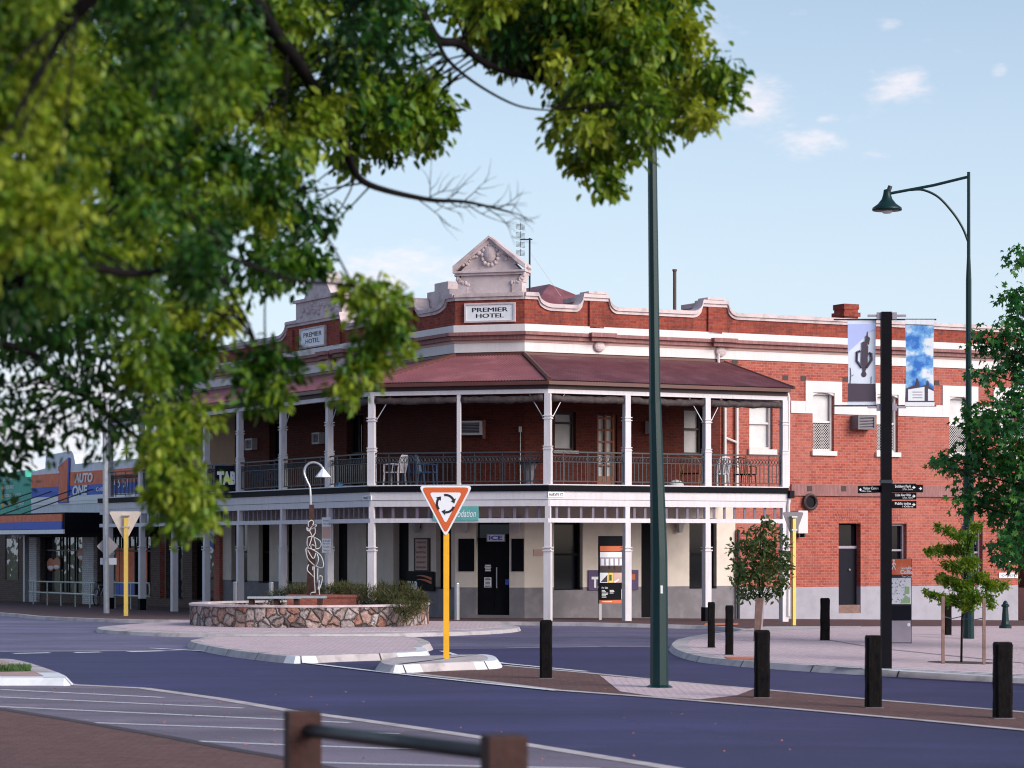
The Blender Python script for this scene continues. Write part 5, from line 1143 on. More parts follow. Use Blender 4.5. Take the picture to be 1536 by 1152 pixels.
for nm, curves in (('hat', ([(715, 300), (714, 270), (738, 252), (752, 268), (746, 290)], [(703, 305), (706, 328), (722, 330), (738, 300), (770, 285), (768, 302), (735, 318), (712, 318), (703, 305)])),
                   ('head', ([(720, 328), (735, 355), (744, 374), (765, 345), (764, 312)],)),
                   ('torso', ([(742, 374), (712, 382), (703, 430), (716, 462)], [(748, 376), (800, 405), (808, 440), (790, 465), (772, 466)], [(742, 376), (722, 445)], [(756, 380), (772, 450)], [(732, 445), (745, 437), (764, 448), (768, 470), (740, 470), (732, 445)])),
                   ('bag', ([(700, 460), (696, 482), (710, 540), (760, 592), (815, 610), (828, 585), (815, 535), (790, 502), (740, 470), (700, 460)], [(708, 475), (750, 540), (770, 500)], [(780, 505), (790, 550), (770, 600)])),
                   ('leg', ([(715, 585), (706, 625), (735, 660), (757, 682)], [(748, 600), (748, 628)], [(757, 600), (760, 700), (765, 795)], [(765, 793), (738, 797), (729, 812), (745, 822), (795, 820), (795, 790)])),
                   ('leg', ([(785, 612), (784, 690), (790, 735), (787, 768)], [(787, 690), (800, 671), (816, 676), (816, 705), (800, 762), (788, 768), (795, 705)], [(795, 790), (794, 700)]))):
    mb = MB()
    for cu in curves: mb.tube(rod(cu), .0135, 6)
    mb.build(nm, M['galvlight'], fig)
# ------------------------------------------------------------------ traffic signs
def rounded(pts, r, n=5):
    o = []; k = len(pts)
    for i in range(k):
        p, a, b = Vector(pts[i]), Vector(pts[i - 1]), Vector(pts[(i + 1) % k]); u = (a - p).normalized(); v = (b - p).normalized()
        for j in range(n + 1):
            t = j / n; P0 = p + u * r; P2 = p + v * r; o.append(tuple(P0 * (1 - t) ** 2 + p * 2 * t * (1 - t) + P2 * t * t))
    return o
def tri_sign(name, label, px0, px1, py0, py1, pole, poley, Yb, hgt, front, u=(1, 0), polemat='yellow', pw=.1, ph=.1, poletop=None, back='signgrey', poledepth=0):
    X = (pole - CX) * Yb / F; z0 = gz(X, Yb) + hgt; q = Fr((X, Yb), u)
    r = thing(name, label, 'sign', (X, Yb, z0)); k = Yb / F
    t0, zt = q.at(px0, py0, .07); t1, zb = q.at(px1, py0, .07); zb = q.z((px0 + px1) / 2, py1, .07); m = (t0 + t1) / 2
    if front: n0 = .06
    else: n0 = -.075
    pts = [(t0, zt), (t1, zt), (m, zb)][::-1]; pts = [pts[2], pts[1], pts[0]]; pts = [(t0, zt), (m, zb), (t1, zt)]
    ptop = q.z(pole, poletop) if poletop else (zt + zb) / 2 + .1
    MB().box(q, -pw / 2, pw / 2, z0 - .1, ptop, -ph / 2, ph / 2).build('pole', M[polemat], r)
    out_ = rounded(pts, min(.13, .1 * (t1 - t0)))
    if front:
        b_ = MB().poly(q, out_, n0, n0 + .012).build('sign_plate', M['signwhite'], r); c = (m, (zt * 2 + zb) / 3)
        def sc(f): return rounded([(c[0] + (x - c[0]) * f, c[1] + (z - c[1]) * f) for x, z in pts], .10 * f)
        MB().poly(q, sc(.90), n0 + .012, n0 + .015).build('red_border', M['signred'], b_); MB().poly(q, sc(.60), n0 + .015, n0 + .018).build('white_field', M['signwhite'], b_)
        mb = MB(); cz = c[1] - .015; R0 = .155
        for j in range(3):
            a0 = R(100 - 120 * j); n = 8; w2 = .021; L = R(72)
            inn_ = [(c[0] + (R0 - w2) * math.cos(a0 - L * i / n), cz + (R0 - w2) * math.sin(a0 - L * i / n)) for i in range(n + 1)]
            ou = [(c[0] + (R0 + w2) * math.cos(a0 - L * i / n), cz + (R0 + w2) * math.sin(a0 - L * i / n)) for i in range(n + 1)]
            mb.strip(q, inn_, ou, n0 + .018, n0 + .021); e = a0 - L; e2 = a0 - L - R(27)
            mb.poly(q, [(c[0] + (R0 - .055) * math.cos(e), cz + (R0 - .055) * math.sin(e)), (c[0] + R0 * math.cos(e2), cz + R0 * math.sin(e2)), (c[0] + (R0 + .055) * math.cos(e), cz + (R0 + .055) * math.sin(e))], n0 + .018, n0 + .021)
        mb.build('circling_arrows', M['letterblack'], b_)
    else:
        b_ = MB().poly(q, out_, n0, n0 + .015).build('sign_plate', M[back], r)
        for zz_ in (zt - .15, zt - .5): MB().box(q, -pw * .9, pw * .9, zz_, zz_ + .04, -ph / 2 - .012, ph / 2 + .012).build('clamp', M['galv'], r)
    return r
tri_sign('roundabout_sign', 'red and white triangular roundabout sign with circling arrows on a yellow pole', 628, 709, 728.5, 806, 669.5, 988, gnd(669.5, 988, .14).y, .14, True, poletop=800)
p = gnd(189, 924, .1); tri_sign('roundabout_sign', 'cream back of a triangular sign on a yellow pole beside the hand rails', 162, 212, 767, 814, 189, 924, p.y, .1, False, polemat='yellow_pale', pw=.12, back='signcream', poletop=777)
p = gnd(1190.5, 938, .1); tri_sign('roundabout_sign', 'dark grey back of a triangular sign on a yellow pole by the brick wall', 1177, 1209, 768, 812, 1190.5, 938, p.y, .1, False, u=(.94, .34), polemat='yellow_pale', pw=.09, back='signgrey', poletop=778)
M['signmid'] = paint('sign_back_mid_grey', (.46, .40, .41), .6, .06, 5)
# galvanised pole with diamond sign
p = gnd(160, 920, .1); q = Fr((p.x, p.y), (1, 0)); z = lambda y: q.z(159, y); r = thing('warning_sign', 'tall galvanised pole with the back of a diamond sign and a small plate', 'sign', p)
MB().tube([(p.x, p.y, p.z - .1), (p.x - .03, p.y, z(800)), (p.x - .05, p.y, z(600))], [.095, .09, .085], 10).build('pole', M['galv'], r)
t = q.t(159.5, .12); d = z(803) - z(836); MB().poly(q, rounded([(t, z(803)), (t - d / 2, z(819.5)), (t, z(836)), (t + d / 2, z(819.5))], .06), -.135, -.12).build('diamond_plate', M['signmid'], r)
MB().box(q, q.t(149.5), q.t(174), z(847), z(837), -.135, -.12).build('small_plate', M['signwhite'], r); MB().box(q, t - .025, t + .025, z(838), z(802), -.119, .11).build('bracket', M['galv'], r)
# ------------------------------------------------------------------ street lamps
def octa(c, segs, mat, name, parent, seg=8): MB().lathe(c, segs, seg).build(name, mat, parent)
def lamp_head(px, py0, py1, pxa, q, r, n=0):
    t, z1 = q.at(px, py1, n); zt = q.z(px, py0, n); c = q.W(t, 0, n); h = zt - z1; w2 = (q.t(px + 22.5, n) - t)
    MB().lathe(c, [(w2 * .97, z1 + h * .10), (w2, z1 + h * .14), (w2 * .97, z1 + h * .2), (w2 * .62, z1 + h * .34), (w2 * .36, z1 + h * .52), (w2 * .26, z1 + h * .7), (w2 * .22, z1 + h * .86), (w2 * .1, z1 + h * .88)], 20).build('lamp_shade', M['green'], r, smooth=True)
    MB().lathe(c, [(w2 * .25, z1 + .0), (w2 * .36, z1 + h * .05), (w2 * .38, z1 + h * .1)], 14).build('lens', M['curtain'], r, smooth=True)
    MB().tube([(c.x + w2 * .1, c.y, z1 + h * .8), (c.x + w2 * .22, c.y, z1 + h * 1.0)], w2 * .15, 8).build('photo_cell', M['iron'], r)
    return c, z1 + h * .62
p = gnd(1453, 958, .11); q = Fr((p.x, p.y), (1, 0)); zt = q.z(1453, 258)
rl = thing('street_lamp', 'dark green street lamp with curved brace and bell shaded lamp', 'street lamp', p, 'street lamps')
octa(p, [(.135, p.z - .1), (.13, p.z + .3), (.12, q.z(1453, 690)), (.072, q.z(1453, 680)), (.066, q.z(1453, 420)), (.042, q.z(1453, 385)), (.038, zt)], M['green'], 'pole', rl, 10)
c, za = lamp_head(1330.5, 279, 320, 0, q, rl)
MB().tube([(c.x, c.y, q.z(1337, 291)), q.W(*q.at(1400, 278)), q.W(*q.at(1453, 265))], .034, 8).build('arm', M['green'], rl)
MB().tube(smooth_path([q.W(*q.at(x, y)) for x, y in ((1366, 285), (1385, 285), (1408, 296), (1430, 320), (1444, 342), (1452, 362))], 5), .028, 8).build('brace', M['green'], rl)
p = gnd(989, 1032); q = Fr((p.x, p.y), (1, 0)); zj = q.z(985, 601); zt = 12.2
rl = thing('street_lamp', 'tall tapered dark green lamp pole standing on the median in front of the hotel', 'street lamp', p, 'street lamps')
xo = q.t(982) ; 
MB().tube([(p.x, p.y, p.z + .02), (p.x - .005, p.y, p.z + 2), q.W(q.t(982.5), zj)], [.142, .128, .092], 8).build('pole', M['green'], rl)
MB().tube([q.W(q.t(982.4), zj), q.W(q.t(978), q.z(978, 200)), q.W(q.t(975), zt)], [.086, .068, .045], 8).build('upper_pole', M['green'], rl)
MB().tube([q.W(q.t(982.5), zj - .03), q.W(q.t(982.4), zj + .03)], .097, 8).build('joint_collar', M['green'], rl); MB().lathe(p, [(.2, p.z), (.2, p.z + .02), (.15, p.z + .05)], 8).build('base_plate', M['green'], rl)
z9 = q.z(985, 900); MB().box(q, q.t(990), q.t(993.5), q.z(990, 890), q.z(990, 878), .11, .125).build('sticker', M['signwhite'], rl)
MB().tube([q.W(q.t(975), zt - .1), q.W(q.t(975) - 1.9, zt - .45)], .035, 8).build('arm', M['green'], rl); c = q.W(q.t(975) - 2.0, 0); MB().lathe(c, [(.34, zt - .85), (.35, zt - .82), (.2, zt - .68), (.1, zt - .5), (.07, zt - .3)], 16).build('lamp_shade', M['green'], rl)
# ------------------------------------------------------------------ banner and finger post
p = gnd(1330, 1003, .11); q = Fr((p.x, p.y), (1, .0)); bpst = thing('banner_post', 'square black post carrying two hanging banners and black finger signs', 'post', p)
zt = q.z(1328, 468); MB().wb((p.x - .01, p.y), .175, .175, p.z - .05, zt).build('post', M['black'], bpst); zc = q.z(1330, 612)
MB().wb((p.x - .01, p.y), .20, .20, q.z(1328, 725), q.z(1328, 720)).build('collar', M['iron'], bpst)
for sx in (-1, 1):
    for y in (474, 611):
        z = q.z(1328, y); MB().box(q, min(sx * .09, sx * .17), max(sx * .09, sx * .17), z - .06, z + .06, -.03, .05).box(q, min(sx * .171, sx * .33), max(sx * .171, sx * .33), z - .018, z + .022, .0, .04).build('clamp', M['lilac'], bpst)
        z2 = q.z(1328, 479 if y == 474 else 608.5); xa, xb = (q.t(1251), -.09) if sx < 0 else (.09, q.t(1405)); MB().tube([q.W(xa, z2, -.04), q.W(xb, z2, -.04)], .014, 6).build('banner_rod', M['iron'], bpst)
def banner(x0, x1, label):
    t0, t1 = q.t(x0), q.t(x1); zt, zb = q.z(1328, 478), q.z(1328, 609); r = thing('banner', label, 'banner', q.W((t0 + t1) / 2, zb, -.04), 'banners on the black post'); return r, t0, t1, zt, zb
bskin = {}
def banmat(name, sky1, sky2, cloud, sc, lo, hi, add=0):
    m, nt, bs = base_mat(name); g = N(nt, 'ShaderNodeNewGeometry'); n = noise(nt, g.outputs['Position'], sc, 5, .55); col = ramp(nt, n.outputs[0], [(lo, sky1), ((lo + hi) / 2, sky2), (hi, cloud)]).outputs[0]
    nt.links.new(col, bs.inputs['Base Color']); bs.inputs['Roughness'].default_value = .7; return m
cloth = banmat('printed_sky_banner', (.02, .14, .50), (.16, .38, .70), (.72, .74, .80), 3.2, .42, .60)
def cloth_sheet(t0, t1, z0, z1, n, wav=.012, nx=8, nz=14):
    mb = MB(); g = []
    for j in range(nz + 1):
        for i in range(nx + 1):
            fx, fz = i / nx, j / nz; g.append(q.W(t0 + (t1 - t0) * fx + .015 * math.sin(math.pi * fz) * (1 - 2 * fx), z0 + (z1 - z0) * fz, n + wav * math.sin(2.5 * fx + 3 * fz) * math.sin(math.pi * fz)))
    W1 = nx + 1; mb.add(g, [(j * W1 + i, j * W1 + i + 1, (j + 1) * W1 + i + 1, (j + 1) * W1 + i) for j in range(nz) for i in range(nx)])
    off = Vector((0, .006, 0)); mb.add([v + off for v in g], [(j * W1 + i, (j + 1) * W1 + i, (j + 1) * W1 + i + 1, j * W1 + i + 1) for j in range(nz) for i in range(nx)]); return mb
M['banner_lilac'] = paint('banner_lilac', (.46, .52, .86), .8, .03, 3, bst=0); M['banner_pale'] = paint('banner_pale', (.70, .74, .86), .8, .03, 3, bst=0); M['banner_dark'] = paint('banner_dark', (.075, .055, .08), .8, .05, 3, bst=0)
r, t0, t1, zt, zb = banner(1271.5, 1315, 'left banner with a dark upside down figure against a pale sky'); W_ = t1 - t0; Hh = zt - zb
cloth_sheet(t0, t1, zb, zt, -.04).build('cloth', M['banner_pale'], r)
def bp(pts): return [(t0 + W_ * x, zt - Hh * y) for x, y in pts]
nn = -.025
MB().poly(q, bp([(.01, .06), (.01, .38), (.2, .33), (.55, .22), (.8, .14), (.97, .12), (.98, .06)]), nn, nn + .003).build('upper_sky', M['banner_lilac'], r)
MB().poly(q, bp([(.02, .74), (.02, .945), (.97, .945), (.97, .745)]), nn, nn + .003).build('dark_ground', M['banner_dark'], r)
mb = MB(); mb.poly(q, bp([(.50, .55), (.46, .5), (.48, .38), (.52, .28), (.58, .26), (.66, .28), (.72, .32), (.70, .45), (.70, .5), (.66, .55), (.62, .6), (.60, .64), (.54, .64), (.53, .6)]), nn, nn + .004)
mb.poly(q, bp([(.62, .27), (.66, .16), (.70, .14), (.71, .20), (.78, .22), (.74, .30)]), nn, nn + .0042); mb.poly(q, bp([(.50, .40), (.50, .27), (.56, .26), (.6, .33), (.55, .4)]), nn, nn + .0038)
for pts in ([(.5, .56), (.32, .48), (.34, .38), (.44, .37)], [(.66, .56), (.84, .47), (.82, .40), (.74, .39)]):
    mb.tube([q.W(t, z, nn + .002) for t, z in bp(pts)], .022, 5)
mb.ball((*bp([(.57, .635)])[0], nn), .045, .004, .05, 10, 6, q); mb.build('upside_down_figure', M['banner_dark'], r)
mb = MB(); mb.tube([q.W(t, z, nn + .002) for t, z in bp([(.1, .74), (.12, .64), (.10, .56)])], .006, 4); mb.tube([q.W(t, z, nn + .002) for t, z in bp([(.12, .66), (.22, .64)])], .005, 4); mb.tube([q.W(t, z, nn + .002) for t, z in bp([(.82, .74), (.83, .66)])], .005, 4); mb.build('bare_twigs', M['banner_dark'], r)
r, t0, t1, zt, zb = banner(1358, 1402, 'right banner printed with blue cloudy sky above white gate signs'); W_ = t1 - t0; Hh = zt - zb
cloth_sheet(t0, t1, zb, zt, -.04).build('cloth', cloth, r)
MB().poly(q, bp([(.0, .01), (.0, .06), (1, .07), (1, .01)]), nn, nn + .003).build('top_hem', M['pale_wall'], r); MB().box(q, t0, t1, zb, zb + Hh * .045, nn, nn + .003).build('bottom_hem', M['signwhite'], r)
mb = MB(); mb.poly(q, bp([(.02, .80), (.02, .955), (.99, .955), (.99, .82), (.85, .78), (.70, .76), (.5, .78), (.3, .76)]), nn, nn + .003); mb.poly(q, bp([(.36, .77), (.40, .68), (.44, .69), (.5, .77)]), nn, nn + .0032); mb.poly(q, bp([(.74, .77), (.76, .70), (.8, .72), (.82, .77)]), nn, nn + .0034); mb.build('gate_silhouette', M['banner_dark'], r)
MB().poly(q, bp([(.10, .81), (.10, .94), (.66, .94), (.66, .78)]), nn + .0036, nn + .005).poly(q, bp([(.78, .80), (.78, .94), (.98, .94), (.98, .83)]), nn + .0036, nn + .005).build('white_board', M['signwhite'], r)
mb = MB()
for i in range(3): (a, z) = bp([(.25, .84 + .032 * i)])[0]; mb.box(q, a, a + W_ * .34, z - .008, z + .008, nn + .005, nn + .006)
mb.build('board_lettering', M['lilac'], r)
# finger signs: each its own blade
def finger(x0, x1, y0, y1, lines, label, left, dep=0, tilt=0):
    t0, t1 = q.t(x0), q.t(x1); c, d = q.z(1330, y1), q.z(1330, y0); r = thing('finger_sign', label, 'sign', q.W((t0 + t1) / 2, c, dep), 'finger signs on the black post')
    n = dep; dz = tilt * (t1 - t0)
    MB().poly(q, [(t0, c), (t1, c + dz), (t1, d + dz), (t0, d)], n, n + .025).build('blade', M['black'], r)
    mb = MB(); h = d - c; m = (t0 + t1) / 2
    if lines:
        mb.text(q, m + (.02 if left else -.02), c + h * .66 + dz / 2, h * .36, lines[0], n + .028, (t1 - t0) * .66, bold=.01)
        mb.text(q, m + (-.06 if left else .06), c + h * .25 + dz / 2, h * .24, lines[1], n + .028, (t1 - t0) * .42)
    ax = t0 + .05 if left else t1 - .05; sg = -1 if left else 1; zc = c + h / 2 + (0 if left else dz)
    mb.poly(q, [(ax - .02, zc - .008), (ax + .01 * 1, zc - .008), (ax + .01, zc + .008), (ax - .02, zc + .008)], n + .026, n + .028)
    mb.poly(q, [(ax + sg * .035, zc), (ax, zc + .03), (ax, zc - .03)][::-sg], n + .026, n + .029); mb.build('lettering', M['letterwhite'], r)
finger(1287, 1322, 729, 740, ('Visitor Centre', '475m, 6mins'), 'black finger sign pointing left to the visitor centre', True, -.02, .03)
finger(1337.5, 1374, 725.5, 737, ('Soldiers Park', '275m, 3mins'), 'topmost right hand finger sign reading Soldiers Park', False, .02, .0)
finger(1337, 1385, 727, 738.5, None, 'longer black finger sign half hidden behind the topmost right hand one', False, -.06, .0)
finger(1337.5, 1374, 739, 749.5, ('Collie River Walk', '525m, 7mins'), 'middle right hand finger sign reading Collie River Walk', False, .02, .0)
finger(1337.5, 1374, 751.5, 762.5, ('Public toilet', '100m'), 'lowest right hand finger sign reading Public toilet', False, .02, .0)
# map totem behind the post
p = gnd(1352, 965, .11); q = Fr((p.x, p.y), (1, .0)); r = thing('map_sign', 'upright map panel with orange head and grey foot behind the black post', 'sign', p)
x0, x1 = q.t(1333), q.t(1367.5); z = lambda y: q.z(1352, y); MB().box(q, x0, x1, p.z - .02, z(838), -.12, 0).build('cabinet', M['iron'], r)
MB().box(q, x0 + .02, x1 - .015, z(862), z(838.5), .001, .012).build('orange_head', M['shopred'], r); MB().box(q, x0 + .02, x1 - .015, z(965) + .02, z(931), .001, .012).build('grey_foot', M['lilac'], r); MB().box(q, x0 + .02, x1 - .015, z(930), z(908), .001, .010).build('dark_photo', M['door'], r)
mp_ = MB().box(q, x0 + .02, x1 - .015, z(906), z(867), .001, .012).build('map_panel', M['signwhite'], r)
mb = MB(); mb.text(q, q.t(1360), z(852), .06, 'walk', .014, .26, bold=.02); mb.text(q, q.t(1359.5), z(858), .09, 'Collie', .014, .27, bold=.025); mb.text(q, q.t(1360), z(864.6), .045, 'Town Centre', .014, .22)
# walking pictogram
wx, wz = q.t(1340.5), z(847); mb.ball((wx, wz + .09, .013), .022, .002, .026, 8, 5, q)
for pts in ([(0, .06), (-.005, -.02)], [(-.005, -.02), (.04, -.11)], [(-.005, -.02), (-.045, -.11)], [(0, .05), (.045, -.005)], [(0, .05), (-.035, 0)]): mb.tube([q.W(wx + a, wz + b, .015) for a, b in pts], .012, 5)
mb.ball((q.t(1363), z(937), .014), .035, .002, .04, 12, 6, q); mb.build('lettering', M['letterwhite'], r)
mb = MB(); mg = MB()
for i in range(46):
    a = rnd.uniform(x0 + .05, x0 + .36); b = z(rnd.uniform(869, 904)); mb.box(q, a, a + rnd.uniform(.008, .03), b, b + rnd.uniform(.008, .04), .012, .014)
mb.build('street_blocks', M['lilac'], mp_)
mg.poly(q, [(q.t(1357), z(880)), (q.t(1357), z(891)), (q.t(1364), z(891)), (q.t(1364), z(880))], .0141, .0155); mg.poly(q, [(q.t(1350), z(905)), (q.t(1365), z(905)), (q.t(1365), z(897)), (q.t(1358), z(893))], .0141, .0155); M['mapgreen'] = paint('map_green', (.32, .5, .25), .6, .1, 20); mg.build('parks', M['mapgreen'], mp_)
# ------------------------------------------------------------------ bollards
p0 = gnd(819, 1018); bl = thing('timber_bollard', 'black square timber bollard on the median nearest the yellow sign pole', 'bollard', p0, 'black timber bollards')
bh = 88 * p0.y / F
mb = MB(); n = 6
def bpost(w2, h):
    vs = []; 
    for i in range(n + 1):
        zz_ = h * i / n
        for x, y in ((-1, -.72), (-.72, -1), (.72, -1), (1, -.72), (1, .72), (.72, 1), (-.72, 1), (-1, .72)): vs.append((p0.x + x * w2 + rnd.uniform(-.004, .004), p0.y + y * w2 + rnd.uniform(-.004, .004), p0.z + zz_ - .0))
    return vs, [(i * 8 + j, i * 8 + (j + 1) % 8, (i + 1) * 8 + (j + 1) % 8, (i + 1) * 8 + j) for i in range(n) for j in range(8)] + [tuple(n * 8 + j for j in range(8))]
mb.add(*bpost(.1, bh - .03)); mb.build('post', M['blackwood'], bl); MB().wb((p0.x, p0.y), .19, .19, p0.z + bh - .03, p0.z + bh, 0, .9).build('chamfered_top', M['blackwood'], bl)
MB().wb((p0.x, p0.y), .24, .24, p0.z - .02, p0.z + .015).build('footing', M['signgrey'], bl)
for px, yt, yb, wpx, pz, lb in ((1143, 945, 1047, 22, 0, 'black square timber bollard on the median just right of the tall green pole'), (1310, 953, 1062, 23, 0, 'black square timber bollard on the median just left of the banner post foot'),
                            (1504, 963, 1078, 26, 0, 'black square timber bollard nearest the right edge of the picture'), (1067, 903, 972, 10.5, .11, 'slim black bollard at the tip of the pink plaza, left of its twin'),
                            (1094, 908, 983, 12, .11, 'slim black bollard at the tip of the pink plaza next to the young leafy tree'), (1237.5, 897, 961, 13.5, .11, 'black timber bollard on the plaza in front of the cellar door'), (1421.5, 895, 953, 10.5, .11, 'black timber bollard behind the staked sapling')):
    p = gnd(px, yb, pz); h = (yb - yt) * p.y / F; dup(bl, p, lb, sc=(wpx * p.y / F / .2, wpx * p.y / F / .2, h / bh), rz=R(rnd.uniform(-3, 3)))
p = gnd(1508, 943, .1); MB().lathe(p, [(.17, p.z - .02), (.17, p.z + .07), (.12, p.z + .12), (.1, p.z + .2), (.075, p.z + .58), (.11, p.z + .6), (.11, p.z + .64), (.07, p.z + .67), (.06, p.z + .71), (.02, p.z + .76)], 16).build('cast_bollard', M['green'], label='small dark green cast iron bollard with a domed head at the right', cat='bollard', org=p, smooth=False)
# ------------------------------------------------------------------ hand rails and a leaning bicycle on the left
def handrail(xs, ytop, ymid, ybase, label, x_end):
    pts = [gnd(x, y, .1) for x, y in zip(xs, ybase)]; r = thing('hand_rail', label, 'hand rail', pts[0], 'pale tubular hand rails')
    hh = (ybase[0] - ytop) * pts[0].y / F; hm = (ybase[0] - ymid) * pts[0].y / F; rr = .028
    a, b = pts[0], pts[-1]; u = (b - a).normalized(); e = b + u * .35; s0_ = a - u * .5
    up = lambda p, h: p + Vector((0, 0, h))
    MB().tube(smooth_path([up(s0_, hm), up(s0_, hh), up(a, hh), up(b, hh), up(e - u * .1, hh), up(e, hh - .1), up(e, hm + .1), up(e - u * .1, hm), up(b, hm), up(a, hm), up(s0_, hm)], 3), rr, 6).build('rail', M['rail'], r)
    for p in pts: MB().tube([p, up(p, hh)], rr, 6).build('post', M['rail'], r)
handrail((50, 71, 91.5, 113, 135), 872, 888, (906.5, 908, 909, 910.5, 912), 'longer tubular hand rail in front of the motor parts shop window', 0)
handrail((173, 196, 219), 874, 893, (913, 914, 915), 'shorter tubular hand rail behind the cream sign back', 0)
p = gnd(152, 909, .1); r = thing('bicycle', 'bicycle seen end on leaning by the galvanised pole', 'bicycle', p); q = Fr((p.x, p.y), (.22, .97))
for sx in (-.5, .5):
    pts = [q.W(sx + .33 * math.cos(a), p.z + .34 + .33 * math.sin(a), 0) for a in [2 * math.pi * j / 20 for j in range(21)]]; w_ = MB().tube(pts, .022, 5, cap=False).build('wheel', M['iron'], r)
    mb = MB(); [mb.tube([q.W(sx, p.z + .34, 0), q.W(sx + .32 * math.cos(a), p.z + .34 + .32 * math.sin(a), 0)], .004, 3) for a in [j * .785 for j in range(8)]]; mb.build('spokes', M['galv'], w_)
mb = MB(); jn = [(-.5, .34), (-.12, .36), (-.25, .8), (.32, .78), (.5, .34)]
for a, b in ((0, 1), (1, 2), (2, 3), (1, 3), (3, 4), (0, 2)): mb.tube([q.W(jn[a][0], p.z + jn[a][1], 0), q.W(jn[b][0], p.z + jn[b][1], 0)], .018, 6)
mb.build('frame', M['galv'], r); MB().ball((-.27, p.z + .9, 0), .14, .07, .04, 10, 5, q).build('saddle', M['black'], r)
MB().tube([q.W(.32, p.z + .78, 0), q.W(.35, p.z + 1.0, 0)], .016, 6).tube([q.W(.33, p.z + .98, -.3), q.W(.37, p.z + 1.0, 0), q.W(.33, p.z + .98, .3)], .014, 6).build('handlebar', M['iron'], r)
# ------------------------------------------------------------------ timber rail fence in the foreground
fa, fb = Vector((-.96, 12.0)), Vector((-.03, 10.0)); fd = (fb - fa); fen = thing('rail_fence', 'low red brown timber post fence with a dark pipe rail in the foreground', 'fence', (fa.x, fa.y, gz(*fa)))
for i in (0, 1):
    c = fa + fd * i; zg = gz(c.x, c.y); zt = {0: 2.2 - 251 * 12 / F, 1: 2.2 - 288 * 10 / F}.get(i, 1.45)
    MB().wb(c, .15, .15, zg - .2, zt - .012, R(14)).build('post', M['rustwood'], fen); MB().wb(c, .15, .15, zt - .012, zt, R(14), .95).build('post_top', M['rustwood'], fen)
pr_ = [(*(fa + fd * i + Vector((.02, -.03))), 1.345 + .05 * i - .0) for i in (0, 1)]
MB().tube(pr_, .032, 10).build('pipe_rail', M['iron'], fen, smooth=True)
# ------------------------------------------------------------------ foliage
rng = np.random.default_rng(11)
OVAL = (np.array([(0, 0, 0), (.3, .23, .06), (.7, .2, .05), (1, 0, -.06), (.7, -.2, .05), (.3, -.23, .06)]), [(0, 1, 2, 3), (0, 3, 4, 5)])
LANCE = (np.array([(0, 0, 0), (.35, .15, .04), (1, 0, -.1), (.35, -.15, .04)]), [(0, 1, 2), (0, 2, 3)])
NEEDLE = (np.array([(0, .075, 0), (0, -.075, 0), (1, 0, -.1)]), [(0, 1, 2)])
_st = [(0, 0, 0)]
for j in range(5):
    a = R(-125 + 62.5 * j); L_ = (.62, .85, 1.0, .85, .62)[j]; _st.append((L_ * math.cos(a) * .9 + .1, L_ * math.sin(a) * .75, -.10 * L_))
    if j < 4: a2 = a + R(31); _st.append((.36 * math.cos(a2) + .1, .36 * math.sin(a2), .03))
STAR = (np.array(_st), [(0, j, j + 1) for j in range(1, 9)])
def leaves(name, pos, ld, size, tmpl, mat, parent, jit=.35, kind=None, tone=None):
    n = len(pos); V0, F0 = tmpl; k = len(V0)
    x = ld + rng.normal(0, jit, (n, 3)); x /= np.linalg.norm(x, axis=1)[:, None]
    up = rng.normal(0, .55, (n, 3)) + np.array([0, 0, 1.0]); y = np.cross(up, x); y /= np.linalg.norm(y, axis=1)[:, None] + 1e-9; z = np.cross(x, y)
    s = (np.clip(.0044 * pos[:, 1], .042, .08) if size is None else size) * rng.uniform(.65, 1.25, n)
    v = pos[:, None, :] + (V0[None, :, 0:1] * x[:, None, :] + V0[None, :, 1:2] * y[:, None, :] + V0[None, :, 2:3] * z[:, None, :]) * s[:, None, None]
    root = parent
    o0 = np.array(root.location) if root else pos.mean(0)
    v = (v - o0).reshape(-1, 3).astype(np.float32); me = bpy.data.meshes.new(name)
    nf = len(F0); fl = [len(f) for f in F0]; flat = np.array([i for f in F0 for i in f], dtype=np.int32)
    idx = (flat[None, :] + (np.arange(n) * k)[:, None]).reshape(-1).astype(np.int32); tot = np.tile(np.array(fl, dtype=np.int32), n); st = np.concatenate([[0], np.cumsum(tot)[:-1]]).astype(np.int32)
    me.vertices.add(len(v)); me.vertices.foreach_set('co', v.reshape(-1)); me.loops.add(len(idx)); me.loops.foreach_set('vertex_index', idx)
    me.polygons.add(len(tot)); me.polygons.foreach_set('loop_start', st); me.polygons.foreach_set('loop_total', tot); me.update(calc_edges=True); me.materials.append(mat)
    if tone is not None: me.attributes.new('tone', 'FLOAT', 'POINT').data.foreach_set('value', np.repeat(tone, k).astype(np.float32))
    o = bpy.data.objects.new(name, me); COL.objects.link(o)
    if parent: o.parent = parent
    else: o.location = o0
    if kind: o['kind'] = kind
    return o
def sphere_pts(n, pw=.5):
    d = rng.normal(0, 1, (n, 3)); d /= np.linalg.norm(d, axis=1)[:, None]; return d, d * (rng.uniform(0, 1, n) ** pw)[:, None]
def clump(c, r, nspray, per, spread, droop=.7, squash=.8):
    d, p = sphere_pts(nspray, .42); p = p * np.array([r, r, r * squash]) + np.array(c)
    pos = np.repeat(p, per, 0) + rng.normal(0, spread, (nspray * per, 3)); ld = np.repeat(d, per, 0) * .8 + np.array([0, 0, -droop]) + rng.normal(0, .4, (nspray * per, 3)); return pos, ld
def inpoly(x, y, poly):
    r = False; j = len(poly) - 1
    for i in range(len(poly)):
        xi, yi = poly[i]; xj, yj = poly[j]
        if (yi > y) != (yj > y) and x < (xj - xi) * (y - yi) / (yj - yi) + xi: r = not r
        j = i
    return r
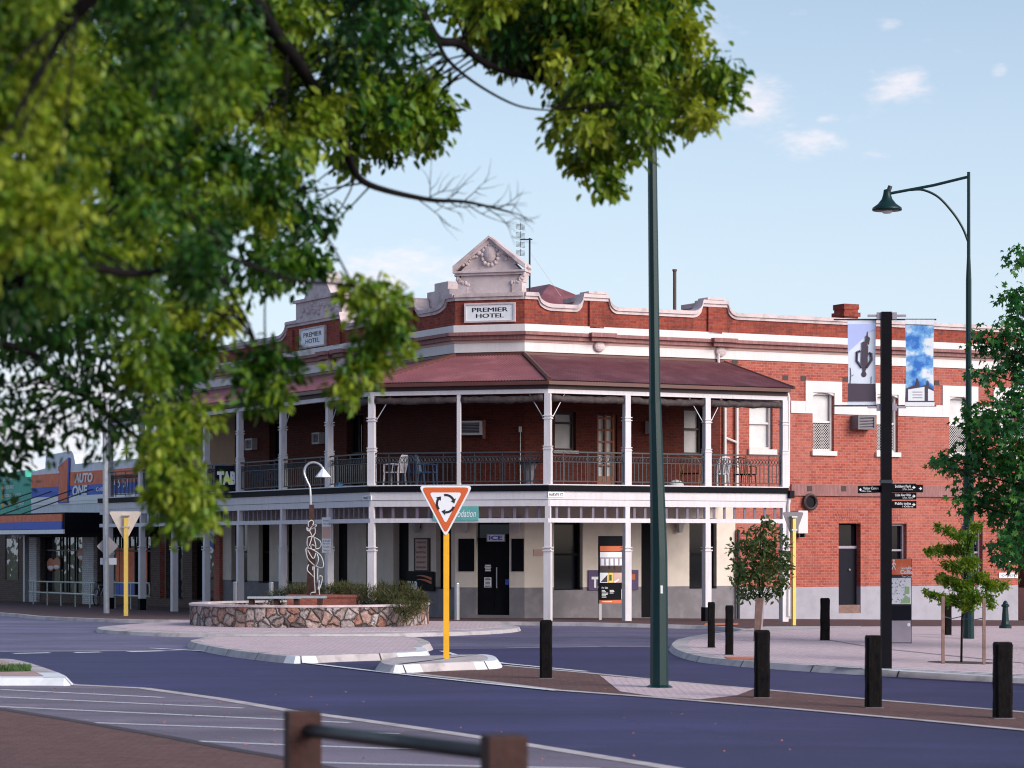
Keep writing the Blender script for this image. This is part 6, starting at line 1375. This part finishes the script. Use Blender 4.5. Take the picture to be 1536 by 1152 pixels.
def fill(poly, n, rmin, tries=4000):
    xs = [p[0] for p in poly]; ys = [p[1] for p in poly]; got = []
    for _ in range(tries):
        if len(got) >= n: break
        x = rnd.uniform(min(xs), max(xs)); y = rnd.uniform(min(ys), max(ys))
        if inpoly(x, y, poly) and all((x - a) ** 2 + (y - b) ** 2 > rmin ** 2 for a, b in got): got.append((x, y))
    return got
# the big street tree on the near left: trunk out of frame, limbs reach across the top
TB = Vector((-6.2, 14.0, gz(-6.2, 14.0)))
big = thing('street_tree', 'large spreading street tree with drooping yellow green leaves over the left and top', 'tree', TB)
mb = MB(); fork = TB + Vector((.2, .1, 2.6))
mb.tube(smooth_path([TB + Vector((0, 0, -.3)), TB + Vector((.05, 0, .6)), TB + Vector((.15, .05, 1.6)), fork], 4), [.42 - .012 * i for i in range(13)], 12); mb.build('trunk', M['bark'], big)
limbs = []
def limb(pts, r0, r1, name='limb'):
    pp = smooth_path([Vector(p) for p in pts], 6); n = len(pp); MB().tube(pp, [r0 + (r1 - r0) * (i / (n - 1)) ** .8 for i in range(n)], 8).build(name, M['bark'], big, smooth=True); limbs.extend(pp)
limb([fork, ray(-200, 60, 12.5), ray(60, -40, 12.5), ray(330, -30, 13.2), ray(420, 60, 14.2), ray(470, 130, 15), ray(512, 200, 15.6), ray(528, 250, 16), ray(556, 278, 16.2), ray(640, 299, 16.4), ray(700, 303, 16.5), ray(765, 318, 16.6)], .07, .006)
limb([fork, ray(-160, -200, 14), ray(300, -120, 15.5), ray(560, -45, 16.5), ray(622, 5, 17), ray(655, 58, 17.2), ray(690, 66, 17.4), ray(730, 96, 17.6), ray(800, 118, 17.8), ray(880, 132, 18), ray(1000, 110, 18.3), ray(1075, 140, 18.5)], .062, .008)
limb([ray(657, 62, 17.2), ray(672, 90, 17.2), ray(715, 126, 17.2), ray(775, 158, 17.1), ray(830, 166, 17.1)], .016, .005)
limb([fork, ray(-100, 150, 10.5), ray(0, 105, 10), ray(60, 60, 9.8), ray(115, 20, 9.6), ray(190, -60, 9.5)], .06, .02)
limb([fork, ray(-260, 380, 11), ray(-40, 430, 10.5), ray(110, 400, 10.2), ray(210, 410, 10.5), ray(330, 380, 11)], .06, .008)
limb([fork, ray(-220, 500, 14), ray(20, 520, 15.2), ray(80, 560, 15.6), ray(160, 620, 16), ray(260, 700, 13.5), ray(300, 740, 13)], .035, .006)
limb([ray(330, 380, 11), ray(440, 420, 12.6), ray(530, 430, 13.2), ray(590, 470, 13.4), ray(560, 540, 13.4)], .012, .004); limb([ray(320, 400, 11.2), ray(370, 480, 13), ray(400, 560, 13.6)], .012, .004)
limb([ray(190, 300, 12), ray(240, 100, 12.6), ray(330, -30, 13.2)], .015, .03)
# bare twigs at the tip of the low limb
def twig(p, d, L, r, depth):
    pts = [p]; dd = d.copy(); n = 5
    for i in range(n):
        dd = (dd + Vector((rnd.uniform(-.3, .3), rnd.uniform(-.3, .3), rnd.uniform(-.32, .32)))).normalized(); pts.append(pts[-1] + dd * L / n)
    pp = smooth_path(pts, 2); MB().tube(pp, [r * (1 - .8 * i / (len(pp) - 1)) for i in range(len(pp))], 4).build('twig', M['bark'], big)
    if depth:
        for k in range(3): twig(pp[rnd.randint(2, len(pp) - 3)], (dd + Vector((rnd.uniform(-.6, .6), rnd.uniform(-.5, .5), rnd.choice((-1, 1)) * rnd.uniform(.3, .9)))).normalized(), L * .55, r * .6, depth - 1)
for k in range(11):
    f = k / 10; twig(ray(625 + 130 * f, 297.5 + 18 * f, 16.42 + .15 * f), Vector((1, rnd.uniform(-.4, .4), (1 if k % 2 else -1) * rnd.uniform(.2, .8))).normalized(), .28 * rnd.uniform(.7, 1.3), .0055, 1)
twig(ray(645, 299, 16.4), Vector((.15, 0, 1)).normalized(), .3, .005, 1); twig(ray(760, 317, 16.6), Vector((1, 0, -.1)), .2, .004, 1)
polyA = [(-40, -70), (640, -70), (620, 45), (560, 90), (500, 160), (462, 240), (470, 330), (455, 400), (395, 425), (345, 480), (300, 560), (245, 600), (215, 560), (190, 490), (90, 500), (-40, 515)]
polyB = [(545, 115), (620, 122), (665, 150), (655, 190), (590, 222), (520, 230), (505, 190)]
polyC = [(650, -70), (1035, -70), (1030, 40), (1045, 100), (1085, 100), (1092, 145), (1075, 178), (1040, 190), (1005, 185), (970, 212), (930, 225), (915, 280), (890, 275), (862, 262), (880, 200), (845, 190), (860, 130), (770, 90), (690, 45)]
polyD = [(515, 432), (560, 428), (592, 450), (600, 500), (565, 535), (535, 585), (510, 580), (530, 540), (572, 510), (560, 470), (520, 450)]
polyE = [(362, 565), (395, 535), (430, 525), (430, 575), (400, 608), (375, 595)]
polyF = [(-40, 520), (190, 510), (215, 590), (205, 665), (160, 675), (95, 640), (50, 690), (-40, 725)]
polyG = [(218, 640), (300, 615), (290, 645), (250, 680), (300, 735), (322, 745), (318, 765), (262, 785), (232, 765), (240, 715), (208, 680)]
polyH = [(-80, 250), (60, 240), (105, 300), (60, 420), (-80, 460)]
PS, LS, TN = [], [], []
def addc(poly, n, rmin, Yf, rpx, nsp, per, spread, tone=(.1, .6)):
    for (x, y) in fill(poly, n, rmin):
        Yd = Yf(x, y); c = ray(x, y, Yd); r = rpx * rnd.uniform(.7, 1.25) * Yd / F
        a, b = clump(c, r, nsp, per, spread); PS.append(a); LS.append(b); TN.append(np.full(len(a), rnd.uniform(*tone)))
        near = min(limbs, key=lambda l: (l - c).length)
        if 2.2 > (near - c).length > .15:
            mid = near.lerp(c, .5) + Vector((rnd.uniform(-.08, .08), rnd.uniform(-.08, .08), .06)); TW.append((near, mid, c))
TW = []
addc(polyA, 122, 36, lambda x, y: 10.0 + 6.0 * min(1, max(0, x / 560)) + rnd.uniform(-1.2, 1.5), 40, 25, 12, .035, (.06, .66))
addc(polyA, 46, 52, lambda x, y: 15.5 + rnd.uniform(-1, 2.0), 46, 22, 10, .06, (-.1, .2))  # back layer: low tone paints in the dark of the inner crown
addc([(-60, -60), (300, -60), (380, 60), (300, 200), (330, 330), (300, 420), (180, 440), (-60, 430)], 13, 95, lambda x, y: 10.3 + rnd.uniform(-.9, .9), 52, 34, 12, .04, (.12, .62))
addc([(-60, -40), (110, -40), (130, 120), (90, 220), (-60, 230)], 5, 60, lambda x, y: 9.6, 46, 34, 12, .035, (.35, .65))
addc(polyH, 6, 55, lambda x, y: 8.8, 50, 36, 12, .035, (.4, .7))
addc(polyB, 18, 24, lambda x, y: 17.5 + rnd.uniform(-.6, .6), 28, 16, 10, .045, (.2, .55))
addc(polyC, 92, 25, lambda x, y: 18.0 + rnd.uniform(-.9, .9), 28, 16, 10, .045, (.3, .78))
addc([(650, -70), (1030, -70), (1030, 60), (880, 100), (740, 60)], 16, 50, lambda x, y: 18.4 + rnd.uniform(-.9, .9), 36, 18, 9, .06, (.05, .45))
addc(polyD, 17, 20, lambda x, y: 13.4 + rnd.uniform(-.3, .3), 23, 14, 8, .035, (.2, .6))
addc(polyE, 9, 18, lambda x, y: 13.6 + rnd.uniform(-.3, .3), 24, 13, 8, .035, (.12, .4))
addc(polyF, 34, 30, lambda x, y: 16 + rnd.uniform(-.8, .8), 32, 7, 7, .07, (-.1, .15))  # low tone paints these leaves as dark, backlit silhouettes
addc(polyG, 20, 22, lambda x, y: 13 + rnd.uniform(-.3, .3), 23, 15, 8, .035, (.3, .65))
# the rest of the crown, above and left of the picture
for _ in range(70):
    a = rnd.uniform(0, 6.28); rr = rnd.uniform(.5, 4.2); c = TB + Vector((rr * math.cos(a) - 1.5, rr * math.sin(a) + 1.0, rnd.uniform(3.6, 7.5)))
    py = HY - (c.z - CZ) * F / max(c.y, 4); px = CX + c.x * F / max(c.y, 4)
    if px > -150 and py > -150: continue
    x_, y_ = clump(c, .7, 26, 8, .1); PS.append(x_); LS.append(y_); TN.append(np.full(len(x_), rnd.uniform(.1, .6)))
mb = MB()
for i, (a, b, c) in enumerate(TW):
    mb.tube(smooth_path([a, b, c], 3), [.007 - .0007 * j for j in range(7)], 5, cap=False)
mb.build('branchlets', M['bark'], big)
P_, L_ = np.concatenate(PS), np.concatenate(LS)
leaves('crown', P_, L_, None, OVAL, M['leaf_big'], big, tone=np.concatenate(TN))
print('big leaves', len(P_))
# lobed leaf tree at the right edge
p = gnd(1640, 985, .0); TR = Vector((p.x, p.y, p.z)); star = thing('lobed_leaf_tree', 'dark green tree with star shaped leaves at the right edge of the plaza', 'tree', TR)
Yr = p.y; MB().tube(smooth_path([TR + Vector((0, 0, -.2)), TR + Vector((-.05, 0, 1.5)), TR + Vector((.05, 0, 3.5)), TR + Vector((0, 0, 6.0))], 4), [.16 - .011 * i for i in range(13)], 8).build('trunk', M['bark'], star)
PS, LS = [], []; mb = MB()
out_ = [(1530, 385, 22), (1520, 445, 26), (1545, 480, 40), (1500, 500, 28), (1476, 515, 22), (1520, 540, 40), (1480, 560, 26), (1540, 600, 50), (1505, 630, 42), (1470, 625, 30), (1460, 660, 28), (1500, 690, 48), (1445, 700, 30), (1420, 690, 20), (1412, 700, 12), (1540, 690, 60), (1470, 740, 34), (1445, 755, 20), (1510, 760, 44), (1540, 790, 45), (1515, 815, 30), (1500, 835, 18), (1535, 840, 24), (1600, 450, 60), (1600, 550, 80), (1620, 660, 90), (1610, 780, 70), (1680, 500, 80), (1700, 620, 90), (1700, 740, 80), (1560, 520, 50), (1560, 740, 60), (1585, 400, 40)]
for x, y, rp in out_:
    Yd = Yr + rnd.uniform(-1.2, 1.0); c = ray(x, y, Yd); r = rp * 1.0 * Yd / F; n = int(5 + rp * rp / 26)
    a, b = clump(c, r, n, 4, .09, .9); PS.append(a); LS.append(b); t = TR + Vector((0, 0, max(1.5, c.z - .8))); mb.tube(smooth_path([t, t.lerp(c, .5) + Vector((0, 0, .12)), c], 3), [.03 - .0035 * j for j in range(7)], 5, cap=False)
mb.build('branches', M['bark'], star)
leaves('crown', np.concatenate(PS), np.concatenate(LS), .13, STAR, M['leaf_star'], star, .5)
# young leafy tree by the plaza tip, tied to a timber stake
p = gnd(1138, 957, .11); bay = thing('young_tree', 'young round headed tree with glossy leaves on the plaza tip', 'tree', p); kY = p.y / F
MB().tube([p, ray(1139, 930, p.y), ray(1140, 905, p.y), ray(1139, 870, p.y), ray(1141, 830, p.y), ray(1140, 795, p.y)], [.03, .028, .025, .022, .016, .008], 6).build('trunk', M['bark'], bay)
PS, LS = [], []; mb = MB()
for x, y, rp in ((1140, 792, 12), (1122, 808, 14), (1155, 806, 16), (1140, 820, 22), (1108, 822, 11), (1172, 825, 14), (1115, 845, 20), (1160, 845, 22), (1138, 852, 24), (1178, 848, 12), (1104, 858, 13), (1122, 872, 20), (1155, 872, 22), (1175, 868, 13), (1140, 885, 14), (1118, 892, 10), (1160, 890, 10), (1148, 782, 8)):
    Yd = p.y + rnd.uniform(-.35, .35); c = ray(x, y, Yd); a, b = clump(c, rp * 1.1 * kY, int(4 + rp * rp / 15), 6, .055, .1); PS.append(a); LS.append(b); s_p = ray(1140, min(905, y + 30), p.y); mb.tube([s_p, s_p.lerp(c, .6), c], [.012, .009, .005], 4, cap=False)
mb.build('branches', M['bark'], bay); leaves('crown', np.concatenate(PS), np.concatenate(LS), .12, OVAL, M['leaf_bay'], bay, .5)
pp = gnd(1135, 962, .11); r = thing('tree_stake', 'leaning split timber stake tied to the young round headed tree', 'stake', pp); MB().hexa([pp + Vector(v) for v in ((-.07, -.04, 0), (.05, -.04, 0), (.05, .04, 0), (-.07, .04, 0), (-.02, -.04, .96), (.14, -.04, .94), (.14, .04, .94), (-.02, .04, .96))]).build('stake', M['wood'], r); MB().hexa([pp + Vector(v) for v in ((.06, -.05, 0), (.10, -.05, 0), (.10, .03, 0), (.06, .03, 0), (.15, -.05, .95), (.18, -.05, .93), (.18, .03, .93), (.15, .03, .95))]).build('split_slat', M['stucco'], r)
# staked sapling
p = gnd(1442, 994, .11); sap = thing('sapling', 'yellow green sapling with layered sprays between two stakes', 'tree', p); kY = p.y / F
MB().tube([p, ray(1443, 930, p.y), ray(1446, 880, p.y), ray(1450, 830, p.y), ray(1462, 788, p.y)], [.022, .02, .016, .011, .005], 6).build('trunk', M['bark'], sap)
PS, LS = [], []; mb = MB()
for x, y, rp, tx, ty in ((1462, 790, 9, 1452, 825), (1452, 808, 12, 1450, 840), (1436, 802, 10, 1450, 845), (1420, 795, 7, 1450, 845), (1405, 790, 5, 1450, 845), (1444, 825, 14, 1448, 850), (1425, 825, 10, 1448, 855), (1408, 826, 9, 1448, 860), (1395, 828, 6, 1448, 860), (1455, 845, 15, 1447, 870), (1438, 852, 13, 1446, 880), (1424, 848, 8, 1446, 880), (1470, 868, 12, 1446, 885), (1445, 880, 16, 1445, 895), (1425, 872, 12, 1446, 895), (1412, 868, 7, 1446, 895), (1485, 878, 12, 1446, 900), (1500, 880, 8, 1446, 900), (1508, 876, 5, 1446, 900), (1460, 895, 14, 1445, 910), (1435, 900, 14, 1445, 915), (1415, 898, 9, 1445, 915), (1400, 893, 7, 1445, 915), (1390, 889, 4, 1445, 915), (1480, 898, 9, 1446, 915), (1488, 908, 6, 1446, 920), (1450, 910, 11, 1444, 925)):
    Yd = p.y + rnd.uniform(-.45, .45); c = ray(x, y, Yd); a, b = clump(c, rp * 1.0 * kY, int(7 + rp * rp / 2.6), 6, .03, .1, .55); PS.append(a); LS.append(b); s_p = ray(tx, ty, p.y); mb.tube([s_p, s_p.lerp(c, .5) + Vector((0, 0, .02)), c], [.009, .006, .004], 4, cap=False)
mb.build('branches', M['bark'], sap); leaves('crown', np.concatenate(PS), np.concatenate(LS), .07, OVAL, M['leaf_sap'], sap, .6)
for px, yt, yb, lb in ((1414.5, 894, 996, 'left timber stake supporting the sapling'), (1476, 897, 997, 'right timber stake supporting the sapling')):
    pp = gnd(px, yb, .11); hh = (yb - yt) * pp.y / F; r = thing('tree_stake', lb, 'stake', pp); MB().wb(pp, .055, .05, pp.z - .05, pp.z + hh).build('stake', M['wood'], r); zz_ = pp.z + hh * .70; MB().tube([(pp.x, pp.y, zz_), ((pp.x + p.x) / 2, (pp.y + p.y) / 2, zz_ - .05), (p.x, p.y, zz_ - .02)], .01, 4).build('tie', M['iron'], r)
pts = [(p.x + .62 * math.cos(a), p.y + .5 * math.sin(a)) for a in [2 * math.pi * i / 24 for i in range(24)]]; sheet('tree_pit', [Vector(v) for v in pts], .118, M['soil'])
# trailing shrubs in the planter
def shrub(label, items, dens=1.0):
    c0 = items[0]; base = Vector((c0[0], c0[1], .58)); r = thing('trailing_shrub', label, 'shrub', base, 'shrubs in the stone planter'); PS, LS = [], []; mb = MB()
    for x, y, z, rad in items:
        n = int(rad * rad * 1500 * dens); d, pt_ = sphere_pts(n, .45); pt_ = pt_ * np.array([rad, rad, rad * .75]) + np.array([x, y, z]); PS.append(pt_.repeat(5, 0) + rng.normal(0, .03, (n * 5, 3))); LS.append(d.repeat(5, 0) * .9 + np.array([.15, 0, .35]) + rng.normal(0, .45, (n * 5, 3)))
        for k_ in range(5): mb.tube([(x, y, .57), (x + rnd.uniform(-.1, .1), y, (z + .58) / 2), (x + rnd.uniform(-rad, rad) * .7, y + rnd.uniform(-rad, rad) * .7, z + rad * .5)], [.012, .008, .004], 4, cap=False)
    mb.build('stems', M['bark'], r); leaves('needles', np.concatenate(PS), np.concatenate(LS), .11, NEEDLE, M['leaf_shrub'], r, .3)
def at(px, py, Y): v = ray(px, py, Y); return v.x, v.y, v.z
shrub('low shrub with olive needles behind the bench in the planter', [(*at(440, 890, 67.2), .32), (*at(420, 893, 67), .25), (*at(455, 888, 67.2), .3), (*at(405, 898, 66.8), .16)])
shrub('olive needled shrub to the right of the wire figure', [(*at(505, 890, 66.8), .34), (*at(530, 890, 66.6), .36), (*at(552, 894, 66), .38), (*at(515, 888, 67.2), .3), (*at(490, 888, 67.3), .26)])
shrub('olive shrub spilling over the right end of the stone planter', [(*at(580, 892, 65.4), .42), (*at(605, 893, 65), .42), (*at(622, 900, 64.6), .36), (*at(590, 902, 64.4), .32), (*at(570, 900, 64.8), .3), (*at(622, 912, 63.9), .26), (*at(612, 920, 63.65), .2), (*at(605, 928, 63.5), .14), (*at(632, 903, 64.6), .24), (*at(600, 910, 63.7), .24)], 1.1)
# fallen leaves and litter on the road and parking bay
mb = MB()
for _ in range(90):
    x = rnd.uniform(-40, 1200) if _ < 30 else rnd.uniform(-60, 520); y = rnd.uniform(1030, 1150); p = gnd(x, y, .014); a = rnd.uniform(0, 6.28); s_ = rnd.uniform(.012, .03); u = Vector((math.cos(a), math.sin(a), 0)) * s_; v = Vector((-u.y, u.x, 0)) * .6; mb.add([p - u, p + v, p + u + Vector((0, 0, .012)), p - v], [(0, 1, 2, 3)])
mb.build('leaf_litter', M['tactile'], kind='stuff')
